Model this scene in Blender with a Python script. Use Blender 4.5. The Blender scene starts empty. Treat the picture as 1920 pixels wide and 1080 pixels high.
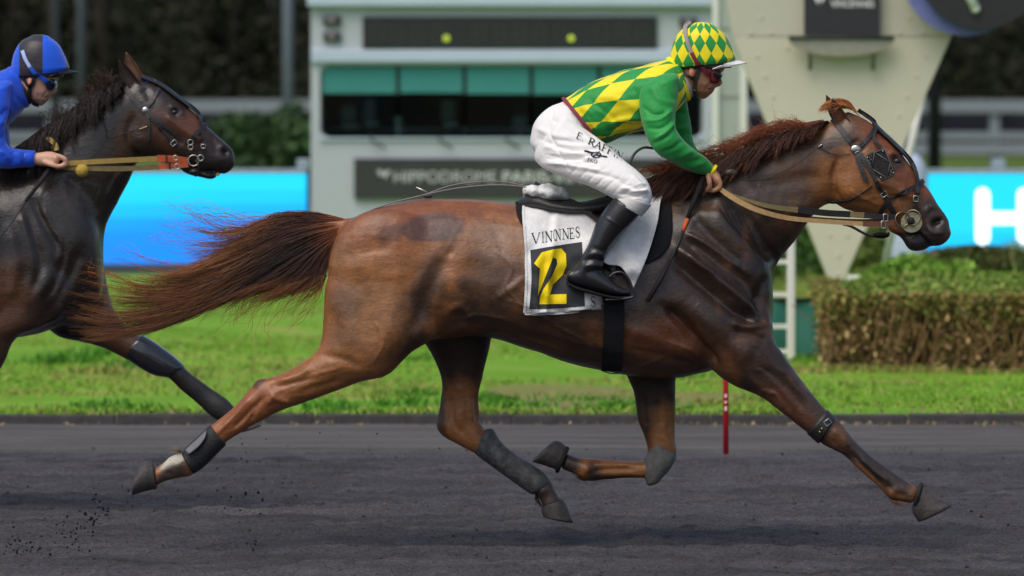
import bpy, bmesh, math, random
import numpy as np
from mathutils import Vector, Matrix
from mathutils.bvhtree import BVHTree

random.seed(7)
rng = np.random.default_rng(7)
C = bpy.context.scene.collection
scene = bpy.context.scene

# ------------------------------------------------------------------ camera, sky, sun, exposure
D, HC, HOR, S = 25.0, 1.6, 190.0, 512.0       # distance to the near horse, eye height, horizon row, pixels per metre there
cam_d = bpy.data.cameras.new('camera'); cam = bpy.data.objects.new('camera', cam_d); C.objects.link(cam)
cam.location = (0, -D, HC); cam.rotation_euler = (math.pi/2, 0, 0)
cam_d.sensor_width = 36; cam_d.lens = 36*D/(1920/S); cam_d.shift_y = -(540-HOR)/1920
cam_d.clip_start = 1; cam_d.clip_end = 3000
cam_d.dof.use_dof = True; cam_d.dof.focus_distance = D-0.15; cam_d.dof.aperture_fstop = 5.0
scene.camera = cam
SUN_EL, SUN_AZ = 58.0, 216.0                  # degrees; azimuth measured from +Y clockwise seen from above
world = bpy.data.worlds.new('World'); scene.world = world; world.use_nodes = True
wn = world.node_tree; wn.nodes.clear()
sky = wn.nodes.new('ShaderNodeTexSky'); sky.sky_type = 'NISHITA'; sky.sun_disc = False
sky.sun_elevation = math.radians(SUN_EL); sky.sun_rotation = math.radians(SUN_AZ)
sky.air_density = 1.0; sky.dust_density = 3.2; sky.ozone_density = 0.6
bg = wn.nodes.new('ShaderNodeBackground'); bg.inputs['Strength'].default_value = 0.115
wo = wn.nodes.new('ShaderNodeOutputWorld')
wn.links.new(sky.outputs[0], bg.inputs[0]); wn.links.new(bg.outputs[0], wo.inputs[0])
sun_d = bpy.data.lights.new('sun', 'SUN'); sun_d.energy = 1.35; sun_d.angle = math.radians(52); sun_d.color = (1, .95, .87)
sun = bpy.data.objects.new('sun', sun_d); C.objects.link(sun)
_a, _e = math.radians(SUN_AZ), math.radians(SUN_EL)
_sd = Vector((math.sin(_a)*math.cos(_e), math.cos(_a)*math.cos(_e), math.sin(_e)))
sun.rotation_euler = _sd.to_track_quat('Z', 'Y').to_euler(); sun.location = _sd*40
scene.view_settings.view_transform = 'Standard'; scene.view_settings.look = 'None'
scene.view_settings.exposure = 0.28; scene.view_settings.gamma = 1.0
scene.render.film_transparent = False

# ------------------------------------------------------------------ helpers
def P(px, py, y=0.0):
    k = (D+y)/D
    return Vector(((px-960)/S*k, y, HC-(py-HOR)/S*k))
def topx(V):
    V = np.asarray(V, float); k = (D+V[:, 1])/D
    return np.stack([960+V[:, 0]*S/k, HOR+(HC-V[:, 2])*S/k], 1)
def srgb(r, g, b):
    f = lambda c: ((c/255+.055)/1.055)**2.4 if c > 10.3 else c/255/12.92
    return (f(r), f(g), f(b), 1.0)

def tag(o, label=None, cat=None, group=None, kind=None):
    if label: o['label'] = label
    if cat: o['category'] = cat
    if group: o['group'] = group
    if kind: o['kind'] = kind
    return o
def empty(name, loc, label=None, cat=None, group=None):
    o = bpy.data.objects.new(name, None); C.objects.link(o); o.location = loc; o.empty_display_size = .1
    return tag(o, label, cat, group)
def mk(name, V, F, mat=None, parent=None, smooth=True, col=None, vec=None):
    me = bpy.data.meshes.new(name)
    V = np.asarray(V, float).reshape(-1, 3)
    q = parent
    while q is not None: V = V-np.array(q.location); q = q.parent
    if isinstance(F, np.ndarray):
        n, m = F.shape
        me.vertices.add(len(V)); me.vertices.foreach_set('co', V.astype(np.float32).ravel())
        me.loops.add(n*m); me.loops.foreach_set('vertex_index', F.astype(np.int32).ravel())
        me.polygons.add(n); me.polygons.foreach_set('loop_start', np.arange(0, n*m, m, dtype=np.int32))
        me.update(calc_edges=True)
    else:
        me.from_pydata([tuple(v) for v in V], [], F); me.update()
    if smooth: me.polygons.foreach_set('use_smooth', np.ones(len(me.polygons), dtype=bool))
    if col is not None:
        a = me.attributes.new('col', 'FLOAT_COLOR', 'POINT')
        c = np.ones((len(V), 4), np.float32); c[:, :col.shape[1]] = col; a.data.foreach_set('color', c.ravel())
    if vec is not None:
        a = me.attributes.new('pat', 'FLOAT_VECTOR', 'POINT'); a.data.foreach_set('vector', np.asarray(vec, np.float32).ravel())
    if mat: me.materials.append(mat)
    o = bpy.data.objects.new(name, me); C.objects.link(o)
    if parent is not None: o.parent = parent
    return o

class MB:
    """collects boxes, tubes, sheets for one mesh"""
    def __init__(s): s.V = []; s.F = []
    def add(s, V, F):
        o = len(s.V); s.V += [tuple(v) for v in V]; s.F += [tuple(int(i)+o for i in f) for f in F]; return s
    def box(s, a, b, bev=0):
        x0, y0, z0 = a; x1, y1, z1 = b
        if bev <= 0:
            return s.add([(x0,y0,z0),(x1,y0,z0),(x1,y1,z0),(x0,y1,z0),(x0,y0,z1),(x1,y0,z1),(x1,y1,z1),(x0,y1,z1)],
                         [(0,3,2,1),(4,5,6,7),(0,1,5,4),(1,2,6,5),(2,3,7,6),(3,0,4,7)])
        bm = bmesh.new(); bmesh.ops.create_cube(bm, size=1)
        for v in bm.verts: v.co = ((x0+x1)/2+v.co.x*(x1-x0), (y0+y1)/2+v.co.y*(y1-y0), (z0+z1)/2+v.co.z*(z1-z0))
        bmesh.ops.bevel(bm, geom=bm.edges[:], offset=bev, segments=2, affect='EDGES', profile=.6)
        bm.verts.index_update()
        s.add([v.co for v in bm.verts], [[v.index for v in f.verts] for f in bm.faces]); bm.free(); return s
    def tube(s, pts, r, n=8, closed=False):
        pts = [Vector(p) for p in pts]; m = len(pts); rs = r if hasattr(r, '__len__') else [r]*m
        V = []; up = None
        for i, p in enumerate(pts):
            if closed: t = pts[(i+1) % m]-pts[i-1]
            else: t = pts[min(i+1, m-1)]-pts[max(i-1, 0)]
            t.normalize()
            if up is None: up = Vector((0, 1, 0)) if abs(t.y) < .9 else Vector((1, 0, 0))
            a = t.cross(up).normalized(); up = a.cross(t).normalized()
            for j in range(n):
                th = 2*math.pi*j/n; V.append(p+(a*math.cos(th)+up*math.sin(th))*rs[i])
        F = []
        for i in range(m if closed else m-1):
            for j in range(n):
                F.append((i*n+j, i*n+(j+1) % n, ((i+1) % m)*n+(j+1) % n, ((i+1) % m)*n+j))
        if not closed: F += [tuple(range(n))[::-1], tuple((m-1)*n+j for j in range(n))]
        return s.add(V, F)
    def prism(s, poly, y0, y1):
        """poly: list of (x,z); extruded between y0 (front) and y1"""
        n = len(poly)
        return s.add([(x, y0, z) for x, z in poly]+[(x, y1, z) for x, z in poly],
                     [tuple(range(n)), tuple(range(2*n-1, n-1, -1))]+[(i, i+n, (i+1) % n+n, (i+1) % n) for i in range(n)])
    def sphere(s, c, r, nu=12, nv=8):
        r = r if hasattr(r, '__len__') else (r, r, r); V = []; F = []
        for i in range(1, nv):
            for j in range(nu):
                a = math.pi*i/nv; b = 2*math.pi*j/nu
                V.append((c[0]+r[0]*math.sin(a)*math.cos(b), c[1]+r[1]*math.sin(a)*math.sin(b), c[2]+r[2]*math.cos(a)))
        for i in range(nv-2):
            for j in range(nu): F.append((i*nu+j, (i+1)*nu+j, (i+1)*nu+(j+1) % nu, i*nu+(j+1) % nu))
        n = len(V); V += [(c[0], c[1], c[2]+r[2]), (c[0], c[1], c[2]-r[2])]
        for j in range(nu): F += [(n, j, (j+1) % nu), (n+1, (nv-2)*nu+(j+1) % nu, (nv-2)*nu+j)]
        return s.add(V, F)
    def build(s, name, mat, parent=None, smooth=False): return mk(name, s.V, s.F, mat, parent, smooth)

def hash3(i, j, k, seed):
    n = (i*374761393+j*668265263+k*2147483647+seed*1274126177) & 0xFFFFFFFF
    n = ((n ^ (n >> 13))*1274126177) & 0xFFFFFFFF
    n = ((n ^ (n >> 16))*2246822519) & 0xFFFFFFFF
    return (n & 0xFFFF)/65535.0
def vn(Pt, sc, seed=0):
    """value noise in 0..1"""
    q = np.asarray(Pt, float)*np.asarray(sc, float); i = np.floor(q).astype(np.int64); f = q-i; f = f*f*(3-2*f)
    r = 0
    for a in (0, 1):
        for b in (0, 1):
            for c in (0, 1):
                w = (f[:, 0] if a else 1-f[:, 0])*(f[:, 1] if b else 1-f[:, 1])*(f[:, 2] if c else 1-f[:, 2])
                r = r+w*hash3(i[:, 0]+a, i[:, 1]+b, i[:, 2]+c, seed)
    return r
def fbm(Pt, sc, seed=0, o=3):
    r = 0; a = 1; t = 0
    for i in range(o): r = r+a*vn(Pt, np.asarray(sc)*2**i, seed+i); t += a; a *= .5
    return r/t

def cr(A, sub):
    """Catmull-Rom through rows of A"""
    A = np.asarray(A, float); n = len(A)
    if n < 3 or sub < 2:
        t = np.linspace(0, n-1, (n-1)*max(sub, 1)+1); i = np.minimum(t.astype(int), n-2); f = (t-i)[:, None]
        return A[i]*(1-f)+A[i+1]*f
    E = np.vstack([2*A[0]-A[1], A, 2*A[-1]-A[-2]]); out = []
    for i in range(n-1):
        p0, p1, p2, p3 = E[i], E[i+1], E[i+2], E[i+3]
        for s_ in range(sub):
            t = s_/sub
            out.append(.5*((2*p1)+(-p0+p2)*t+(2*p0-5*p1+4*p2-p3)*t*t+(-p0+3*p1-3*p2+p3)*t**3))
    out.append(A[-1]); return np.array(out)

def loft(st, yp=0.0, n=22, sub=4, cap=(.6, .6), e=2.15):
    """st rows: ax ay bx by w y0 [g]; all in picture pixels at the plane yp. Closed tube with elliptical rings."""
    rows = [list(r)+[0]*(7-len(r)) for r in st]
    A = cr(rows, sub); sc = (D+yp)/D/S
    m = len(A); cen = np.array([P((r[0]+r[2])/2, (r[1]+r[3])/2, yp+r[5]*sc) for r in A])
    H = np.stack([(A[:, 0]-A[:, 2])/2*sc, np.zeros(m), -(A[:, 1]-A[:, 3])/2*sc], 1)
    w = A[:, 4]*sc; g = A[:, 6]
    th = 2*np.pi*np.arange(n)/n
    ct, s_ = np.cos(th), np.sin(th)
    ct2 = np.sign(ct)*np.abs(ct)**(2/e); st2 = np.sign(s_)*np.abs(s_)**(2/e)
    def ring(c, h, ww, gg):
        R = c[None]+h[None]*ct2[:, None]
        R[:, 1] += ww*st2*(1-gg*ct2); return R
    rings = []
    def dome(i, sign, amt):
        if amt <= 0: return []
        j = min(max(i-sign, 0), m-1); t = cen[i]-cen[j]; t = t/(np.linalg.norm(t)+1e-9)
        r = min(np.linalg.norm(H[i]), w[i])*amt; out = []
        for a in (30, 55, 75, 86):
            a = math.radians(a); out.append(ring(cen[i]+t*r*math.sin(a), H[i]*math.cos(a), w[i]*math.cos(a), g[i]))
        return out
    rings = dome(0, -1, cap[0])[::-1]+[ring(cen[i], H[i], w[i], g[i]) for i in range(m)]+dome(m-1, 1, cap[1])
    V = np.concatenate(rings); k = len(rings)
    V = np.vstack([V, rings[0].mean(0), rings[-1].mean(0)])
    F = []
    for i in range(k-1):
        for j in range(n): F.append((i*n+j, i*n+(j+1) % n, (i+1)*n+(j+1) % n, (i+1)*n+j))
    for j in range(n):
        F.append((k*n, (j+1) % n, j)); F.append((k*n+1, (k-1)*n+j, (k-1)*n+(j+1) % n))
    return V, F
def ball(px, py, rx, ry, w, y0=0, yp=0.0):
    sc = (D+yp)/D/S; m = MB().sphere(P(px, py, yp+y0*sc), (rx*sc, w*sc, ry*sc), 18, 12); return np.array(m.V), m.F

def remesh(parts, vox, it=4, lam=.5):
    m = MB()
    for V, F in parts: m.add(V, F)
    me = bpy.data.meshes.new('tmp'); me.from_pydata(m.V, [], m.F); me.update()
    bm = bmesh.new(); bm.from_mesh(me); 
    bmesh.ops.recalc_face_normals(bm, faces=bm.faces[:]); bm.to_mesh(me); bm.free()
    o = bpy.data.objects.new('tmp', me); C.objects.link(o)
    md = o.modifiers.new('r', 'REMESH'); md.mode = 'VOXEL'; md.voxel_size = vox; md.adaptivity = 0
    dg = bpy.context.evaluated_depsgraph_get(); ev = o.evaluated_get(dg); em = ev.to_mesh()
    V = np.empty(len(em.vertices)*3, np.float32); em.vertices.foreach_get('co', V); V = V.reshape(-1, 3).astype(float)
    L = np.empty(len(em.loops), np.int32); em.loops.foreach_get('vertex_index', L); F = L.reshape(-1, 4).copy()
    ev.to_mesh_clear(); bpy.data.objects.remove(o); bpy.data.meshes.remove(me)
    V = relax(V, F, it, lam)
    return V, F
def edges_of(F):
    e = np.concatenate([F[:, [0, 1]], F[:, [1, 2]], F[:, [2, 3]], F[:, [3, 0]]]); return e
def relax(V, F, it, lam=.5, mask=None, taubin=True):
    e = edges_of(F); n = len(V); i, j = e[:, 0], e[:, 1]
    deg = np.bincount(i, minlength=n)+np.bincount(j, minlength=n)
    for s in range(it):
        A = np.stack([np.bincount(i, V[j, c], n)+np.bincount(j, V[i, c], n) for c in range(3)], 1)/np.maximum(deg, 1)[:, None]
        d = (A-V)*lam
        if mask is not None: d = d*mask[:, None]
        V = V+d
        if taubin and mask is None and s % 2: V = V-0*d
    return V
def normals(V, F):
    a = V[F[:, 2]]-V[F[:, 0]]; b = V[F[:, 3]]-V[F[:, 1]]; fn = np.cross(a, b)
    N = np.zeros_like(V)
    for c in range(4):
        for k in range(3): N[:, k] += np.bincount(F[:, c], fn[:, k], len(V))
    N /= np.linalg.norm(N, axis=1)[:, None]+1e-12
    return N
def segdist(Q, pl, closed=False):
    pl = cr(np.asarray(pl, float), 4) if len(pl) > 2 else np.asarray(pl, float); d = np.full(len(Q), 1e9); tt = np.zeros(len(Q)); sd = np.zeros(len(Q))
    for k in range(len(pl)-1):
        a, b = pl[k], pl[k+1]; ab = b-a; t = np.clip(((Q-a)@ab)/(ab@ab+1e-9), 0, 1)
        v = Q-(a+t[:, None]*ab); x = np.hypot(v[:, 0], v[:, 1]); s = np.sign(ab[0]*v[:, 1]-ab[1]*v[:, 0])
        u = x < d; d[u] = x[u]; tt[u] = (k+t[u])/(len(pl)-1); sd[u] = s[u]
    return d, tt, sd
def sculpt(V, F, marks, yc=0.0, side='both', gain=1.0):
    """marks: (polyline px, amplitude mm, width px[, side]) ridges (+) and grooves (-) drawn in side view"""
    N = normals(V, F); Q = topx(V); disp = np.zeros(len(V))
    for mk_ in marks:
        pl, amp, wd = mk_[:3]; sdn = mk_[3] if len(mk_) > 3 else 'both'
        if len(pl) == 1: d = np.hypot(Q[:, 0]-pl[0][0], Q[:, 1]-pl[0][1]); tt = np.full(len(Q), .5)
        else: d, tt, _ = segdist(Q, pl)
        fade = np.clip(np.minimum(tt, 1-tt)*6+.25, 0, 1) if len(pl) > 1 else 1
        wv = np.exp(-(d/wd)**2)*fade*np.clip(np.abs(N[:, 1])*1.6-.15, 0, 1)
        if sdn == 'near': wv = wv*(N[:, 1] < 0)*(V[:, 1] < yc)
        if sdn == 'nearleg': wv = wv*(V[:, 1] < yc)
        if sdn == 'farleg': wv = wv*(V[:, 1] > yc)
        disp += wv*amp*.001*gain
    return V+N*disp[:, None]
def mixc(col, c, w): 
    return col*(1-w[:, None])+np.asarray(c[:3])[None]*w[:, None]
def blob(Q, cx, cy, rx, ry, ang=0, soft=.5, warp=None):
    a = math.radians(ang); dx, dy = Q[:, 0]-cx, Q[:, 1]-cy
    u = (dx*math.cos(a)+dy*math.sin(a))/rx; v = (-dx*math.sin(a)+dy*math.cos(a))/ry
    d = np.hypot(u, v)
    if warp is not None: d = d+warp
    return np.clip((1+soft*.5-d)/soft, 0, 1)
def bvh(V, F): return BVHTree.FromPolygons([Vector(v) for v in V], [tuple(int(i) for i in f) for f in F])
def cast(bv, p, side=-1, off=0.0, ymax=3.0, yc=0.0):
    """y of the surface at x,z seen from the camera side (-1) or the far side (+1)"""
    h = bv.ray_cast(Vector((p[0], yc+side*ymax, p[2])), Vector((0, -side, 0)))
    if h[0] is None:
        q = bv.find_nearest(Vector(p)); return Vector((p[0], q[0].y+side*off, p[2])), q[1]
    return Vector((p[0], h[0].y+side*off, p[2])), h[1]

# ------------------------------------------------------------------ materials
def nt(m): m.use_nodes = True; return m.node_tree
def mat(name, c, rough=.6, spec=.4, var=.12, vscale=14, bump=.0, bscale=60, metal=0, emis=None, estr=1, coat=0, c2=None, sheen=0, stretch=None):
    m = bpy.data.materials.new(name); t = nt(m); b = t.nodes['Principled BSDF']
    c = tuple(c[:3])+(1,)
    b.inputs['Roughness'].default_value = rough; b.inputs['Specular IOR Level'].default_value = spec
    b.inputs['Metallic'].default_value = metal; b.inputs['Coat Weight'].default_value = coat; b.inputs['Sheen Weight'].default_value = sheen
    tc = t.nodes.new('ShaderNodeTexCoord'); src = tc.outputs['Object']
    if stretch:
        mp = t.nodes.new('ShaderNodeMapping'); mp.inputs['Scale'].default_value = stretch; t.links.new(src, mp.inputs[0]); src = mp.outputs[0]
    no = t.nodes.new('ShaderNodeTexNoise'); no.inputs['Scale'].default_value = vscale; no.inputs['Detail'].default_value = 5; no.inputs['Roughness'].default_value = .65
    t.links.new(src, no.inputs['Vector'])
    mr = t.nodes.new('ShaderNodeMapRange'); mr.inputs[1].default_value = .3; mr.inputs[2].default_value = .7
    t.links.new(no.outputs['Fac'], mr.inputs[0])
    mx = t.nodes.new('ShaderNodeMix'); mx.data_type = 'RGBA'
    lo = c2 or tuple(v*(1-var) for v in c[:3]); hi = c if c2 else tuple(min(1, v*(1+var)) for v in c[:3])
    mx.inputs[6].default_value = tuple(lo[:3])+(1,); mx.inputs[7].default_value = tuple(hi[:3])+(1,)
    t.links.new(mr.outputs[0], mx.inputs[0]); t.links.new(mx.outputs[2], b.inputs['Base Color'])
    if bump:
        n2 = t.nodes.new('ShaderNodeTexNoise'); n2.inputs['Scale'].default_value = bscale; n2.inputs['Detail'].default_value = 4
        t.links.new(src, n2.inputs['Vector'])
        bp = t.nodes.new('ShaderNodeBump'); bp.inputs['Strength'].default_value = bump; bp.inputs['Distance'].default_value = .01
        t.links.new(n2.outputs['Fac'], bp.inputs['Height']); t.links.new(bp.outputs[0], b.inputs['Normal'])
    if emis:
        b.inputs['Emission Color'].default_value = tuple(emis[:3])+(1,); b.inputs['Emission Strength'].default_value = estr
    return m
def colmat(name, rough=.45, spec=.5, nscale=90, namt=.25, bump=.15, bscale=180, stretch=(1, 1, 1), coat=0, coatr=.3, sheen=0, rvar=.12, clumps=0):
    """colour from the mesh's own 'col' attribute with fine grain; alpha of col shifts the gloss (wet hair)"""
    m = bpy.data.materials.new(name); t = nt(m); b = t.nodes['Principled BSDF']; N = t.nodes.new; L = t.links.new
    at = N('ShaderNodeAttribute'); at.attribute_name = 'col'
    tc = N('ShaderNodeTexCoord'); mp = N('ShaderNodeMapping'); mp.inputs['Scale'].default_value = stretch; L(tc.outputs['Object'], mp.inputs[0])
    no = N('ShaderNodeTexNoise'); no.inputs['Scale'].default_value = nscale; no.inputs['Detail'].default_value = 6; no.inputs['Roughness'].default_value = .7; L(mp.outputs[0], no.inputs['Vector'])
    mr = N('ShaderNodeMapRange'); mr.inputs[1].default_value = .25; mr.inputs[2].default_value = .75; mr.inputs[3].default_value = 1-namt; mr.inputs[4].default_value = 1+namt; L(no.outputs['Fac'], mr.inputs[0])
    mu = N('ShaderNodeVectorMath'); mu.operation = 'SCALE'; L(at.outputs['Color'], mu.inputs[0]); L(mr.outputs[0], mu.inputs['Scale'])
    if clumps:
        mp2 = N('ShaderNodeMapping'); mp2.inputs['Rotation'].default_value = (0, .5, 0); mp2.inputs['Scale'].default_value = (.22, .7, 1); L(tc.outputs['Object'], mp2.inputs[0])
        n5 = N('ShaderNodeTexNoise'); n5.inputs['Scale'].default_value = 38; n5.inputs['Detail'].default_value = 6; n5.inputs['Roughness'].default_value = .7; n5.inputs['Distortion'].default_value = .6; L(mp2.outputs[0], n5.inputs['Vector'])
        m5 = N('ShaderNodeMapRange'); m5.inputs[1].default_value = .3; m5.inputs[2].default_value = .7; m5.inputs[3].default_value = 1-clumps; m5.inputs[4].default_value = 1+clumps; L(n5.outputs['Fac'], m5.inputs[0])
        mu2 = N('ShaderNodeVectorMath'); mu2.operation = 'SCALE'; L(mu.outputs[0], mu2.inputs[0]); L(m5.outputs[0], mu2.inputs['Scale']); mu = mu2
    L(mu.outputs[0], b.inputs['Base Color'])
    n3 = N('ShaderNodeTexNoise'); n3.inputs['Scale'].default_value = 9; n3.inputs['Detail'].default_value = 5; L(tc.outputs['Object'], n3.inputs['Vector'])
    r1 = N('ShaderNodeMath'); r1.operation = 'MULTIPLY_ADD'; L(n3.outputs['Fac'], r1.inputs[0]); r1.inputs[1].default_value = rvar*2; r1.inputs[2].default_value = rough-rvar
    r2 = N('ShaderNodeMath'); r2.operation = 'MULTIPLY'; L(r1.outputs[0], r2.inputs[0]); L(at.outputs['Alpha'], r2.inputs[1])
    L(r2.outputs[0], b.inputs['Roughness'])
    b.inputs['Specular IOR Level'].default_value = spec; b.inputs['Coat Weight'].default_value = coat; b.inputs['Coat Roughness'].default_value = coatr
    b.inputs['Sheen Weight'].default_value = sheen
    if bump:
        n2 = N('ShaderNodeTexNoise'); n2.inputs['Scale'].default_value = bscale; n2.inputs['Detail'].default_value = 5; L(mp.outputs[0], n2.inputs['Vector'])
        bp = N('ShaderNodeBump'); bp.inputs['Strength'].default_value = bump; bp.inputs['Distance'].default_value = .004
        L(n2.outputs['Fac'], bp.inputs['Height']); L(bp.outputs[0], b.inputs['Normal'])
    return m
def strand_obj(name, Pts, rad, cols, mat_, parent, taper=.25):
    """Pts (N,M,3) strand paths -> three-sided tapering tubes in one mesh; cols (N,M,3)"""
    N_, M, _ = Pts.shape
    T = np.gradient(Pts, axis=1); T /= np.linalg.norm(T, axis=2, keepdims=True)+1e-9
    A = np.cross(T, np.array([0, 1., .15])); A /= np.linalg.norm(A, axis=2, keepdims=True)+1e-9
    B = np.cross(T, A)
    tt = np.linspace(0, 1, M); r = (np.asarray(rad).reshape(-1, 1)*(1-(1-taper)*tt**2)[None])[..., None]
    V = np.stack([Pts+r*(A*math.cos(a)+B*math.sin(a)) for a in (0.3, 2.4, 4.5)], 2)   # N,M,3,3
    idx = np.arange(N_*M*3).reshape(N_, M, 3); F = []
    for j in range(3):
        j2 = (j+1) % 3
        F.append(np.stack([idx[:, :-1, j], idx[:, :-1, j2], idx[:, 1:, j2], idx[:, 1:, j]], -1).reshape(-1, 4))
    return mk(name, V.reshape(-1, 3), np.concatenate(F), mat_, parent, True, np.repeat(cols[:, :, None, :], 3, 2).reshape(-1, cols.shape[-1]))
def sample_guides(guides, n, m, ysp, wob, seed, lens=(.7, 1.0), yp=0.0, dens=None, clump=0, cw=.7):
    """guides: list of px polylines [(px,py,ylat px)], strands blend between neighbours"""
    r = np.random.default_rng(seed)
    G = np.array([cr(np.array([list(q)+[0]*(3-len(q)) for q in g], float), 6)[np.linspace(0, (len(g)-1)*6, 24).round().astype(int)] for g in guides])
    gi = r.uniform(0, len(G)-1, n) if dens is None else np.interp(r.uniform(0, 1, n), np.concatenate([[0], np.cumsum(dens)/np.sum(dens)]), np.linspace(0, len(G)-1, len(dens)+1))
    i0 = np.minimum(gi.astype(int), len(G)-2); f = (gi-i0)[:, None, None]
    X = G[i0]*(1-f)+G[i0+1]*f                                       # n,24,3
    L = r.uniform(lens[0], lens[1], n); t = np.linspace(0, 1, m)[None]*L[:, None]*23
    a = np.minimum(t.astype(int), 22); ff = (t-a)[..., None]; ii = np.arange(n)[:, None]
    X = X[ii, a]*(1-ff)+X[ii, a+1]*ff
    tt = np.linspace(0, 1, m)[None]
    X[..., 2] += r.normal(0, 1, n)[:, None]*ysp*(.35+tt)
    ph = r.uniform(0, 6.28, (n, 3)); fr = r.uniform(1.5, 4.5, (n, 3))
    for c in range(3): X[..., c] += wob*tt*np.sin(ph[:, c:c+1]+fr[:, c:c+1]*tt*3)*r.uniform(.2, 1, n)[:, None]
    if clump:
        ci = np.argsort(gi)[np.linspace(0, n-1, clump).astype(int)]; own = ci[np.clip(np.searchsorted(gi[ci], gi+r.normal(0, .06*len(G)/12, n)), 0, clump-1)]
        wgt = (cw*tt**.8*r.uniform(.35, 1, n)[:, None])[..., None]; X = X*(1-wgt)+X[own]*wgt
    k0 = (D+yp)/D/S
    y = yp+X[..., 2]*k0; k = (D+y)/D
    return np.stack([(X[..., 0]-960)/S*k, y, HC-(X[..., 1]-HOR)/S*k], -1), gi
def strip(bv, pts, width, mat_, name, parent, off=.004, thick=.004, side=-1, sub=6, yp=0.0, yc=None, follow=True):
    """a leather strap: px polyline laid on the surface under it"""
    sc = (D+yp)/D/S; yc = yp if yc is None else yc
    pl = cr(np.array([p[:2] for p in pts], float), sub); t = np.gradient(pl, axis=0); t /= np.linalg.norm(t, axis=1)[:, None]+1e-9
    nn = np.stack([-t[:, 1], t[:, 0]], 1); ws = np.interp(np.linspace(0, 1, len(pl)), np.linspace(0, 1, len(width)), width) if hasattr(width, '__len__') else np.full(len(pl), width)
    if len(pts[0]) > 2: ys = cr(np.array([[p[2]] for p in pts], float), sub)[:, 0]
    V = []
    for i in range(len(pl)):
        if len(pts[0]) > 2: y = yp+ys[i]*sc; ee = [P(*(pl[i]+nn[i]*ws[i]/2*q), y) for q in (-1, 0, 1)]; d = [Vector((0, -1, 0))]*3
        else:
            ee = []; d = []
            for q in (-1, 0, 1):
                a, b = cast(bv, P(*(pl[i]+nn[i]*ws[i]/2*q), yp), side, 0, yc=yc); ee.append(a); d.append(b)
        for a, b in zip(ee, d):
            b = Vector(b).normalized() if b is not None else Vector((0, side, 0))
            V.append((a+b*off, a+b*(off+thick)))
    VV = [v[0] for v in V]+[v[1] for v in V]; n = len(pl); o = 3*n; F = []
    for i in range(n-1):
        for q in (0, 1):
            a, b, c, d_ = i*3+q, i*3+q+1, i*3+q+4, i*3+q+3
            F += [(o+a, o+b, o+c, o+d_), (d_, c, b, a)]
        F += [(i*3, o+i*3, o+i*3+3, i*3+3), (i*3+2, i*3+5, o+i*3+5, o+i*3+2)]
    F += [(0, 1, o+1, o), (1, 2, o+2, o+1), (o+3*n-3, o+3*n-2, 3*n-2, 3*n-3), (o+3*n-2, o+3*n-1, 3*n-1, 3*n-2)]
    return mk(name, [tuple(v) for v in VV], F, mat_, parent, False)
def coons(top, bot, left, right, nu, nv):
    f = lambda pl, n: (lambda c: np.stack([np.interp(np.linspace(0, 1, n), np.linspace(0, 1, len(c)), c[:, i]) for i in (0, 1)], 1))(cr(np.array(pl, float), 8))
    T, B, L, R = f(top, nu), f(bot, nu), f(left, nv), f(right, nv)
    u = np.linspace(0, 1, nu)[None, :, None]; v = np.linspace(0, 1, nv)[:, None, None]
    return (1-v)*T[None]+v*B[None]+(1-u)*L[:, None]+u*R[:, None]-((1-u)*(1-v)*T[0]+u*(1-v)*T[-1]+(1-u)*v*B[0]+u*v*B[-1])
def sheet(grid, ycoords, thick, name, mat_, parent, smooth=True, col=None):
    """grid (nv,nu,2) px and world y (nv,nu) -> thick sheet"""
    nv, nu = grid.shape[:2]; V = np.array([[P(*grid[i, j], ycoords[i, j]) for j in range(nu)] for i in range(nv)]).reshape(-1, 3)
    idx = np.arange(nv*nu).reshape(nv, nu); F = np.stack([idx[:-1, :-1], idx[1:, :-1], idx[1:, 1:], idx[:-1, 1:]], -1).reshape(-1, 4)
    n = nv*nu; V2 = V.copy(); V2[:, 1] += thick
    per = np.concatenate([idx[0, :], idx[1:, -1], idx[-1, -2::-1], idx[-2:0:-1, 0]]); p2 = np.roll(per, -1)
    rim = np.stack([per, p2, p2+n, per+n], -1)
    return mk(name, np.vstack([V, V2]), np.concatenate([F, F[:, ::-1]+n, rim]), mat_, parent, smooth), (V, F)
# ------------------------------------------------------------------ horses
coat = colmat('horse_coat', rough=.43, spec=.45, nscale=150, namt=.3, bump=.38, bscale=130, stretch=(.5, 1, .8), coat=.1, coatr=.22, rvar=.2, clumps=.24)
hair_m = colmat('horse_hair', rough=.5, spec=.35, nscale=40, namt=.25, bump=0)
hoof_m = mat('hoof_horn', srgb(70, 66, 64), .6, .3, .35, 40, .3, 90)
eye_m = mat('eye_dark', (.008, .005, .004), .06, .6, .1)

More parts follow.
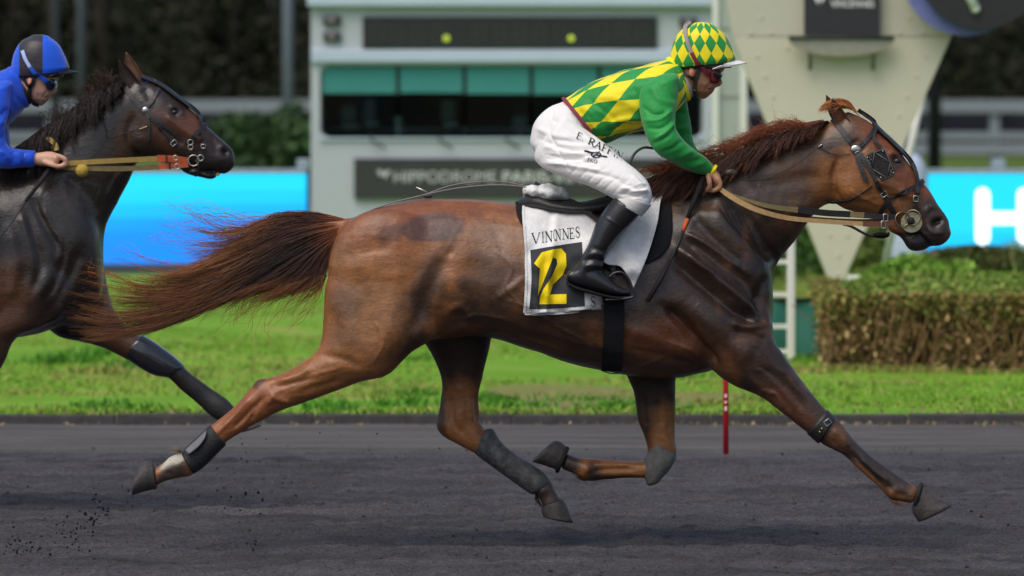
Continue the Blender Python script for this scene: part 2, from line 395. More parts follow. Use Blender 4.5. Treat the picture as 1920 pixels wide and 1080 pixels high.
TORSO = [(640,440,622,560,55,0,0),(655,413,640,610,90,0,.05),(700,393,690,640,116,0,.1),(760,378,765,642,128,0,.12),(820,372,830,636,130,0,.12),
 (900,374,910,632,130,0,.15),(980,382,985,653,138,0,.12),(1060,387,1065,680,142,0,.15),(1140,378,1145,698,138,0,.22),(1215,358,1220,710,126,0,.3),
 (1280,345,1290,706,116,0,.22),(1345,345,1350,690,106,0,.15),(1400,380,1405,668,96,0,.1),(1432,450,1436,640,76,0,0)]
HIND_N = [(665,450,850,470,52,-72),(614,520,838,560,58,-76),(607,590,818,628,60,-80),(602,640,770,662,56,-84),(590,661,727,703,49,-86),(561,682,676,716,41,-86),
 (530,700,614,739,35,-86),(503,709,562,757,31,-86),(484,712,522,772,29,-86),(471,728,498,786,29,-86),(453,748,474,798,26,-86),(433,768,452,812,22,-86),
 (410,786,428,827,20,-86),(386,806,408,846,19,-86),(352,838,378,872,20,-86),(338,849,358,892,23,-86),(319,857,336,895,21,-86),(302,871,309,902,19,-86),(290,876,293,912,22,-86)]
HIND_F = [(700,500,900,520,55,72),(760,600,925,598,56,78),(799,650,922,638,50,84),(817,682,913,675,41,86),(828,716,904,712,33,86),(826,750,898,740,28,86),
 (821,780,899,770,28,86),(818,803,902,793,28,86),(832,820,910,806,27,86),(858,834,916,815,25,86),(886,848,930,824,22,86),(925,870,955,847,19,86),
 (975,905,1005,880,19,86),(1003,926,1034,902,22,86),(1014,939,1041,917,20,86),(1017,953,1053,938,23,86)]
FORE_N = [(1438,555,1270,560,52,-52),(1449,605,1300,648,54,-58),(1452,637,1345,703,48,-64),(1471,666,1385,727,41,-66),(1496,703,1425,743,35,-66),(1524,739,1466,775,30,-66),
 (1551,770,1514,812,27,-66),(1570,786,1540,832,26,-66),(1590,808,1560,843,25,-66),(1606,829,1583,855,21,-66),(1631,853,1609,879,18,-66),(1671,882,1646,912,18,-66),
 (1692,897,1668,936,20,-66),(1707,906,1690,941,20,-66),(1723,917,1709,945,21,-66)]
FORE_F = [(1150,640,1300,640,48,60),(1172,700,1270,700,41,64),(1186,732,1268,730,35,66),(1191,755,1267,757,31,66),(1194,785,1266,793,28,66),(1205,812,1266,822,26,66),
 (1213,836,1268,852,26,66),(1213,857,1246,892,26,66),(1200,864,1203,897,21,66),(1170,863,1170,897,18,66),(1130,861,1130,899,18,66),(1105,859,1100,902,21,66),
 (1080,857,1078,889,19,66),(1063,850,1052,879,20,66)]
NECK = [(1225,354,1400,660,90,0,.2),(1258,343,1440,585,86,0,.2),(1300,326,1449,528,74,0,.15),(1355,308,1462,487,60,0,.05),(1412,288,1490,453,51,0),(1470,263,1515,418,46,0),(1520,243,1536,391,43,0),(1565,222,1566,378,42,0)]
HEAD = [(1590,208,1555,330,38,0),(1625,225,1568,368,47,0),(1655,251,1590,393,52,0),(1682,278,1618,402,50,0),(1703,305,1650,412,42,0),(1721,330,1672,425,35,0),(1743,357,1692,437,31,0),
 (1761,387,1705,446,30,0),(1777,410,1728,460,31,0),(1781,428,1750,461,24,0)]
LIP = [(1665,405,1668,434,18,0),(1690,425,1690,446,20,0),(1706,435,1704,467,24,0),(1722,442,1720,471,24,0),(1737,448,1735,467,17,0)]
DOCK = [(705,402,695,440,24,0),(665,408,655,442,18,0),(640,408,634,440,14,0),(612,408,606,432,10,0),(585,412,582,428,7,0)]
HOOF1 = {'near hind': ([(287,866,294,917,25,-86),(273,864,281,919,28,-86),(262,874,262,924,30,-86),(256,884,248,929,30,-86)], (0, .12)),
 'far hind': ([(1015,950,1055,935,25,86),(1015,960,1064,952,28,86),(1018,968,1075,980,30,86)], (0, .1)),
 'near fore': ([(1732,911,1709,951,25,-66),(1758,931,1713,965,28,-66),(1785,947,1722,978,30,-66)], (0, .1)),
 'far fore': ([(1066,842,1043,881,25,66),(1052,829,1021,873,28,66),(1041,826,998,866,29,66)], (0, .1))}

def aff(rows, f, scale): return [tuple([*f(r[0], r[1]), *f(r[2], r[3]), r[4]*scale, r[5]*scale]+list(r[6:])) for r in rows]

# near horse -----------------------------------------------------------------
parts = [loft(TORSO, sub=5, cap=(.35, .25), e=2.3), loft(HIND_N, sub=4, cap=(.3, .1)), loft(HIND_F, sub=4, cap=(.3, .1)), loft(FORE_N, sub=4, cap=(.3, .1)), loft(FORE_F, sub=4, cap=(.3, .1)),
         loft(NECK, sub=4, cap=(.3, .3)), loft(HEAD, sub=5, cap=(.4, .55)), loft(LIP, sub=4, cap=(.2, .6)), loft(DOCK, sub=3, cap=(.2, .8)),
         ball(1597, 345, 44, 50, 51), ball(1325, 500, 80, 110, 28, -74), ball(1325, 500, 80, 110, 28, 74), ball(1330, 600, 90, 75, 50, -72), ball(1330, 600, 90, 75, 50, 72),
         ball(725, 500, 110, 110, 50, -85), ball(725, 500, 110, 110, 50, 85)]
V, F = remesh(parts, .0068, 5, .5)
Q = topx(V)
# broader blending where limbs, neck and head grow out of the trunk
jm = np.zeros(len(V))
for cx, cy, r in ((1400,640,75),(1330,690,60),(780,640,60),(690,600,90),(840,620,60),(1230,690,60),(1400,560,90),(1420,480,70),(1300,430,130),(1550,350,60),(1580,260,50),(1700,440,16),(655,430,40),(900,620,60),(800,480,90),(1250,560,80),(1240,440,80)):
    jm = np.maximum(jm, np.exp(-(np.hypot(Q[:, 0]-cx, Q[:, 1]-cy)/r)**2))
V = relax(V, F, 26, .55, jm)
MARKS = [
 # shoulder blade ridge and the muscles before and behind it
 ([(1290,395),(1330,440),(1375,490),(1405,540),(1430,580)], -9, 12), ([(1285,438),(1315,452),(1355,478),(1402,514)], 9, 5.5), ([(1280,452),(1320,475),(1360,505),(1400,535)], -7, 9),
 ([(1265,462),(1300,488),(1347,525),(1385,556),(1416,585)], 11, 9), ([(1262,488),(1300,522),(1345,560),(1385,588),(1418,602)], -13, 11), ([(1290,478),(1310,498),(1345,512)], 5, 6),
 ([(1245,575),(1275,598),(1300,632),(1322,660),(1346,692)], -20, 11, 'near'), ([(1290,560),(1330,605),(1370,645),(1415,668)], 9, 22, 'near'),
 ([(1372,604),(1398,613),(1442,606)], 6, 7, 'near'), ([(1375,622),(1405,630),(1440,640)], -4, 9, 'near'), ([(1440,515),(1424,560),(1432,612)], -8, 9),
 ([(1385,345),(1400,400),(1430,450),(1450,490)], -7, 14), ([(1340,360),(1360,420),(1400,470)], 6, 14), ([(1180,620),(1240,640),(1300,665)], 5, 12, 'near'), ([(1180,655),(1240,668),(1310,690)], -6, 8, 'near'),
 # neck wrinkles
 *[([(1345+i*11,385+i*2),(1372+i*12,420+i*5),(1415+i*9,462+i*4),(1440+i*6,490+i)], -5, 3.6, 'near') for i in range(6)],
 ([(1400,340),(1450,345),(1500,335),(1545,330)], -5, 14), ([(1420,380),(1480,390),(1525,385)], 4, 12),
 # jaw, cheek, face
 ([(1574,290),(1562,330),(1567,365),(1590,392),(1625,402)], -8, 6), ([(1640,335),(1680,355),(1715,372)], 6, 6), ([(1645,352),(1685,378)], -5, 9),
 ([(1664,288),(1682,290),(1694,305)], 5, 4.5), ([(1680,303)], -7, 9), ([(1660,315),(1678,316)], 3, 4), ([(1600,262),(1618,285)], -6, 10),
 ([(1735,400),(1742,388),(1758,392),(1776,412)], 4, 4.5), ([(1757,418)], -6, 9), ([(1768,412),(1756,414),(1748,424)], -11, 5), ([(1741,425),(1750,436),(1768,436)], 4, 4),
 ([(1700,442),(1722,440),(1742,458),(1755,463)], -8, 3.2), ([(1715,395),(1728,415),(1735,440)], -3, 6),
 ([(1700,350),(1715,385),(1725,405)], -2.5, 3), ([(1585,360),(1610,372),(1640,370)], 2, 5),
 # flank, stifle, quarters, hip
 ([(838,475),(822,510),(803,550),(788,590),(768,630)], -7, 15), ([(838,470),(850,476)], -4, 8), ([(880,480),(895,530),(880,580),(850,615)], -5, 22),
 ([(838,590),(860,575),(880,600),(850,622),(800,645)], 6, 8, 'near'), ([(930,560),(960,540),(985,520)], 4, 7), ([(640,480),(690,470),(735,460)], -4, 16),
 ([(668,520),(690,580),(700,640)], -5, 16, 'near'), ([(740,500),(745,560),(725,640)], 5, 22, 'near'), ([(620,560),(650,600),(660,650)], 4, 16, 'near'),
 ([(600,665),(640,672),(680,690)], -3.5, 7, 'near'), ([(505,722),(540,722),(585,705)], -5, 7, 'near'), ([(492,745),(480,765),(470,790)], -5, 5, 'near'), ([(520,745),(500,755)], 4, 7, 'near'),
 *[([(648+i*6,448+i*9),(690+i*4,446+i*8),(725,452+i*6)], -1.1, 4, 'near') for i in range(4)], *[([(905+i*20,632+i*4),(960+i*20,626+i*5),(1020+i*15,645+i*5)], -1.2, 3.4, 'near') for i in range(4)], ([(920,640),(980,648),(1060,668),(1120,680)], 4, 7), ([(930,610),(1000,630),(1080,650)], -4, 8),
 *[([(930+i*34,430),(948+i*34,500),(940+i*34,570)], -1.0, 9) for i in range(6)],
 ([(470,745),(450,770),(425,795),(405,815)], 5, 4, 'nearleg'), ([(480,755),(462,778),(438,802)], -6, 4, 'nearleg'), ([(505,735),(520,748),(545,755)], 5, 6, 'nearleg'), ([(560,735),(600,725),(640,712)], -4, 7, 'nearleg'), ([(580,690),(560,705),(520,715)], 4, 6, 'nearleg'),
 ([(1612,860),(1640,884),(1670,905)], 4, 4, 'nearleg'), ([(1660,908),(1680,925),(1700,930)], -4, 5, 'nearleg'), ([(1676,922)], 5, 8, 'nearleg'), ([(330,872)], 4, 9, 'nearleg'), ([(312,885),(325,892)], -4, 5, 'nearleg'),
 ([(860,720),(866,760),(862,800)], 4, 8, 'farleg'), ([(838,730),(838,790)], -5, 5, 'farleg'), ([(890,740),(894,790)], -4, 5, 'farleg'), ([(1205,740),(1210,800)], -4, 6, 'farleg'), ([(1255,740),(1258,810)], -3, 6, 'farleg'), ([(1180,872),(1120,872)], 4, 4, 'farleg'), ([(1100,880)], 5, 8, 'farleg'), ([(1018,920)], 5, 8, 'farleg'),
 # forearm and cannon tendons
 ([(1430,690),(1470,720),(1510,770)], -5, 6, 'nearleg'), ([(1405,705),(1450,750),(1490,785)], 4, 6, 'nearleg'), ([(1470,690),(1510,745)], 3, 6, 'nearleg'), ([(1440,735),(1455,740),(1470,765)], 4, 3, 'nearleg'),
 ([(1595,850),(1625,878),(1655,912)], -5, 4, 'nearleg'), ([(1560,805),(1580,822),(1590,840)], 4, 7, 'nearleg'), ([(1560,825),(1575,845)], -3, 4, 'nearleg'),
 ([(845,740),(850,790),(870,815)], -5, 6, 'farleg'), ([(880,745),(885,790)], 3, 6, 'farleg'), ([(1235,750),(1238,800)], -4, 6, 'farleg'), ([(1190,880),(1140,880),(1110,885)], -4, 5, 'farleg'),
]
V = sculpt(V, F, MARKS, gain=1.6)
N = normals(V, F)
# fine skin: veins, dried-sweat streaks, loose noise
nz = fbm(V, (9, 9, 9), 3, 3)-.5; V = V+N*(nz*.006)[:, None]
nz = fbm(V, (55, 40, 30), 9, 2)-.5; V = V+N*(nz*.002)[:, None]
VEINS = [[(1460,690),(1500,735),(1535,775)],[(1415,690),(1440,705),(1475,745)],[(930,470),(960,500),(950,540),(975,570)],[(700,600),(720,640),(700,680)],[(1680,370),(1690,395),(1700,400)],[(860,640),(840,625),(815,635)],[(1260,660),(1220,680),(1180,690)],[(940,560),(985,575),(1040,610),(1100,640)],[(860,600),(900,590),(950,600)],[(1480,700),(1455,690),(1430,655),(1400,640)],[(1420,735),(1450,735),(1468,770)],[(1590,355),(1620,372),(1650,385)],[(1640,345),(1660,360),(1690,362)],[(1250,640),(1300,660),(1330,690)],[(640,690),(600,700),(560,712)],[(1310,440),(1350,465),(1400,505)],[(1290,455),(1340,500),(1370,515)],[(560,720),(520,735),(500,760)]]
V = sculpt(V, F, [(v, 3.6, 2.8, 'near') for v in VEINS])
Q = topx(V); N = normals(V, F)
wp = (fbm(V, (14, 14, 14), 21, 4)-.5)*1.3
wp2 = (fbm(V, (45, 30, 28), 33, 3)-.5)*1.6
BR = srgb(146,94,52)[:3]; DK = srgb(36,29,25)[:3]; GING = srgb(150,98,54)[:3]; BLK = srgb(22,20,19)[:3]; WET = srgb(64,55,47)[:3]; RED = srgb(120,67,40)[:3]
col = np.tile(np.array(BR), (len(V), 1)); gl = np.ones(len(V))
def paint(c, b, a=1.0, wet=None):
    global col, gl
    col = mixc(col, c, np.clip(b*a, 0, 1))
    if wet is not None: gl = gl*(1-b*a)+wet*b*a
paint(RED, blob(Q, 760, 405, 170, 46, -4, 1.0, wp), .75); paint(srgb(142,102,66), blob(Q, 690, 590, 60, 90, -8, 1.1, wp+wp2*.3), .6); paint(srgb(138,98,64), blob(Q, 640, 480, 40, 40, 0, 1.1, wp), .4); paint(srgb(140,92,56), blob(Q, 600, 715, 80, 26, -22, 1.0, wp), .5)
paint(DK, blob(Q, 1285, 530, 190, 200, 0, .9, wp), .9, .75)  # sweat-dark shoulder and neck, with their shading deepened in the colour
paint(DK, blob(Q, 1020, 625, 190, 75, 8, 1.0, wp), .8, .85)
paint(WET, blob(Q, 1420, 360, 150, 110, -35, .8, wp), .8, .95)
paint(DK, blob(Q, 1440, 455, 60, 110, -25, .9, wp), .8, .8)
paint(BLK, blob(Q, 1330, 400, 80, 50, 40, 1.0, wp), .5)
paint(RED, blob(Q, 1235, 640, 75, 45, 10, .9, wp+wp2*.5), .6)
paint(RED, blob(Q, 1395, 672, 50, 40, 30, .9, wp+wp2*.5), .5)
paint(WET, blob(Q, 930, 520, 70, 95, 10, .9, wp), .6, .72); paint(DK, blob(Q, 900, 560, 50, 60, 10, 1.0, wp), .45)
paint(srgb(84,60,52), blob(Q, 812, 427, 58, 27, -6, .22, wp*.35), .9, 1.15)
paint(srgb(88,60,48), blob(Q, 735, 437, 34, 14, -15, .5, wp*.5), .7)
paint(DK, blob(Q, 798, 560, 28, 95, 16, 1.0, wp), .8); paint(DK, blob(Q, 745, 655, 50, 26, -38, 1.0, wp), .6); paint(DK, blob(Q, 640, 600, 26, 60, 0, 1.0, wp), .35)  # dark shading down the front of the thigh, put into the coat colour
paint(DK, blob(Q, 650, 560, 40, 30, 0, 1.0, wp), .35)
paint(DK, blob(Q, 620, 460, 40, 20, 0, 1.0, wp), .3)
paint(GING, blob(Q, 1625, 370, 70, 36, 20, .9, wp), .85); paint(GING, blob(Q, 1560, 320, 30, 70, 10, .9, wp), .5)
paint(DK, blob(Q, 1600, 250, 45, 40, 40, .9, wp), .75); paint(WET, blob(Q, 1570, 265, 28, 25, 0, .9, wp+wp2*.5), .8)
paint(RED, blob(Q, 1660, 270, 25, 60, -38, .9, wp), .8); paint(RED, blob(Q, 1722, 355, 24, 40, -38, .9, wp), .7)
paint(srgb(50,44,42), blob(Q, 1740, 425, 52, 50, -38, .6, wp*.6), .95); paint(srgb(40,35,34), blob(Q, 1712, 455, 40, 22, 5, .6, wp*.5), .95)
paint(srgb(40,30,26), blob(Q, 1683, 302, 15, 18, 0, .7), .8)
paint((.004, .003, .003), blob(Q, 1758, 416, 12, 5.5, -32, .5), .95)
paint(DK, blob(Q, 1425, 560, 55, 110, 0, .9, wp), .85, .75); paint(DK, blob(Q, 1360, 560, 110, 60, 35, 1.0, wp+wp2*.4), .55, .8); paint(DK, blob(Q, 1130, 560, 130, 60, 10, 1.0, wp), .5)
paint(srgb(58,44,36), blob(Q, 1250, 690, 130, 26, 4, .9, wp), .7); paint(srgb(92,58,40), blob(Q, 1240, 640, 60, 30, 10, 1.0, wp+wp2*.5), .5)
# legs
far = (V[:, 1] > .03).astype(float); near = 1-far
paint(BLK, blob(Q, 865, 670, 70, 52, 0, .5, wp*.3)*far, .9, 1.3)  # shade under the body, painted black on the far hind leg's top
paint(GING, blob(Q, 866, 775, 24, 58, 0, .8, wp*.6)*far, 1)
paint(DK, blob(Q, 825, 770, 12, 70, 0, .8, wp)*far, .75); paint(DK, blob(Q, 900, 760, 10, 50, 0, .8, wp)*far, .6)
paint(srgb(60,54,50), blob(Q, 1035, 930, 50, 40, 0, .6, wp*.5)*far, .95)
paint(BLK, blob(Q, 1222, 730, 62, 40, 0, .5, wp*.3)*far, .9, 1.3)  # far foreleg's shaded top, also painted black
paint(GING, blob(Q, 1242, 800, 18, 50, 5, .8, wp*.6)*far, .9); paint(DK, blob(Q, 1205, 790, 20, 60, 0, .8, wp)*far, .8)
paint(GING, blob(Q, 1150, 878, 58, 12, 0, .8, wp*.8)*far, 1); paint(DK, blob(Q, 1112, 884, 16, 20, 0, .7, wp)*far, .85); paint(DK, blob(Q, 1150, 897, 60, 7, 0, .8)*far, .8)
paint(srgb(62,54,48), blob(Q, 1065, 868, 26, 20, 0, .6, wp*.5)*far, .95)
leg = blob(Q, 1590, 820, 170, 60, 40, .5, wp*.4)*near*(Q[:, 1] > 690)
paint(srgb(56,45,39), blob(Q, 1430, 690, 70, 55, 40, .9, wp)*near, .75); paint(srgb(58,46,40), leg, .95); paint(DK, blob(Q, 1440, 700, 60, 60, 42, .9, wp)*near, .6); paint(RED, blob(Q, 1480, 760, 60, 20, 42, .9, wp)*near, .35); paint(GING, blob(Q, 1572, 822, 22, 18, 40, .9, wp)*near, .35); paint(srgb(50,43,39), blob(Q, 1650, 880, 75, 24, 40, .7, wp*.5)*near, .85)
paint(srgb(150,95,52), blob(Q, 1622, 892, 46, 9, 42, .6, wp*.4)*near, .95); paint(srgb(120,80,48), blob(Q, 1678, 928, 16, 11, 30, .8, wp)*near, .8)
paint(srgb(140,82,48), blob(Q, 460, 765, 90, 40, -42, .8, wp*.6)*near, .75)
paint(DK, blob(Q, 484, 716, 14, 10, -40, .8, wp*.5)*near, .7)
paint(srgb(190,184,170), blob(Q, 322, 868, 24, 12, -35, .5, wp2*1.1)*near, .95, 1.3); paint(srgb(70,62,56), blob(Q, 322, 890, 34, 16, -30, .6, wp*.6)*near, .9)
paint(srgb(170,165,150), blob(Q, 335, 858, 16, 9, -35, .5, wp2*.5)*near, .8)
col = col*(1+(wp2*.16)[:, None])
col = np.clip(np.hstack([col, np.clip(gl, .5, 1.4)[:, None]]), 0, 2)
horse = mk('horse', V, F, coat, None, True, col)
tag(horse, 'chestnut horse at full trot in the foreground wearing the yellow number 12', 'horse')
HB = bvh(V, F)

def ear(name, base, tip, wid, parent, m, yp, ylat, bend=0):
    """a cupped leaf-shaped ear, open to the front"""
    sc = (D+yp)/D/S; V = []; n = 9; mseg = 9
    b = np.array(base, float); t = np.array(tip, float); ax = t-b; L = np.hypot(*ax); ax /= L; nx = np.array([-ax[1], ax[0]])
    for layer in (0, 1):
        for i in range(n):
            u = i/(n-1); w = wid*(math.sin(math.pi*min(1, .28+.72*u))**.8)*(1 if u < .98 else .2)+.6
            c = b+ax*L*u+nx*bend*math.sin(u*math.pi)
            for j in range(mseg):
                a = (j/(mseg-1)-.5)*math.pi*(1.25-.35*u); rr = 1-layer*.16
                q = c+nx*w*math.sin(a)*rr
                V.append(P(q[0], q[1], yp+(ylat+w*.6*math.cos(a)*rr)*sc))
    F = []
    for layer in (0, 1):
        o = layer*n*mseg
        for i in range(n-1):
            for j in range(mseg-1):
                q = (o+i*mseg+j, o+i*mseg+j+1, o+(i+1)*mseg+j+1, o+(i+1)*mseg+j); F.append(q[::-1] if layer else q)
    o = n*mseg
    for i in range(n-1):
        F.append((i*mseg, o+i*mseg, o+(i+1)*mseg, (i+1)*mseg)); F.append((i*mseg+mseg-1, (i+1)*mseg+mseg-1, o+(i+1)*mseg+mseg-1, o+i*mseg+mseg-1))
    for j in range(mseg-1): F.append(((n-1)*mseg+j, (n-1)*mseg+j+1, o+(n-1)*mseg+j+1, o+(n-1)*mseg+j))
    return mk(name, [tuple(v) for v in V], F, m, parent, True)
ear_m = mat('ear_hair', srgb(84,50,32), .6, .3, .3, 40, .3, 120)
ear('ear', (1592,246), (1560,184), 12.5, horse, ear_m, 0, -26, -3); ear('ear', (1585,240), (1549,178), 11, horse, ear_m, 0, 24, -3)
for s in (-1, 1):
    MB().sphere(cast(HB, P(1680, 303), s, -.0075)[0], (.019, .011, .0135), 16, 10).build('eye', eye_m, horse, True)
for k, (rows, cp) in HOOF1.items():
    v, f = loft(rows, sub=4, cap=(0, cp[1]), e=2.2); mk('hoof', v, f, hoof_m, horse, True)

# tail: a long streaming switch, dark in the core and ginger at root and tip
TG = [[(650,411),(600,400),(560,397),(510,402),(470,424),(425,428),(375,412),(330,385)],
      [(650,413),(595,408),(545,408),(495,424),(450,446),(405,450),(360,440),(330,440)],
      [(648,417),(590,418),(530,430),(475,455),(430,474),(390,490),(350,505),(318,525)],
      [(647,421),(585,430),(515,455),(450,487),(390,515),(320,533),(255,530),(195,508)],
      [(646,424),(580,440),(505,472),(435,510),(370,545),(290,565),(210,560),(135,545)],
      [(645,427),(580,448),(505,485),(435,525),(370,562),(290,592),(205,600),(130,585)],
      [(644,430),(580,455),(510,498),(445,536),(375,575),(300,608),(215,625),(135,622)],
      [(643,433),(585,462),(520,503),(455,542),(390,575),(320,605),(245,630),(165,640)],
      [(641,436),(596,466),(545,505),(500,532),(460,545),(420,560),(380,580),(340,603)],
      [(639,439),(606,470),(570,515),(540,535),(505,540),(475,552),(455,575),(450,610)],
      [(636,442),(616,472),(595,515),(578,535),(540,545),(500,560),(470,575),(430,600)],
      [(634,445),(622,475),(612,505),(607,530),(598,548),(580,565),(555,590),(520,640)]]
Pt, gi = sample_guides(TG, 5600, 13, 10, 15, 5, (.5, 1.04), dens=[.3,.55,1,1,1.3,1.5,1.3,.9,.75,.4,.3], clump=170, cw=.78)
t = np.linspace(0, 1, 13)[None]; r = np.random.default_rng(3); n = len(Pt)
cd = np.array(srgb(46,34,33)[:3]); cg = np.array(srgb(184,108,60)[:3]); cb = np.array(srgb(216,158,86)[:3]); cm = np.array(srgb(92,60,50)[:3])
core = np.exp(-((gi-6.0)/2.8)**2)[:, None]
wroot = np.clip(1-t/.22, 0, 1)*np.ones((n, 1)); wtip = np.clip((t-.45)/.35, 0, 1)*(1-.25*core)*r.uniform(.3, 1, (n, 1))
cc = cm[None, None]*(1-core[..., None])+cd[None, None]*core[..., None]
cc = np.broadcast_to(cc, (n, 13, 3)).copy(); cc = cc*(1-.8*wroot[..., None])+cg*(.8*wroot[..., None])
tipc = np.where(r.uniform(0, 1, (n, 1, 1)) < .3, cb, cg); cc = cc*(1-.85*wtip[..., None])+tipc*(.85*wtip[..., None])
cc *= r.uniform(.6, 1.4, (n, 1, 1)); cc = np.concatenate([cc, np.ones((n, 13, 1))], -1)
strand_obj('tail', Pt, r.uniform(.0006, .0013, n), cc, hair_m, horse, .2)
# a few long stray hairs
Pt, gi = sample_guides([[(560,400),(500,400),(440,398),(380,380),(322,372)],[(470,425),(420,420),(380,402),(345,395),(300,378)],[(440,440),(400,440),(360,436),(330,430),(310,432)],[(280,540),(240,525),(205,512),(180,500),(155,486)],[(300,560),(250,552),(200,545),(160,540),(130,528)],[(610,510),(605,540),(590,570),(560,600),(545,620)],[(560,530),(520,550),(480,590),(470,625),(480,650)],[(520,535),(470,560),(430,600),(410,610),(400,620)]], 130, 13, 8, 18, 8, (.5, 1.1))
strand_obj('stray_tail_hair', Pt, np.full(130, .0009), np.concatenate([np.tile(cg, (130, 13, 1))*r.uniform(.6, 1.3, (130, 1, 1)), np.ones((130, 13, 1))], -1), hair_m, horse, .3)
# mane
MG = []
for rx, ry in [(1205,345),(1235,342),(1265,332),(1300,322),(1335,312),(1370,300),(1405,289),(1440,275),(1470,262),(1500,250),(1530,240),(1556,230)]:
    s_ = min(1, max(.35, (1575-rx)/90)); 
    MG.append([(rx,ry,2),(rx-14*s_,ry-5*s_,-8),(rx-42*s_,ry+4*s_,-30),(rx-66*s_,ry+26*s_,-48),(rx-84*s_,ry+50*s_,-57),(rx-96*s_,ry+74*s_,-63)])
Pt, gi = sample_guides(MG, 3000, 12, 6, 12, 15, (.5, 1.15), clump=90, cw=.8)
cc = np.broadcast_to(np.array(srgb(52,34,28)[:3]), (3000, 12, 3)).copy(); w = np.clip(r.normal(.25, .35, (3000, 1)), 0, 1)*np.linspace(.5, 1, 12)[None]
cc = cc*(1-w[..., None])+np.array(srgb(128,70,40)[:3])*w[..., None]; cc = np.concatenate([cc*r.uniform(.6, 1.3, (3000, 1, 1)), np.ones((3000, 12, 1))], -1)
strand_obj('mane', Pt, r.uniform(.0009, .002, 3000), cc, hair_m, horse, .25)
UG = [[(rx,ry,0),(rx-18,ry-10,-2),(rx-46,ry-14,-6),(rx-76,ry-6,-12),(rx-102,ry+10,-18),(rx-124,ry+34,-24)] for rx, ry in [(1260,334),(1310,320),(1360,302),(1420,284),(1470,264),(1500,252),(1530,242)]]
Pt, gi = sample_guides(UG, 620, 12, 14, 24, 25, (.3, 1.05), clump=70, cw=.6)
cc = np.concatenate([np.tile(np.array(srgb(150,82,48)[:3]), (620, 12, 1))*r.uniform(.45, 1.5, (620, 1, 1)), np.ones((620, 12, 1))], -1)
strand_obj('mane', Pt, r.uniform(.0006, .0012, 620), cc, hair_m, horse, .25)
Pt, gi = sample_guides([[(rx,ry,0),(rx-6,ry-18,-2),(rx-20,ry-34,-4),(rx-44,ry-40,-6)] for rx, ry in [(1230,340),(1330,314),(1390,294),(1450,270),(1500,252)]], 70, 10, 14, 26, 26, (.4, 1.0))
strand_obj('mane', Pt, np.full(70, .0007), np.concatenate([np.tile(np.array(srgb(170,96,58)[:3]), (70, 10, 1)), np.ones((70, 10, 1))], -1), hair_m, horse, .3)
# tufts of hair behind the fetlocks
for gd, c_ in (([[(338,852,-86),(332,846,-86),(322,846,-86)],[(344,850,-86),(338,842,-86),(330,838,-86)]], srgb(150,140,124)), ([[(1668,934,-66),(1672,940,-66),(1684,944,-66)],[(1676,938,-66),(1682,945,-66),(1692,948,-66)]], srgb(120,84,52)), ([[(1004,926,86),(1004,934,86),(1010,942,86)],[(1010,934,86),(1010,942,86),(1016,950,86)]], srgb(60,52,46)), ([[(1102,901,66),(1094,900,66),(1086,896,66)],[(1096,898,66),(1088,896,66),(1080,890,66)]], srgb(90,64,44))):
    Pt, gi = sample_guides(gd, 90, 6, 12, 5, 36, (.5, 1.3)); strand_obj('fetlock_hair', Pt, np.full(90, .0009), np.concatenate([np.tile(np.array(c_[:3]), (90, 6, 1))*r.uniform(.6, 1.3, (90, 1, 1)), np.ones((90, 6, 1))], -1), hair_m, horse, .3)
FG = [[(1607,210,4),(1594,192,2),(1576,186,0),(1556,190,-4),(1538,203,-6)],[(1600,206,-8),(1584,196,-12),(1566,194,-14),(1550,198,-14),(1536,210,-14)],[(1612,218,0),(1600,206,-4),(1588,202,-6),(1576,204,-6),(1566,210,-6)]]
Pt, gi = sample_guides(FG, 420, 10, 6, 5, 35, (.6, 1.05))
cc = np.concatenate([np.tile(np.array(srgb(196,128,74)[:3]), (420, 10, 1))*r.uniform(.6, 1.4, (420, 1, 1)), np.ones((420, 10, 1))], -1)
strand_obj('forelock', Pt, r.uniform(.0008, .0016, 420), cc, hair_m, horse, .3)

# far horse, partly out of the picture on the left ------------------------------
Y2 = 2.25; K2 = (D+Y2)/D
f2 = lambda x, y: (195+(x-1450)*.92, 534+(y-600)*.92)
T2 = aff(TORSO, f2, .92)
N2 = [(-25,325,150,620,84,0,.2),(-5,312,178,560,80,0,.2),(35,288,192,490,70,0,.1),(85,255,199,428,58,0),(130,226,221,381,49,0),(170,197,243,338,44,0),(205,172,258,302,41,0),(236,152,268,292,39,0)]
H2 = [(258,143,238,245,36,0),(294,157,246,278,44,0),(322,174,262,296,48,0),(348,195,290,303,45,0),(371,218,322,309,38,0),(394,242,348,318,32,0),(418,263,372,324,29,0),(436,280,392,322,28,0),(441,297,415,326,21,0)]
L2 = [(335,300,340,320,15,0),(358,310,356,329,18,0),(380,318,378,333,20,0),(396,322,394,337,18,0),(405,325,402,335,13,0)]
FF2 = [(190,470,40,560,48,50),(202,535,100,627,46,56),(217,585,150,641,40,60),(252,625,193,652,33,60),(290,645,240,676,28,60),(327,671,285,698,26,60),(349,692,315,708,24,60),(366,706,338,730,20,60),(400,730,368,755,17,60),(425,748,393,778,19,60),(440,764,413,791,19,60),(450,778,434,801,20,60)]
FN2 = [(150,520,-40,540,50,-52),(95,605,-70,600,50,-58),(32,632,-85,645,42,-60),(10,675,-92,690,35,-60),(-22,728,-95,728,29,-60),(-50,775,-108,770,26,-60),(-72,810,-118,800,25,-60),(-95,845,-128,832,20,-60),(-120,895,-150,882,18,-60),(-128,915,-166,905,20,-60),(-150,930,-176,915,20,-60)]
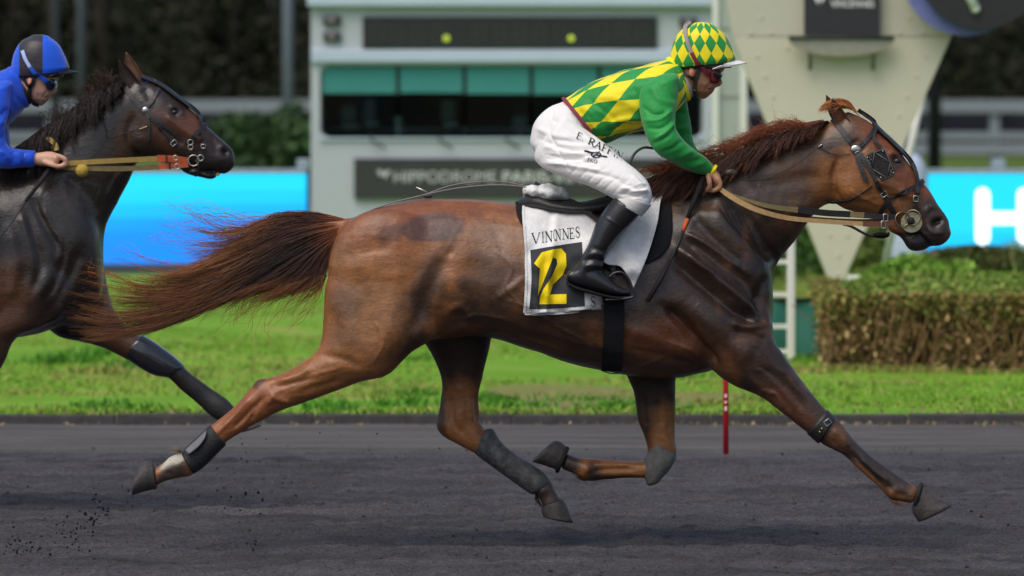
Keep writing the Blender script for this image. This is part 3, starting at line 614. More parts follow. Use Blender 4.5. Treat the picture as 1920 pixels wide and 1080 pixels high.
parts = [loft(T2, Y2, sub=5, cap=(.35, .25), e=2.3), loft(aff(HIND_N, f2, .92), Y2, cap=(.3, .1)), loft(aff(HIND_F, f2, .92), Y2, cap=(.3, .1)), loft(FF2, Y2, cap=(.3, .1)), loft(FN2, Y2, cap=(.3, .1)),
         loft(N2, Y2, cap=(.3, .3)), loft(H2, Y2, sub=5, cap=(.4, .5)), loft(L2, Y2, cap=(.2, .6)), loft(aff(DOCK, f2, .92), Y2, sub=3, cap=(.2, .8)),
         ball(268, 258, 38, 44, 47, 0, Y2), ball(75, 450, 70, 100, 26, -68, Y2), ball(75, 450, 70, 100, 26, 68, Y2), ball(70, 540, 80, 70, 46, -66, Y2),
         ball(*f2(725, 500), 100, 100, 46, -78, Y2), ball(*f2(725, 500), 100, 100, 46, 78, Y2)]
V, F = remesh(parts, .0078, 5, .5); Q = topx(V); jm = np.zeros(len(V))
for cx, cy, r_ in ((150,600,70),(60,600,70),(190,470,60),(150,430,90),(70,400,120),(255,270,55),(262,190,45),(365,318,12),(-400,560,150),(20,470,110)):
    jm = np.maximum(jm, np.exp(-(np.hypot(Q[:, 0]-cx, Q[:, 1]-cy)/r_)**2))
V = relax(V, F, 24, .55, jm)
V = sculpt(V, F, [([(60,360),(75,400),(100,440),(115,480),(105,530),(80,570)], -10, 9), ([(48,390),(62,440),(75,500),(60,550)], -7, 8), ([(75,385),(95,425),(112,455),(112,500)], 8, 6),
 ([(40,400),(55,450),(68,520)], 6, 10), ([(150,470),(125,530),(80,600)], -8, 12), ([(200,370),(215,340),(225,322)], 5, 5), ([(20,430),(30,500),(20,560)], 5, 12), ([(120,570),(100,600),(70,615)], 5, 7),
 ([(250,215),(240,255),(248,285),(275,300)], -7, 6), ([(310,215),(345,245),(380,265)], 6, 6), ([(318,200),(336,203),(345,218)], 5, 4), ([(328,212)], -5, 7), ([(300,240),(345,270)], -4, 9),
 ([(424,284)], -12, 7), ([(412,280),(420,272),(434,282)], 4, 4), ([(372,322),(400,322),(420,318)], -7, 3), ([(270,165),(285,190)], -5, 8), ([(395,250),(408,290)], -3, 6),
 *[([(150+i*9, 330),(158+i*9,350),(150+i*8,378)], -2, 3, 'near') for i in range(4)], ([(120,330),(160,360),(190,400)], -4, 10)], Y2, gain=1.5)
N = normals(V, F); V = V+N*((fbm(V, (9, 9, 9), 43, 3)-.5)*.006)[:, None]; V = V+N*((fbm(V, (60, 40, 18), 49, 2)-.5)*.0014)[:, None]
Q = topx(V); wp = (fbm(V, (12, 12, 12), 51, 4)-.5)*1.3
col = np.tile(np.array(srgb(40,33,29)[:3]), (len(V), 1)); gl = np.full(len(V), .64)
paint(srgb(60,55,50), blob(Q, 130, 350, 75, 60, -40, 1, wp), .8); paint(srgb(96,68,48), blob(Q, -5, 620, 60, 100, 10, 1, wp), .8); paint(srgb(100,66,44), blob(Q, 10, 540, 40, 40, 10, 1, wp), .6)
paint(srgb(82,52,37), blob(Q, 320, 250, 70, 45, 38, .9, wp), .95, 1.0); paint(srgb(104,64,46), blob(Q, 365, 235, 26, 30, 35, .9, wp), .8); paint(srgb(80,58,44), blob(Q, 235, 250, 20, 60, 15, .9, wp), .7)
paint(srgb(40,33,31), blob(Q, 400, 305, 45, 34, 30, .6, wp*.6), .95, 1); paint(srgb(50,44,42), blob(Q, 290, 175, 30, 22, 30, .8, wp), .7)
paint((.006, .003, .003), blob(Q, 424, 284, 8, 6, 20, .5), .9); paint(srgb(34,24,20), blob(Q, 330, 211, 12, 10, 20, .7), .8)
paint(srgb(96,64,44), blob(Q, 215, 645, 45, 26, 20, .9, wp), .9, 1.1); paint(srgb(112,78,62), blob(Q, 250, 630, 22, 12, 30, .9, wp), .5, 1.1); paint(srgb(42,40,40), blob(Q, 390, 745, 70, 40, 40, .5, wp*.5), .95, 1.1)
col = np.hstack([np.clip(col, 0, 1), np.clip(gl, .4, 1.4)[:, None]])
horse2 = mk('horse', V, F, coat, None, True, col)
tag(horse2, 'dark bay horse behind at the left edge, partly out of the picture', 'horse')
HB2 = bvh(V, F)
ear_d = mat('ear_hair_dark', srgb(48,36,32), .6, .3, .3, 40, .3, 120); ear_t = mat('ear_hair_tan', srgb(104,72,56), .6, .3, .3, 40, .3, 120)
ear('ear', (254,160), (223,112), 12, horse2, ear_d, Y2, -24, -3); ear('ear', (262,150), (236,97), 11, horse2, ear_t, Y2, 22, -3)
for s in (-1, 1): MB().sphere(cast(HB2, P(328, 211, Y2), s, -.007, yc=Y2)[0], (.018, .011, .012), 14, 8).build('eye', eye_m, horse2, True)
for rows in ([(440,776,432,806,22,60),(462,784,440,810,25,60),(491,798,450,811,26,60)], [(-150,925,-182,908,22,-60),(-165,955,-205,935,27,-60)], aff(HOOF1['near hind'][0], f2, .92), aff(HOOF1['far hind'][0], f2, .92)):
    v, f = loft(rows, Y2, sub=4, cap=(0, .1)); mk('hoof', v, f, hoof_m, horse2, True)
mm = MB().box(P(400, 330, Y2-.02), P(412, 322, Y2+.02), .003); mm.build('teeth', mat('teeth', srgb(205,180,120), .4, .5), horse2)
MG = []
for rx, ry in [(-30,330),(5,312),(40,288),(70,266),(100,246),(130,226),(160,205),(190,183),(215,166),(236,154)]:
    s_ = min(1, max(.3, (250-rx)/60)); MG.append([(rx,ry,2),(rx-10*s_,ry-8*s_,-8),(rx-26*s_,ry+6*s_,-28),(rx-36*s_,ry+30*s_,-46),(rx-40*s_,ry+58*s_,-56),(rx-36*s_,ry+84*s_,-62)])
Pt, gi = sample_guides(MG, 2400, 12, 6, 11, 45, (.5, 1.15), Y2, clump=80, cw=.8); r = np.random.default_rng(4)
cc = np.concatenate([np.tile(np.array(srgb(40,30,28)[:3]), (2400, 12, 1))*r.uniform(.5, 1.6, (2400, 1, 1)), np.ones((2400, 12, 1))], -1)
strand_obj('mane', Pt, r.uniform(.001, .0022, 2400), cc, hair_m, horse2, .25)
Pt, gi = sample_guides([[(rx,ry,0),(rx-6,ry-18,0),(rx-22,ry-26,0),(rx-36,ry-14,0)] for rx, ry in [(90,252),(150,212),(205,172),(215,166)]], 160, 8, 8, 26, 46, (.3, 1.0), Y2)
strand_obj('mane', Pt, r.uniform(.0008, .0014, 160), np.concatenate([np.tile(np.array(srgb(70,46,42)[:3]), (160, 8, 1)), np.ones((160, 8, 1))], -1), hair_m, horse2, .3)
TG2 = [[tuple(f2(q[0], q[1])) for q in g] for g in TG]
Pt, gi = sample_guides(TG2, 1200, 10, 9, 10, 55, (.62, 1.06), Y2)
strand_obj('tail', Pt, r.uniform(.0012, .0026, 1200), np.concatenate([np.tile(np.array(srgb(40,30,28)[:3]), (1200, 10, 1))*r.uniform(.5, 1.6, (1200, 1, 1)), np.ones((1200, 10, 1))], -1), hair_m, horse2, .25)
# ------------------------------------------------------------------ tack of the near horse
leather = mat('black_leather', srgb(38,36,36), .42, .5, .3, 60, .25, 220)
leather2 = mat('worn_black_leather', srgb(52,50,50), .5, .4, .3, 50, .3, 200)
steel = mat('bright_metal', srgb(190,188,180), .28, .5, .1, 30, 0, 0, 1)
brass = mat('aged_metal', srgb(150,138,104), .35, .5, .2, 30, 0, 0, 1)
tan = mat('tan_webbing', srgb(186,152,104), .75, .25, .18, 60, .4, 400)
olive = mat('olive_webbing', srgb(128,114,78), .8, .2, .2, 60, .4, 400)
brownl = mat('brown_leather', srgb(110,70,48), .5, .4, .25, 60, .2, 200)
orangel = mat('orange_leather', srgb(190,92,52), .5, .4, .15, 60, .2, 200)
rubber = mat('black_rubber', srgb(36,35,36), .7, .3, .25, 50, .4, 300)
felt = mat('black_felt', srgb(34,34,36), .9, .15, .25, 80, .5, 500)
paler = mat('pale_rubber', srgb(150,148,120), .7, .3, .25, 60, .5, 140)

def ring(mb, c, r, th, tilt=.0, n=22, ax=(1, 0, 0)):
    pts = []
    for i in range(n):
        a = 2*math.pi*i/n; pts.append(Vector(c)+Vector((r*math.cos(a), tilt*r*math.cos(a), r*math.sin(a))))
    return mb.tube(pts, th, 7, True)
def buckle(name, px, py, w, h, ang, parent, bv, yp=0.0, mat_=steel, off=.012, pin=False):
    sc = (D+yp)/D/S; c = cast(bv, P(px, py, yp), -1, off, yc=yp)[0]; a = math.radians(ang); pts = []
    for u, v in ((-1,-1),(0,-1),(1,-1),(1,0),(1,1),(0,1),(-1,1),(-1,0)):
        x = u*w/2; y = v*h/2; pts.append(c+Vector(((x*math.cos(a)-y*math.sin(a))*sc, 0, -(x*math.sin(a)+y*math.cos(a))*sc)))
    m = MB().tube(pts, .9*sc, 6, True)
    if pin: m.tube([pts[3], pts[7]], .6*sc, 6)
    return m.build(name, mat_, parent, True)
def rosette(name, px, py, rx, ry, parent, bv, mat_, yp=0.0, off=.008):
    sc = (D+yp)/D/S; c = cast(bv, P(px, py, yp), -1, off, yc=yp)[0]
    return MB().sphere(c, (rx*sc, .006, ry*sc), 16, 8).build(name, mat_, parent, True)

br = empty('bridle', P(1610, 280), 'black leather bridle with square blinker worn by the chestnut horse', 'bridle')
for sd in (-1, 1):
    strip(HB, [(1562,226),(1582,250),(1604,280)], 10, leather, 'headpiece', br, side=sd)
    strip(HB, [(1607,283),(1633,325),(1655,367),(1679,404)], 8.5, leather, 'cheekpiece', br, side=sd, off=.006)
    strip(HB, [(1640,238),(1626,258),(1609,277)], 7, leather, 'browband', br, side=sd, off=.005)
    strip(HB, [(1728,342),(1700,356),(1665,374),(1648,397)], 8, leather, 'noseband', br, side=sd, off=.007)
    strip(HB, [(1604,290),(1612,314),(1622,339)], 9, leather2, 'throat_strap', br, side=sd, off=.008)
    strip(HB, [(1607,211),(1633,229),(1642,243),(1672,271),(1701,301),(1713,326),(1716,357),(1712,393)], 6, leather, 'overcheck_strap', br, side=sd, off=.008)
    strip(HB, [(1639,242),(1634,262),(1648,280)], 4, leather2, 'blinker_stay', br, side=sd, off=.012)
    strip(HB, [(1549,376),(1580,376),(1607,366),(1633,348)], 3.2, leather, 'jaw_strap', br, side=sd, off=.005)
rosette('rosette', 1602, 280, 10, 8.5, br, HB, steel, off=.012)
buckle('buckle', 1655, 364, 8, 11, 58, br, HB); buckle('buckle', 1715, 372, 9, 10, 5, br, HB); buckle('buckle', 1606, 287, 8, 6, -20, br, HB)
strip(HB, [(1716,352),(1716,364)], 9, leather2, 'strap_keeper', br, off=.013)
# blinker: a stiff square cup standing off the cheek with raised bars
bq = np.array([(1621,291),(1659,276),(1681,328),(1646,343)], float)
def bl(u, v, lift=0.0):
    q = (1-u)*(1-v)*bq[0]+u*(1-v)*bq[1]+u*v*bq[2]+(1-u)*v*bq[3]
    y = -(50+26*u)/S-lift
    return P(q[0], q[1], y)
us = np.linspace(0, 1, 15); 
def rc(u, v):       # round the corners
    a, b = 2*u-1, 2*v-1; f = 1-.10*(abs(a)*abs(b))**5; return (a*f+1)/2, (b*f+1)/2
V_ = [bl(*rc(u, v)) for v in us for u in us]; V_ += [bl(*rc(u, v), -.004) for v in us for u in us]; n_ = 15; F_ = []
for i in range(14):
    for j in range(14):
        a = i*15+j; F_ += [(a, a+15, a+16, a+1), (225+a, 225+a+1, 225+a+16, 225+a+15)]
for i in range(14):
    for a, b in ((i, i+1), (210+i+1, 210+i), ((i+1)*15, i*15), (i*15+14, i*15+29)): F_.append((a, b, b+225, a+225))
bk = mk('blinker', [tuple(v) for v in V_], F_, leather2, br, False)
def bar(pts, r=.0018): 
    q = [bl(*p, .002) for p in pts]; return MB().tube(q, r, 6)
wornm = mat('scuffed_edge', srgb(104,102,100), .55, .4, .3, 80)
bar([(.04,.04),(.96,.04),(.96,.96),(.04,.96),(.04,.04)], .0022).build('raised_edge', wornm, bk, True)
bar([(.48,.02),(.96,.55)]).build('raised_bar', wornm, bk, True); bar([(.48,.02),(.04,.5)]).build('raised_bar', wornm, bk, True); bar([(.04,.5),(.5,.97)]).build('raised_bar', wornm, bk, True); bar([(.96,.55),(.5,.97)]).build('raised_bar', wornm, bk, True)
for a in (.12, .22): bar([(.05,.1+a),(.35-a,.1+a)], .0014).build('raised_bar', wornm, bk, True); bar([(.05+a,.06),(.05+a,.4-a)], .0014).build('raised_bar', wornm, bk, True); bar([(.95,.9-a),(.66+a,.9-a)], .0014).build('raised_bar', wornm, bk, True); bar([(.95-a,.94),(.95-a,.66+a)], .0014).build('raised_bar', wornm, bk, True)
for u, v in ((.08,.1),(.85,.1),(.25,.88),(.9,.9)): MB().sphere(bl(u, v, .003), .0035, 10, 6).build('rivet', steel, bk, True)
# bit with two rings and a pale rubber guard
ym = -40/S
g_ = MB(); 
pts = [P(1709+20*math.cos(a)*1.0, 417+19*math.sin(a), ym-.004) for a in np.linspace(0, 2*math.pi, 25)[:-1]]
g_.prism([(p.x, p.z) for p in pts][::-1], ym-.012, ym-.002); g_.build('bit_guard', paler, br)
MB().tube([P(1709, 415, ym-.03), P(1709, 415, .075)], .006, 8).build('mouthpiece', steel, br, True); MB().sphere(P(1708, 414, ym-.02), (.014, .012, .014)).build('bit_end', rubber, br, True)
ring(MB(), P(1692, 411, ym-.02), 13.5/S, .0026, .3).build('bit_ring', brass, br, True); ring(MB(), P(1712, 408, ym-.022), 14/S, .0026, -.3).build('bit_ring', brass, br, True)
ring(MB(), P(1712, 408, -ym+.022), 14/S, .0026, -.3).build('bit_ring', brass, br, True)
MB().tube([P(*q, -.05) for q in cr([(1580,420),(1597,425),(1626,440),(1655,444),(1668,436)], 5)], .005, 8).build('curb_strap', leather, br, True)
MB().sphere(P(1652, 441, -.045), (.032, .03, .012)).build('chin_pad', felt, br, True)
# reins: a tan leather one below, an olive and black bound one above, another pair on the far side
rn = empty('reins', P(1500, 400), 'tan and olive reins running from bit to hand of green rider', 'reins')
def rein(pts, w, m_, nm, yoff): return strip(HB, [(x, y, l) for x, y, l in pts], w, m_, nm, rn, off=0, thick=.004, sub=8)
rein([(1338,342,-62),(1358,360,-72),(1390,380,-82),(1430,397,-84),(1480,409,-76),(1545,415,-66),(1622,420,-58)], [8,9,10,9,8.5,8.5], tan, 'lower_rein', 0)
rein([(1618,420,-59),(1650,420,-55),(1680,416,-49)], 10, brownl, 'lower_rein_end', 0)
rein([(1340,346,-60),(1372,364,-70),(1410,378,-78),(1450,388,-80),(1500,394,-72)], [4,5,8,11], olive, 'upper_rein', 0)
rein([(1496,393,-73),(1545,399,-68),(1596,402,-60)], 12, rubber, 'rein_grip', 0)
rein([(1594,402,-61),(1622,404,-58)], 11, olive, 'rein_sleeve', 0); rein([(1620,404,-59),(1650,406,-56),(1680,407,-48)], 10, leather, 'upper_rein_end', 0)
for px, py in ((1657,407),(1653,420)): buckle('buckle', px, py, 8, 13, 2, rn, bvh([P(1500,300,-.125),P(1800,300,-.125),P(1800,500,-.125),P(1500,500,-.125)], [(0,1,2,3)]), off=0.0)
rein([(1338,342,40),(1390,378,84),(1480,405,84),(1600,415,62),(1690,412,44)], 9, tan, 'far_rein', 0)
# overcheck cords along the crest and thin bit cords
oc = empty('overcheck', P(1450, 255), 'thin dark check cords running along the mane of the chestnut horse', 'check rein')
for dy, yl in ((0, -10), (7, 6)):
    MB().tube([P(q[0], q[1], q[2]/S) for q in cr([(1560,229,0),(1547,233,yl*.4),(1500,243,yl),(1447,254+dy*.3,yl),(1357,277+dy,yl),(1312,289+dy,yl),(1265,308+dy,yl-4),(1240,322+dy,yl)], 5)], .0032, 7).build('cord', leather2, oc, True)
MB().tube([P(1357, 276, -.03), P(1344, 280, -.03), P(1330, 284, -.03)], .006, 8).build('clip', steel, oc, True); ring(MB(), P(1549, 233, -.012), .008, .002).build('ring', steel, oc, True)
strip(HB, [(1500,243),(1525,238),(1548,234)], 6, brownl, 'check_strap', oc, off=.012)
def wire(pts, r, m_, nm, par, bv=HB, off=.006, yp=0.0):
    return MB().tube([cast(bv, P(q[0], q[1], yp), -1, off, yc=yp)[0] for q in cr(pts, 5)], r, 6).build(nm, m_, par, True)
wire([(1536,273),(1512,292),(1477,316),(1440,332),(1410,338),(1384,336)], .0016, leather, 'cord', oc, off=.03); wire([(1536,276),(1560,289),(1592,289)], .0018, leather, 'cord', oc, off=.008)
wire([(1540,270),(1532,276)], .004, steel, 'clip', oc, off=.008)
MB().sphere(P(1371, 323, -62/S), (.026, .012, .012)).build('cord_stopper', mat('grey_stopper', srgb(84,82,70), .6), oc, True)
# crupper cords over the croup to the tail
cp = empty('crupper', P(850, 375), 'thin grey crupper cords from saddle to tail over the croup', 'crupper')
def overtop(pts, lift, yl): return [P(x, y-lift, yl/S) for x, y in cr(pts, 5)]
for i, (dy, yl) in enumerate(((0, -8), (-7, 6))):
    MB().tube(overtop([(648,440),(655,420),(680,404),(730,385),(790,370),(850,357+dy),(920,350+dy),(970,352+dy*.5),(1004,358)], 3, yl-16), .0028, 7).build('cord', mat('grey_cord', srgb(120,116,112), .6), cp, True)
MB().tube([P(808, 366, -.03), P(796, 358, -.03), P(780, 351, -.03)], .003, 6).build('knot_end', steel, cp, True); MB().sphere(P(802, 368, -.03), (.018, .01, .007)).build('knot', leather2, cp, True)

# saddle, pad, girth, stirrups
def drape(top, bot, left, right, nu, nv, off, thick, name, m_, parent, side=-1, amp=0, seed=0, freq=(10, 10, 4), smooth_it=4, push=None, bv=HB, sag=True):
    G = coons(top, bot, left, right, nu, nv); Y = np.zeros((nv, nu))
    for i in range(nv):
        for j in range(nu): Y[i, j] = cast(bv, P(*G[i, j]), side, off)[0].y
    for _ in range(smooth_it):
        Yp = np.pad(Y, 1, 'edge'); Y = np.minimum(Y, (Yp[:-2, 1:-1]+Yp[2:, 1:-1]+Yp[1:-1, :-2]+Yp[1:-1, 2:])/4) if side < 0 else np.maximum(Y, (Yp[:-2, 1:-1]+Yp[2:, 1:-1]+Yp[1:-1, :-2]+Yp[1:-1, 2:])/4)
    if amp:
        q = np.stack([G[..., 0].ravel()/S, np.zeros(nu*nv), G[..., 1].ravel()/S], 1); Y += side*amp*fbm(q, freq, seed, 3).reshape(nv, nu)
    if push is not None: Y = push(G, Y)
    return sheet(G, Y, thick*(-side), name, m_, parent)
sad = empty('saddle', P(1120, 385), 'small black racing saddle under the green and yellow rider', 'saddle')
v, f = loft([(975,372,972,392,30,0),(1000,362,1000,394,62,0),(1040,374,1040,400,78,0),(1090,378,1090,404,84,0),(1140,366,1140,400,80,0),(1180,350,1185,392,66,0),(1215,342,1222,378,44,0)], sub=5, cap=(.4,.4), e=2.6); mk('seat', v, f, leather, sad, True)
for sd in (-1, 1):
    drape([(1128,376),(1160,368),(1215,352)], [(1136,500),(1155,516),(1190,500)], [(1128,376),(1130,440),(1136,500)], [(1215,352),(1222,430),(1190,500)], 12, 14, .010, .006, 'flap', leather, sad, sd)
    strip(HB, [(1148,540),(1149,600),(1147,650),(1146,687)], 37, felt, 'girth', sad, side=sd, off=.006, thick=.008, sub=8)
    drape([(1185,352),(1222,350),(1256,358)], [(1165,480),(1195,492),(1214,494)], [(1185,352),(1180,420),(1165,480)], [(1256,358),(1261,430),(1246,474),(1214,494)], 14, 16, .008, .012, 'pad', felt, sad, sd)
    drape([(966,378),(985,376),(1010,378)], [(984,430),(1000,440),(1020,440)], [(966,378),(970,405),(984,430)], [(1010,378),(1014,405),(1020,440)], 8, 10, .006, .008, 'pad', felt, sad, sd)
    m = MB(); yb = sd*(182/S)
    q = cr([(1142,520),(1152,512),(1166,511),(1178,522),(1186,542),(1188,556),(1160,561),(1134,562)], 4)
    m.tube([P(a, b, yb) for a, b in q], .0045, 7); m.build('stirrup', mat('dark_steel', srgb(70,70,72), .35, .5, .1, 30, 0, 0, .8) if sd < 0 else steel, sad, True)
    strip(HB, [(1150,520,sd*140),(1150,460,sd*136),(1150,400,sd*130)], 8, leather, 'stirrup_leather', sad, off=0, thick=.004)
mm = MB().tube([P(q[0], q[1], -.02) for q in cr([(1126,686),(1128,694),(1145,700),(1164,700)], 4)], .0025, 6); mm.build('girth_buckle', steel, sad, True)
strip(HB, [(1001,360),(1040,385),(1080,396),(1100,408),(1118,424)], 7, leather2, 'saddle_piping', sad, off=.03, thick=.005)
# number cloth
cl_w = mat('white_number_cloth', srgb(234,234,232), .85, .2, .06, 24, .3, 120, c2=srgb(208,208,208))
cl_d = mat('mud_spattered_cloth', srgb(232,232,230), .85, .2, .06, 40, .3, 160, c2=srgb(206,206,204))
nc = empty('number_cloth', P(1060, 480), 'white number cloth with black panel and yellow 12 under the saddle', 'number cloth')
def wr1(G, Y):
    x, y = G[..., 0], G[..., 1]; f = np.clip((y-380)/200, 0, 1)
    Y -= .016*np.exp(-((x-1041+(y-430)*.12)/7)**2)*(f+.3)        # the fold through the lettering
    Y += .006*np.exp(-((x-1030+(y-430)*.12)/6)**2)
    Y -= .012*np.exp(-((x-1008+(y-430)*.0)/5)**2)*f*f+.012*f*np.sin(x*.07+y*.012)+.007*np.sin(y*.06+x*.04+np.sin(x*.05))+.006*np.sin((x+y)*.11+np.sin(y*.04))*f+.004*np.sin((x*.7-y)*.16)*f
    return Y-.004
_, (CV, CF) = drape([(982,356),(1000,364),(1040,384),(1080,392),(1122,418)], [(981,587),(1005,587),(1060,584),(1130,578)], [(982,356),(979,400),(984,470),(984,540),(981,587)], [(1122,418),(1128,470),(1130,520),(1130,578)], 60, 70, .012, .0025, 'cloth_panel', cl_w, nc, -1, .004, 3, push=wr1)
CB = bvh(CV, CF)
def wr2(G, Y):
    x, y = G[..., 0], G[..., 1]; f = np.clip((y-370)/140, 0, 1)
    return Y-.035*f*np.clip((1235-x)/90, 0, 1)-.013*np.sin((x*.85-y*.3)*.11+np.sin(y*.03)*1.4)*f-.009*np.sin((x*.5+y*.6)*.17+np.sin(x*.05))*f-.02
drape([(1228,356),(1242,350),(1257,347)], [(1126,486),(1140,496),(1166,502),(1188,540)], [(1228,356),(1205,395),(1165,440),(1126,486)], [(1257,347),(1240,372),(1232,420),(1212,485),(1188,540)], 44, 50, .014, .0025, 'cloth_front', cl_d, nc, -1, .006, 5, push=wr2)
drape([(982,356),(1040,384),(1122,400)], [(981,587),(1060,584),(1190,560)], [(982,356),(984,470),(981,587)], [(1122,400),(1200,470),(1190,560)], 30, 30, .014, .0025, 'cloth_panel', cl_w, nc, 1, .005, 7)
for rows, sd_ in (([(998,352,1000,372,40,-8),(1015,346,1016,374,58,-4),(1036,347,1038,378,66,0),(1052,353,1054,380,58,0),(1062,360,1062,378,40,0)], 3), ([(984,350,984,366,34,-20),(1000,346,1002,370,48,-14),(1018,354,1018,372,40,-10)], 8)):
    V, F = remesh([loft(rows, sub=5, cap=(.5,.5))], .006, 3); V = V+normals(V, F)*((fbm(V, (22, 22, 22), sd_, 3)-.5)*.03)[:, None]; mk('cloth_bunch', V, F, cl_w, nc, True)
hem = mat('hem_tape', srgb(214,214,212), .85, .2, .05, 60, .4, 300)
strip(CB, [(984,362),(981.5,400),(986,470),(986.5,540),(984,583)], 4, hem, 'hem', nc, off=.0015, thick=.002, sub=8); strip(CB, [(984,584),(1005,584),(1060,581),(1126,575.5)], 4, hem, 'hem', nc, off=.0015, thick=.002, sub=8)
# printed lettering as flat prints lying on cloth
GL = {'V': [((0,1),(.48,0),.15),((.48,0),(.95,1),.06),((-.12,1),(.2,1),.05),((.78,1),(1.08,1),.05)], 'I': [((.5,0),(.5,1),.15),((.3,0),(.7,0),.05),((.3,1),(.7,1),.05)],
 'N': [((.12,0),(.12,1),.06),((.1,1),(.88,0),.15),((.88,0),(.88,1),.06),((-.05,1),(.15,1),.05),((-.05,0),(.3,0),.05),((.7,1),(1.05,1),.05)],
 'E': [((.18,0),(.18,1),.15),((0,1),(.8,1),.06),((0,0),(.85,0),.06),((.2,.52),(.62,.52),.06),((.8,1),(.84,.78),.05),((.85,0),(.9,.25),.05),((.62,.42),(.62,.64),.05)],
 'F': [((.18,0),(.18,1),.18),((0,1),(.85,1),.08),((0,0),(.4,0),.07),((.2,.52),(.65,.52),.08),((.85,1),(.88,.76),.06)],
 'R': [((.18,0),(.18,1),.18),((0,1),(.5,1),.07),((0,0),(.4,0),.07),((.5,1),(.78,.9),.12),((.78,.9),(.8,.66),.16),((.8,.66),(.5,.5),.12),((.2,.5),(.5,.5),.07),((.45,.5),(.9,0),.16),((.8,0),(1.05,0),.07)],
 'A': [((.02,0),(.48,1),.07),((.46,1),(.9,0),.17),((.2,.35),(.72,.35),.07),((-.12,0),(.2,0),.07),((.68,0),(1.05,0),.07)],
 '.': [((.3,0),(.3,.16),.18)], 'T': [((.5,0),(.5,1),.12),((.05,1),(.95,1),.09),((.3,0),(.7,0),.06)], 'K': [((.15,0),(.15,1),.12),((.2,.4),(.85,1),.08),((.35,.55),(.9,0),.12)],
 'C': [((.85,.8),(.62,1),.06),((.62,1),(.38,1),.06),((.38,1),(.12,.72),.12),((.12,.72),(.12,.28),.15),((.12,.28),(.38,0),.12),((.38,0),(.65,0),.06),((.65,0),(.88,.22),.06)],
 'O': [((.3,1),(.7,1),.07),((.7,1),(.95,.7),.12),((.95,.7),(.95,.3),.15),((.95,.3),(.7,0),.12),((.7,0),(.3,0),.07),((.3,0),(.05,.3),.12),((.05,.3),(.05,.7),.15),((.05,.7),(.3,1),.12)],
 'S': [((.8,.78),(.62,1),.06),((.62,1),(.35,1),.06),((.35,1),(.14,.8),.1),((.14,.8),(.25,.6),.12),((.25,.6),(.7,.42),.15),((.7,.42),(.84,.22),.12),((.84,.22),(.62,0),.08),((.62,0),(.32,0),.06),((.32,0),(.1,.24),.06)]}
def letter(ch, o, ux, uy, bv, m_, parent, name='letter', off=.0025, yp=0.0, wmul=1.0):
    """ch drawn with origin o (px), ux = px vector of glyph width, uy = px vector of glyph height; laid on bv"""
    V = []; F = []; asp = np.hypot(*ux)/max(np.hypot(*uy), 1e-6)
    for a, b, w in GL[ch]:
        a = np.array(a, float); b = np.array(b, float); d = b-a; L = max(np.hypot(*d), 1e-6); nrm = np.array([-d[1], d[0]])/L*w*wmul/2; k = max(2, int(L*5))
        for i in range(k+1):
            c = a+d*i/k
            for sg in (1, -1):
                g = c+nrm*sg; q = np.array(o)+np.array(ux)*g[0]+np.array(uy)*g[1]
                V.append(cast(bv, P(q[0], q[1], yp), -1, off+.0002*len(F)/20, yc=yp)[0])
        s0 = len(V)-2*(k+1)
        for i in range(k): F.append((s0+2*i, s0+2*i+1, s0+2*i+3, s0+2*i+2))
    return mk(name, [tuple(v) for v in V], F, m_, parent, False)
ink = mat('black_print', srgb(30,30,32), .7, .2); ynum = mat('yellow_print', srgb(240,212,20), .7, .2, .06)
xs = [998,1016,1026,1039,1045,1055,1068,1078,1088]; wd = [14,8,13,9,9,11,9,0,9]
for ch, x, y, w in (('V',998,454,14),('I',1013,452,9),('N',1022,451,13),('C',1037,448,6),('N',1041,448,10),('N',1054,446,12),('E',1067,445,10),('S',1077.5,443,10)):
    letter(ch, (x, y), (w, -1.0), (-.5, -19), CB, ink, nc)
panel_m = mat('dark_panel_print', srgb(58,60,64), .8, .2, .1, 40)
def patch(top, bot, left, right, nu, nv, bv, off, m_, parent, name, yp=0.0):
    G = coons(top, bot, left, right, nu, nv); V = [cast(bv, P(*G[i, j], yp), -1, off, yc=yp)[0] for i in range(nv) for j in range(nu)]
    return mk(name, [tuple(v) for v in V], [(i*nu+j, (i+1)*nu+j, (i+1)*nu+j+1, i*nu+j+1) for i in range(nv-1) for j in range(nu-1)], m_, parent, True)
patch([(994,466),(1040,458),(1090,451)], [(992,575),(1040,574),(1095,569)], [(994,466),(996,520),(992,575)], [(1090,451),(1092,510),(1095,569)], 40, 40, CB, .0018, panel_m, nc, 'number_panel')
def polyprint(poly, bv, off, m_, parent, name, step=3.0):
    bm = bmesh.new(); vs = [bm.verts.new((x, y, 0)) for x, y in poly]; bm.faces.new(vs); bmesh.ops.triangulate(bm, faces=bm.faces[:])
    for _ in range(4):
        e = [x for x in bm.edges if x.calc_length() > step*1.6]
        if not e: break
        bmesh.ops.subdivide_edges(bm, edges=e, cuts=1); bmesh.ops.triangulate(bm, faces=[f for f in bm.faces if len(f.verts) > 3])
    bm.verts.index_update(); V = [cast(bv, P(v.co.x, v.co.y), -1, off)[0] for v in bm.verts]; F = [[v.index for v in f.verts][::-1] for f in bm.faces]; bm.free()
    return mk(name, [tuple(v) for v in V], F, m_, parent, True)
polyprint([(1001,490),(1015,470),(1038,464),(1037,476),(1026,505),(1008,550),(1012,500),(1008,497)], CB, .0034, ynum, nc, 'numeral')
polyprint([(1038,464),(1052,463),(1060,473),(1061,495),(1054,512),(1036,530),(1030,548),(1061,547),(1061,565),(1011,566),(1012,552),(1018,538),(1034,514),(1044,492),(1043,482),(1037,480)], CB, .0038, ynum, nc, 'numeral')
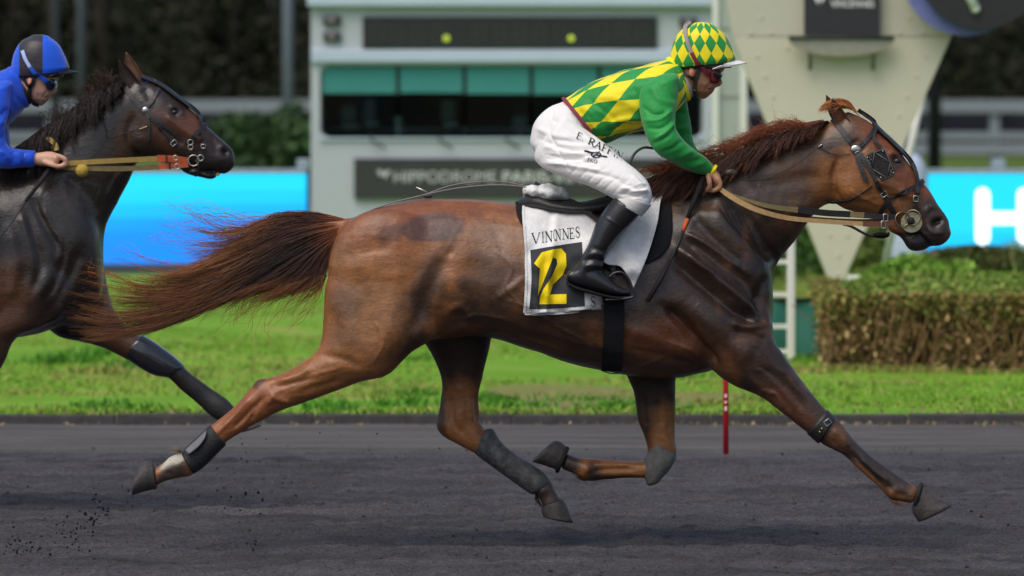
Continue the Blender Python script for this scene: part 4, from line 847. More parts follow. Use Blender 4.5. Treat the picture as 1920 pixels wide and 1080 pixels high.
letter('S', (1106,571), (10,-1), (-1,-19), CB, ink, nc); letter('E', (1103,458), (8,0), (0,-9), CB, ink, nc)
# whip
wh = empty('whip', P(1285, 420), 'thin black riding whip with orange band held by green rider', 'whip')
wy = -92/S
MB().tube([P(1319,333,-66/S), P(1314,345,-70/S), P(1300,380,-80/S), P(1288,412,-88/S)], [.011,.011,.009,.0065], 10).build('handle', rubber, wh, True)
MB().tube([P(1289,410,-88/S), P(1283,426,-92/S), P(1280,434,-94/S)], .0072, 10).build('band', mat('orange_band', srgb(222,96,40), .5), wh, True)
MB().tube([P(1281,432,-94/S), P(1270,460,-108/S), P(1255,493,-124/S)], .0052, 8).build('shaft', leather2, wh, True)
MB().tube([P(1256,490,-124/S), P(1240,520,-134/S), P(1214,565,-142/S)], [.006,.0095,.0085], 10).build('flap', rubber, wh, True)

# leg boots ------------------------------------------------------------------
def boot(name, rows, label, m_, yp=0.0, parts_=(), cat='leg boot', cap=(.05,.05), grp='leg boots on the horses'):
    v, f = loft(rows, yp, sub=5, cap=cap, e=2.2); v = np.array(v); 
    c = v.mean(0); o = empty(name, tuple(c), label, cat, grp); mk('shell', v, f, m_, o, True); return o
bootm = mat('dusty_boot', srgb(96,96,96), .6, .35, .3, 34, .5, 70, c2=srgb(50,50,52)); boot_d = mat('dark_boot', srgb(40,40,42), .6, .35, .25, 30, .3, 120); boot_l = mat('grey_boot_plate', srgb(104,104,110), .5, .4, .12, 30, .15, 120)
b1 = boot('leg_boot', [(394,797,424,834,25,-86),(378,812,408,850,26,-86),(352,836,382,876,26,-86),(340,849,364,888,27,-86)], 'black tendon boot with grey plate on the trailing near hind leg', boot_d)
drape([(387,806),(366,826),(346,844)], [(384,822),(372,838),(354,852)], [(387,806),(386,814),(384,822)], [(346,844),(350,848),(354,852)], 12, 6, .031, .004, 'plate', boot_l, b1)
b2 = boot('leg_boot', [(884,838,926,806,24,86),(893,853,941,830,27,86),(925,877,966,852,26,86),(968,908,1012,880,27,86),(992,925,1030,898,28,86)], 'long dusty black shin boot on the far hind leg', bootm, cap=(.5,.5))
b3 = boot('knee_boot', [(1218,842,1246,828,26,66),(1206,866,1268,850,31,66),(1204,885,1258,878,31,66),(1212,905,1240,898,24,66)], 'grey rounded knee boot on the folded far foreleg', mat('pale_boot', srgb(104,102,98), .7, .3, .3, 26, .4, 90), cap=(.6,.6), cat='knee boot')
b4 = boot('leg_strap', [(1551,768,1512,812,29,-66),(1566,782,1534,832,30,-66)], 'black buckled knee strap on the stretched near foreleg', leather, cap=(.02,.02), cat='leg strap')
SB = HB
m = MB(); 
for q in ((1541,804),(1537,810)): MB().sphere(P(*q, -97/S), .004, 10, 6).build('stud', mat('brass_stud', srgb(200,170,90), .3, .5, .1, 30, 0, 0, 1), b4, True)
q = [P(1552+a*math.cos(.9)-b*math.sin(.9), 792+a*math.sin(.9)+b*math.cos(.9), -97/S) for a, b in ((-5,-6),(5,-6),(5,6),(-5,6))]; MB().tube(q, .0018, 6, True).build('buckle', steel, b4, True)
for q, r_, yl, lab in (((1721,930),(13,23),-66,'black rubber coronet ring on the stretched near fore hoof'), ((1054,862),(14,23),66,'black rubber coronet ring on the folded far fore hoof')):
    d_ = Vector((1785-1721, 947-930)) if yl < 0 else Vector((1018-1054, 846-862)); d_.normalize(); nx = Vector((-d_.y, d_.x)); pts = []
    for i in range(24):
        a = 2*math.pi*i/24; p_ = Vector(q)+nx*r_[1]*math.cos(a); pts.append(P(p_.x, p_.y, (yl+26*math.sin(a))/S))
    o = MB().tube(pts, .0085, 8, True).build('hoof_ring', rubber, None, True); tag(o, lab, 'hoof ring', 'leg boots on the horses')

# tack of the far horse ---------------------------------------------------------
br2 = empty('bridle', P(300, 220, Y2), 'black bridle with blue browband worn by the dark bay horse', 'bridle')
blue_l = mat('blue_browband', srgb(40,80,190), .5, .4)
st2 = lambda pts, w, m_, nm, off=.005: [strip(HB2, pts, w, m_, nm, br2, side=sd, off=off, yp=Y2) for sd in (-1, 1)]
st2([(232,160),(252,184),(273,207)], 10, leather, 'headpiece'); st2([(275,205),(298,231),(329,268),(354,294)], 8, leather, 'cheekpiece', .006); st2([(280,208),(318,240),(354,266)], 6, leather2, 'blinker_strap', .008)
st2([(274,204),(288,190),(298,168)], 6, leather, 'browband', .007); st2([(388,232),(372,248),(356,266)], 7, leather, 'noseband', .007)
st2([(264,147),(298,161),(338,190),(368,214),(376,235),(382,275)], 5, leather, 'overcheck_strap', .008); st2([(276,208),(282,230),(280,262)], 5, leather2, 'throat_strap', .006)
rosette('rosette', 275, 207, 7, 7, br2, HB2, steel, Y2); rosette('rosette', 278, 152, 5, 5, br2, HB2, mat('blue_stone', srgb(30,80,220), .2), Y2); buckle('buckle', 328, 268, 8, 11, 50, br2, HB2, Y2); buckle('buckle', 383, 274, 8, 7, 0, br2, HB2, Y2)
y3 = Y2-36/S*K2
ring(MB(), P(357, 267, y3-.012), 5.5/S, .0022).build('bit_ring', steel, br2, True); ring(MB(), P(357, 276, y3-.012), 5/S, .0022).build('bit_ring', steel, br2, True); ring(MB(), P(363, 301, y3-.015), 11/S, .0026).build('bit_ring', steel, br2, True); ring(MB(), P(376, 296, y3-.015), 6/S, .0022).build('bit_ring', steel, br2, True)
MB().sphere(P(364, 322, y3), (.02, .03, .014)).build('chin_pad', leather, br2, True); MB().tube([P(368, 300, y3-.02), P(374, 318, y3), P(366, 330, y3+.02)], .005, 8).build('curb_strap', leather, br2, True)
rn2 = empty('reins', P(230, 305, Y2), 'khaki reins with orange leather ends held by blue rider', 'reins')
r2 = lambda pts, w, m_, nm: strip(HB2, pts, w, m_, nm, rn2, off=0, thick=.004, sub=6, yp=Y2)
khaki = mat('khaki_webbing', srgb(168,142,78), .8, .2, .15, 60, .4, 400)
r2([(118,307,-72),(180,303,-76),(240,300,-66),(298,297,-52)], 9.5, khaki, 'upper_rein'); r2([(118,314,-70),(180,316,-74),(240,316,-64),(300,313,-50)], 9.5, olive, 'lower_rein')
r2([(295,297,-53),(325,298,-46),(353,302,-38)], 13, orangel, 'rein_end'); r2([(298,312,-51),(325,311,-45),(353,308,-38)], 11, orangel, 'rein_end')
for x, y in ((312,298),(318,311)): r2([(x,y-7,-56),(x+1,y+7,-56)], 4, leather, 'keeper')
for x, y in ((329,296),(332,312)): ring(MB(), P(x, y, Y2-.12), 5/S, .0022).build('buckle', steel, rn2, True)
r2([(70,275,-10),(82,264,-40),(94,262,-55),(104,272,-62),(106,282,-66)], 9, khaki, 'rein_loop'); r2([(80,272,-14),(92,270,-46),(100,276,-58)], 7, khaki, 'rein_loop')
kb = MB().sphere(P(154, 320, Y2-84/S*K2), (12.5/S*K2,)*3, 18, 12).build('rein_ball', mat('yellow_foam', srgb(180,150,70), .9, .1, .2, 80, .5, 120), rn2, True)
oc2 = empty('overcheck', P(240, 245, Y2), 'thin dark check cord beside the neck of the dark bay horse', 'check rein')
wire([(283,236),(262,242),(235,250),(205,257),(200,240),(186,200)], .002, leather, 'cord', oc2, HB2, .01, Y2); wire([(280,237),(262,243)], .0035, brass, 'clip', oc2, HB2, .012, Y2); wire([(205,257),(180,290),(150,330)], .0016, leather, 'cord', oc2, HB2, .008, Y2)
wire([(210,175),(222,168),(234,160)], .004, leather2, 'cord', oc2, HB2, .012, Y2); wire([(208,176),(212,172)], .006, steel, 'ring', oc2, HB2, .014, Y2)
wh2 = empty('whip', P(40, 400, Y2), 'thin black riding whip held low by blue rider', 'whip')
MB().tube([P(97,312,Y2-.16), P(80,335,Y2-.2), P(48,378,Y2-.25)], [.01,.01,.006], 8).build('handle', rubber, wh2, True); MB().tube([P(48,378,Y2-.25), P(20,420,Y2-.28), P(-20,470,Y2-.3), P(-60,520,Y2-.32)], [.005,.003,.003,.006], 8).build('shaft', leather2, wh2, True)
kb2 = boot('knee_boot', [(268,628,226,664,29,60),(290,641,250,682,32,60),(322,664,284,702,31,60),(345,684,312,708,27,60)], 'shiny black knee boot on the stretched foreleg of dark bay horse', mat('shiny_boot', srgb(36,37,42), .2, .5, .2, 30, .12, 40, coat=.7), Y2, cap=(.15,.2), cat='knee boot')
sad2 = empty('saddle', P(-90, 350, Y2), 'dark saddle under the blue rider at the left edge', 'saddle')
v, f = loft(aff([(975,372,972,392,30,0),(1000,362,1000,394,62,0),(1040,374,1040,400,78,0),(1090,378,1090,404,84,0),(1140,366,1140,400,80,0),(1180,350,1185,392,66,0),(1215,342,1222,378,44,0)], f2, .92), Y2, sub=5, cap=(.4,.4)); mk('seat', v, f, leather, sad2, True)
strip(HB2, [f2(1148,440), f2(1149,600), f2(1147,660), f2(1145,703)], 38, felt, 'girth', sad2, off=.006, thick=.008, sub=8, yp=Y2)
# ------------------------------------------------------------------ riders
skin = colmat('skin', rough=.5, spec=.4, nscale=60, namt=.1, bump=.2, bscale=260, coat=0)
white_b = mat('white_breeches', srgb(232,230,228), .75, .3, .04, 10, .25, 60)
boot_m = mat('riding_boot', srgb(34,34,36), .3, .5, .2, 25, .1, 60, coat=.15)
sole_m = mat('boot_sole', srgb(26,25,25), .8, .2)
def pattern_mat(name, cA, cB, mode, rough=.55, sheen=.2):
    """two-colour lozenges printed on cloth; 'pat' carries cloth coordinates in lozenge units"""
    m = bpy.data.materials.new(name); t = nt(m); b = t.nodes['Principled BSDF']; Nn = t.nodes.new; L = t.links.new
    at = Nn('ShaderNodeAttribute'); at.attribute_name = 'pat'; sp = Nn('ShaderNodeSeparateXYZ'); L(at.outputs['Vector'], sp.inputs[0])
    def mth(op, a, bb=None):
        n = Nn('ShaderNodeMath'); n.operation = op
        for i, v in enumerate((a, bb)):
            if v is None: continue
            if isinstance(v, (int, float)): n.inputs[i].default_value = v
            else: L(v, n.inputs[i])
        return n.outputs[0]
    if mode == 'diamond': A = mth('FLOOR', mth('ADD', sp.outputs[0], sp.outputs[1])); B = mth('FLOOR', mth('SUBTRACT', sp.outputs[0], sp.outputs[1]))
    elif mode == 'cells': A = mth('FLOOR', sp.outputs[0]); B = mth('FLOOR', sp.outputs[1])
    else: A = mth('FLOOR', sp.outputs[0]); B = mth('FLOOR', mth('MULTIPLY', sp.outputs[1], 0))
    s = mth('MODULO', mth('ABSOLUTE', mth('ADD', A, B)), 2.0)
    mx = Nn('ShaderNodeMix'); mx.data_type = 'RGBA'; mx.inputs[6].default_value = cA; mx.inputs[7].default_value = cB; L(s, mx.inputs[0]); L(mx.outputs[2], b.inputs['Base Color'])
    b.inputs['Roughness'].default_value = rough; b.inputs['Sheen Weight'].default_value = sheen; b.inputs['Specular IOR Level'].default_value = .35
    tc = Nn('ShaderNodeTexCoord'); n2 = Nn('ShaderNodeTexNoise'); n2.inputs['Scale'].default_value = 45; n2.inputs['Detail'].default_value = 5; L(tc.outputs['Object'], n2.inputs['Vector'])
    bp = Nn('ShaderNodeBump'); bp.inputs['Strength'].default_value = .2; bp.inputs['Distance'].default_value = .01; L(n2.outputs['Fac'], bp.inputs['Height']); L(bp.outputs[0], b.inputs['Normal'])
    return m
GRN = srgb(30,148,62); YEL = srgb(246,226,24)
silk = pattern_mat('green_yellow_silk', YEL, GRN, 'cells'); capm = pattern_mat('green_yellow_cap', YEL, GRN, 'diamond')
green_s = mat('green_sleeve', GRN, .55, .35, .06, 12, .2, 45, sheen=.2); yel_s = mat('yellow_trim', YEL, .6, .3, .05)

TOR = [(1060,192,1124,262,52,0),(1094,168,1158,252,62,0),(1128,151,1188,244,68,0),(1168,136,1222,236,74,0),(1212,127,1258,212,76,0),(1246,120,1282,186,52,0),(1262,120,1290,178,30,0)]
ARM_N = [(1203,168,1268,152,32,-70),(1203,206,1265,196,30,-92),(1212,243,1262,226,28,-105),(1226,274,1266,248,27,-110),(1244,292,1280,266,25,-105),(1266,304,1302,285,22,-90),(1298,319,1322,299,18,-72),(1328,326,1338,313,15,-55)]
ARM_F = [(1218,150,1278,160,30,70),(1238,200,1286,195,28,90),(1248,243,1292,235,27,100),(1264,282,1296,262,25,100),(1282,301,1305,282,22,85),(1316,316,1328,300,16,60)]
PEL = [(1066,194,1112,256,56,0),(1034,206,1104,276,68,0),(1008,232,1080,294,70,0),(998,264,1042,312,58,0)]
THI = [(1060,222,1006,296,48,-45),(1112,260,1026,314,48,-75),(1147,289,1070,332,45,-105),(1181,316,1114,349,40,-130),(1207,341,1152,368,36,-148),(1216,362,1172,380,33,-155),(1196,400,1158,374,30,-158),(1160,438,1122,416,28,-160),(1132,482,1098,470,22,-161),(1122,505,1082,498,20,-161)]
FOO = [(1072,512,1068,528,15,-161),(1090,502,1084,536,19,-161),(1112,504,1108,542,20,-161),(1136,522,1132,548,20,-161),(1158,540,1160,552,18,-161),(1176,546,1176,552,12,-161)]
HD = [(1285,78,1352,80,28,0),(1272,90,1362,92,36,0),(1266,104,1364,108,39,0),(1267,122,1360,127,38,0),(1276,138,1349,142,35,0),(1284,150,1345,153,32,0),(1291,161,1341,165,28,0),(1297,170,1336,174,23,0),(1305,178,1326,182,14,0)]
NEC = [(1240,140,1285,185,34,0),(1262,130,1298,178,30,0),(1276,118,1312,164,29,0)]
NOSE = [(1338,132,1346,134,5,0),(1340,143,1350,144,7,0),(1339,153,1355,154,9,0),(1338,160,1351,160,9,0)]
LIPS = [(1330,163,1340,164,10,0),(1330,168,1337,168,12,0),(1329,172,1336,172,11,0)]
CHN = [(1312,174,1330,178,12,0),(1314,178,1326,183,11,0)]
def flip(rows): return [tuple([*r[:5], -r[5]]+list(r[6:])) for r in rows]
def fing(chain, r0, yp): 
    sc = (D+yp)/D/S; pts = cr(chain, 4); m = MB()
    m.tube([P(q[0], q[1], yp+q[2]*sc) for q in pts], [r0*sc*(1-.18*i/(len(pts)-1)) for i in range(len(pts))], 10)
    for e in (0, -1): m.sphere(P(pts[e][0], pts[e][1], yp+pts[e][2]*sc), r0*sc*(1 if e == 0 else .82), 10, 6)
    return [(np.array(m.V), m.F)]
def hand_near(f, sg, yp, k):
    """closed fist on the rein: back of the hand, four curled fingers side by side, thumb laid along"""
    base = -55*sg
    g = lambda rows: [tuple([*f(r[0], r[1]), *f(r[2], r[3]), r[4]*k, r[5]*k]) for r in rows]
    out = [loft(g([(1322,327,1336,312,13,base),(1330,334,1344,317,16,base),(1334,342,1351,327,19,base),(1337,348,1353,336,18,base)]), yp, cap=(.2,.4))]
    for i in range(4):
        y = base+(-17+i*11.3)*1; L = (1, 1.06, 1.0, .82)[i]
        ch = [(1347,336,y),(1351,346,y),(1346,346+8*L,y*.99),(1336,349+9*L,y*.97),(1327,347+8*L,y*.95)]
        out += fing([(*f(c[0], c[1]), c[2]*k) for c in ch], 5.2*k, yp)
    th = [(1328,330,base-17*sg*1),(1330,340,base-22*sg),(1331,349,base-21*sg),(1326,357,base-16*sg)]
    out += fing([(*f(c[0], c[1]), c[2]*k) for c in th], 5.6*k, yp)
    return out
def slim(rows): return [tuple([*(np.array(r_[:2])*.93+np.array(r_[2:4])*.07), *(np.array(r_[2:4])*.93+np.array(r_[:2])*.07), r_[4]*.86, *r_[5:]]) for r_ in rows]
def rider_body(f, k, yp, armn, armf, hands, nm, label, tone, lip, face=True):
    g = lambda rows: [tuple([*f(r[0], r[1]), *f(r[2], r[3]), r[4]*k, r[5]*k]) for r in rows]
    pr = [loft(g(x), yp, cap=c) for x, c in ((slim(TOR),(.3,.3)),(slim(PEL),(.3,.4)),(slim(THI),(.3,.2)),(flip(slim(THI)),(.3,.2)),(FOO,(.4,.6)),(flip(FOO),(.4,.6)),(HD,(.25,.5)),(NEC,(.2,.2)),(NOSE,(.5,.6)),(LIPS,(.3,.4)),(CHN,(.3,.5)))]
    pr += [loft(armn, yp, cap=(.4,.2)), loft(armf, yp, cap=(.4,.2))]+hands
    for s in (-1, 1):                                              # ears
        c = f(1297, 137); pr.append(ball(c[0], c[1], 6*k, 10*k, 4*k, s*37*k, yp)); 
    V, F = remesh(pr, .0042, 3, .5)
    def fm(pl): return [f(*q) for q in pl]
    mk_ = [(fm([(1347,133),(1338,131),(1326,132)]), 3, 4*k),(fm([(1340,141),(1330,141)]), -6, 5*k),(fm([(1318,156),(1328,160)]), 2, 6*k),(fm([(1326,168),(1336,168)]), -3, 1.8*k),(fm([(1335,155),(1326,163),(1322,172)]), -2.2, 2.6*k),(fm([(1310,150),(1308,165),(1312,175)]), 2, 5*k),(fm([(1318,160),(1314,170)]), -2, 4*k)]
    V = sculpt(V, F, mk_, yp); Q = topx(V)
    n3 = fbm(V, (40, 40, 40), 5, 3)-.5
    col_ = np.tile(np.array(tone), (len(V), 1))*(1+.25*n3[:, None])
    e = f(1298, 137); col_ = mixc(col_, (tone[0]*1.35, tone[1]*.95, tone[2]*.95), blob(Q, e[0], e[1], 7*k, 11*k)); e = f(1349, 156); col_ = mixc(col_, (tone[0]*1.2, tone[1]*.85, tone[2]*.85), blob(Q, e[0], e[1], 8*k, 7*k)*.7)
    e = f(1333, 168); col_ = mixc(col_, lip, blob(Q, e[0], e[1], 6*k, 4*k, 0, .8)*.7)
    e = f(1316, 172); col_ = mixc(col_, tuple(x*.72 for x in tone), blob(Q, e[0], e[1], 14*k, 11*k, 0, 1)*.55)      # shaved beard
    col_ = np.hstack([np.clip(col_, 0, 1), np.ones((len(V), 1))])
    o = mk(nm, V, F, skin, None, True, col_); tag(o, label, 'person'); return o, bvh(V, F)
I_ = lambda x, y: (x, y)
def thin(rows): return [tuple([*(np.array(r_[:2])*.9+np.array(r_[2:4])*.1), *(np.array(r_[2:4])*.9+np.array(r_[:2])*.1), r_[4]*.8, *r_[5:]]) for r_ in rows[:-2]]+list(rows[-2:])
man, MBV = rider_body(I_, 1.0, 0.0, thin(ARM_N), thin(ARM_F), hand_near(I_, 1, 0.0, 1)+hand_near(I_, -1, 0.0, 1), 'person', 'rider in green and yellow silks crouched on the chestnut horse', srgb(176,128,98)[:3], srgb(150,88,80)[:3])

def cloth(name, rows_list, vox, mat_, parent, marks=(), yp=0.0, it=4, nz=.006, nsc=(14, 14, 14), seed=0, vec=None, caps=None, fold=None, gain=1.3):
    pr = [loft(r, yp, cap=(caps or (.3, .3))) for r in rows_list]; V, F = remesh(pr, vox, it, .5)
    N = normals(V, F); V = V+N*((fbm(V, nsc, seed, 3)-.5)*nz)[:, None]
    if marks: V = sculpt(V, F, marks, yp, gain=gain)
    return mk(name, V, F, mat_, parent, True, vec=vec(V) if vec else None), V, F
def infl(rows, d, dy=None): 
    out = []
    for r in rows:
        a = np.array(r[:2], float); b = np.array(r[2:4], float); u = (a-b)/max(np.hypot(*(a-b)), 1e-6)*d; out.append(tuple([*(a+u), *(b-u), r[4]+(dy or d), *r[5:]]))
    return out
JT = [(1056,186,1133,270,60,0),(1092,163,1162,258,70,0),(1126,146,1190,250,76,0),(1167,131,1226,241,82,0),(1212,122,1262,216,84,0),(1245,112,1284,192,60,0),(1260,108,1292,184,40,0)]
def torso_vec(V, f=I_, k=1.0, yp=0.0, sc=1.0):
    Q = topx(V); ax = np.array([1260-1095, 150-226], float); ax /= np.hypot(*ax); pn = np.array([-ax[1], ax[0]])
    c0 = np.array([1095., 218.]); r = (Q-c0)@ax; h = (Q-c0)@pn; yl = (V[:, 1]-yp)*S
    hh = 62*np.arctan2(h, np.maximum(np.abs(yl), 1e-3))*1.0; sgn = np.sign(yl); 
    hq = np.where(yl < 0, hh, -hh+62*np.pi*2)
    q = c0+r[:, None]*ax+hq[:, None]*pn
    e1 = np.array([47., -6.5]); e2 = np.array([-33., 38.]); M = np.linalg.inv(np.stack([e1, e2], 1)); o = np.array([1145., 157.])
    w = (q-o)@M.T; return np.stack([w[:, 0]+40, w[:, 1]+40, np.zeros(len(V))], 1)
jk, JV, JF = cloth('jacket', [JT], .0052, silk, man, [([(1090,195),(1130,235),(1150,262)], 4, 5),([(1105,185),(1150,225),(1190,246)], -4, 5),([(1085,205),(1110,240),(1130,262)], -5, 4),([(1140,232),(1180,222),(1215,222)], 6, 5),([(1135,246),(1180,236),(1220,234)], -6, 4),([(1165,252),(1200,240),(1225,230)], 5, 4),([(1110,160),(1150,160),(1200,150)], -3, 8),([(1120,180),(1170,190),(1210,215)], 3, 7),([(1180,160),(1205,190),(1215,225)], -4, 7),([(1100,220),(1120,245)], 4, 4),([(1150,250),(1185,246),(1215,240)], -5, 3.5),([(1120,205),(1150,228),(1170,246)], 4, 4),([(1195,140),(1225,150),(1250,160)], -4, 5)], 0, 3, .012, (11, 11, 16), 61, torso_vec, gain=1.5)
SLN = infl(ARM_N[:-1], 4)+[(1328,329,1339,311,18,-55)]
SLN[0] = (1199,170,1273,145,41,-70)
sl, SV, SF = cloth('sleeve', [SLN], .0048, green_s, man, [([(1205,200),(1225,215),(1250,212)], -6, 4),([(1206,225),(1235,225),(1262,205)], 5, 4),([(1210,240),(1240,240),(1265,222)], -5, 4),([(1222,270),(1250,256),(1268,236)], -5, 4),([(1228,262),(1250,248),(1266,230)], 5, 4),([(1240,285),(1262,278),(1280,262)], -4, 4),([(1255,298),(1280,292),(1300,282)], 4, 5),([(1262,306),(1290,304),(1315,298)], -4, 4),([(1220,160),(1235,185),(1262,195)], 4, 6),([(1235,150),(1255,175),(1268,190)], -4, 5),([(1275,318),(1300,312),(1322,306)], 3, 4)], 0, 3, .007, (16, 16, 16), 71, caps=(.5, .05))
SLF = infl(ARM_F[:-1], 4)+[(1314,319,1330,297,19,60)]
cloth('sleeve', [SLF], .006, green_s, man, [([(1250,215),(1285,212)], -4, 4),([(1255,245),(1290,238)], 5, 4),([(1262,262),(1295,250)], -4, 4)], 0, 3, .008, (16, 16, 16), 73, caps=(.5, .05))
for rows in ([(1327,332,1341,308,19.5,-54),(1332,333,1346,311,19,-53)], [(1315,321,1331,296,19,60),(1319,322,1334,298,18.5,59)]):
    v, f = loft(rows, n=24, cap=(0, 0)); mk('cuff', v, f, yel_s, man, True)
# collar and white stock at the neck
v, f = loft([(1248,108,1288,190,44,0),(1258,106,1294,188,41,0),(1264,112,1296,182,37,0)], n=26, cap=(.05, .05)); mk('collar', v, f, yel_s, man, True)
v, f = loft([(1258,118,1296,184,35,0),(1268,124,1300,178,33,0),(1272,128,1302,172,32,0)], n=26, cap=(.05, .05)); mk('stock', v, f, mat('grey_stock', srgb(176,174,168), .85), man, True)
BP = infl(PEL, 6); BT = infl(THI[:6], 6)+[(1220,380,1160,380,37,-157),(1203,402,1152,376,35,-159)]
bmarks = [([(1035,225),(1070,240),(1105,262)], -3, 4),([(1010,260),(1050,275),(1090,285)], -4, 4),([(1020,275),(1060,285),(1110,295)], 4, 4),([(1025,290),(1070,298),(1120,305)], -4, 3.5),([(1030,305),(1080,312),(1130,322)], 4, 4),([(1005,240),(1040,255),(1075,262)], 4, 5),([(1100,320),(1140,330),(1180,342)], -3, 4),([(1160,340),(1185,350),(1210,352)], -5, 3.5),([(1165,352),(1190,358),(1215,360)], 5, 3.5),([(1160,364),(1190,366),(1216,372)], -5, 3.5),([(1185,330),(1200,345),(1212,360)], 4, 4),([(1070,205),(1095,235),(1118,262)], -5, 5),([(1040,205),(1030,235),(1040,270),(1070,320)], -3, 2.5)]+[([(1122,264+i*5),(1085-i*3,258+i*8),(1040-i*4,252+i*9)], (-2.4 if i % 2 else 1.8), 2.6) for i in range(7)]+[([(1110+i*14,300+i*7),(1085+i*15,312+i*8),(1068+i*16,330+i*7)], -1.1, 2.6) for i in range(6)]+[([(1212,345+i*6),(1195,348+i*6),(1172,352+i*7)], (-2 if i % 2 else 2), 2.4) for i in range(5)]
bo, BV_, BF_ = cloth('breeches', [BP, BT, flip(BT), [(1054,190,1124,262,58,0),(1066,190,1126,260,56,0)]], .0042, white_b, man, [(a_, b_*1.5, c_) for a_, b_, c_ in bmarks], 0, 6, .008, (9, 9, 9), 81)
BB = bvh(BV_, BF_)
v, f = loft([(1052,184,1122,272,63,0),(1058,181,1130,271,62,0)], n=26, cap=(.02, .02)); mk('waistband', v, f, mat('maroon_band', srgb(130,50,70), .7), man, True)
for s, rr in ((-1, 1), (1, -1)):
    KB = [(1222,383,1150,368,38,-159*rr),(1206,402,1146,372,38,-159*rr)]
    v, f = loft([(1222,384,1166,366,38.5,-157*rr),(1212,396,1158,371,37.5,-158*rr),(1202,406,1152,376,36,-159*rr)], cap=(.02, .02)); mk('knee_band', v, f, mat('knit_band', srgb(214,212,208), .9, .2, .05, 60, .5, 300), man, True)
    fl = (lambda r_: r_) if rr == 1 else flip
    BOOT = fl([(1201,401,1152,370,35,-160),(1197,405,1149,374,35,-160),(1181,423,1132,396,34,-160),(1164,441,1117,419,32,-160),(1147,463,1107,448,29,-161),(1135,484,1096,472,27,-161),(1130,503,1080,496,26,-161),(1126,516,1070,514,25,-161)])
    FT = fl([(1070,506,1064,527,19,-161),(1088,497,1078,536,23,-161),(1112,498,1106,544,25,-161),(1136,515,1132,551,25,-161),(1158,535,1160,555,24,-161),(1180,544,1181,554,17,-161)])
    pr = [loft(BOOT, cap=(.02, .2)), loft(FT, cap=(.5, .6))]; V, F = remesh(pr, .0045, 3, .5); Q = topx(V)
    V = sculpt(V, F, [([(1090,490),(1112,486),(1135,492)], -5, 4),([(1095,500),(1115,497),(1138,500)], 5, 4),([(1100,478),(1120,475),(1136,482)], 4, 5),([(1105,462),(1125,470),(1140,468)], -3, 5),([(1098,512),(1120,508),(1140,520)], -4, 4),([(1126,402),(1150,416),(1164,426)], 2, 2),([(1080,500),(1072,515),(1066,530)], -2, 4),([(1100,545),(1097,515)], -1.5, 2),([(1152,538),(1150,552)], -2, 2)])
    bt = mk('boot', V, F, boot_m, man, True)
    v, f = loft(fl([(1061,527,1066,537,21,-161),(1080,535,1082,545,24,-161),(1106,543,1107,551,26,-161),(1134,551,1136,558,26,-161),(1160,555,1162,561,25,-161),(1182,553,1183,558,17,-161)]), cap=(.3, .4)); mk('sole', v, f, sole_m, bt, True)
# helmet with its silk cover, peak, goggles, chin strap
def cap_vec(f, k, yp, n_=14.0, hd=19.5):
    c = f(1316, 78)
    def g(V):
        Q = topx(V); u = np.arctan2(-(V[:, 1]-yp)*S, (Q[:, 0]-c[0]))/(2*np.pi)*n_; rr_ = np.clip((100*k+c[1]-78*k-Q[:, 1]+22*k*0)/(62*k), -1, 1); v = -np.arcsin(np.clip((c[1]+26*k-Q[:, 1])/(66*k), -1, 1))*66*k/(hd*2*k); return np.stack([u+20.3, v+.1, 0*u], 1)
    return g
HELM = [(1298,45,1338,47,22,0),(1277,56,1357,61,37,0),(1263,78,1370,83,46,0),(1257,102,1379,104,48,0),(1258,118,1380,110,48,0),(1262,127,1374,117,46,0)]
v, f = loft(HELM, sub=6, n=40, cap=(.22, .02)); v = np.array(v)
helm = mk('helmet', v, f, capm, man, True, vec=cap_vec(I_, 1, 0)(v)); HMB = bvh(v, f)
def visor(f, k, yp, m_, parent, thick=.004, rows=((1340,119),(1401,116)), drop=10):
    V = []; nu, nv = 17, 6; sc = (D+yp)/D/S
    for j in range(nv):
        for i in range(nu):
            a = (i/(nu-1)-.5)*math.pi*.92; t_ = j/(nv-1); R0 = 44; 
            x = 1330+(48+23*t_*math.cos(a)**.6 if math.cos(a) > 0 else 48)*math.cos(a)*1.0; y = 112+drop*(1-math.cos(a))*1.1+t_*5*math.cos(a)
            q = f(x, y); V.append(P(q[0], q[1], yp+46*k*math.sin(a)*(1-.12*t_)*sc))
    n = len(V); V += [v_-Vector((0, 0, thick)) for v_ in V]; F = []
    for j in range(nv-1):
        for i in range(nu-1): a = j*nu+i; F += [(a, a+1, a+nu+1, a+nu), (n+a, n+a+nu, n+a+nu+1, n+a+1)]
    for i in range(nu-1): a = (nv-1)*nu+i; F.append((a, a+1, n+a+1, n+a)); F.append((i+1, i, n+i, n+i+1))
    for j in range(nv-1): a = j*nu; F.append((a, a+nu, n+a+nu, n+a)); a = j*nu+nu-1; F.append((a+nu, a, n+a, n+a+nu))
    return mk('peak', [tuple(v_) for v_ in V], F, m_, parent, True)
visor(I_, 1, 0, mat('white_peak', srgb(238,236,234), .5, .4, .03), helm, drop=17)
v, f = loft([(1268,122,1368,118,44,0),(1272,131,1372,127,42,0)], n=30, cap=(.02, .02)); mk('inner_rim', v, f, leather, helm, True)
gog = mat('goggle_strap', srgb(150,146,142), .7); gogr = mat('goggle_red', srgb(118,34,46), .5, .4); lens = mat('goggle_lens', srgb(34,24,28), .08, .6)
g0 = strip(HMB, [(1296,42),(1286,54),(1288,76),(1296,100)], 6.5, gog, 'goggle_strap', man, off=.004); strip(HMB, [(1296,99),(1304,114),(1315,126)], 7, gogr, 'goggle_strap', man, off=.004)
strip(MBV, [(1314,125),(1322,134),(1330,142)], 7.5, gogr, 'goggle_strap', man, off=.008)
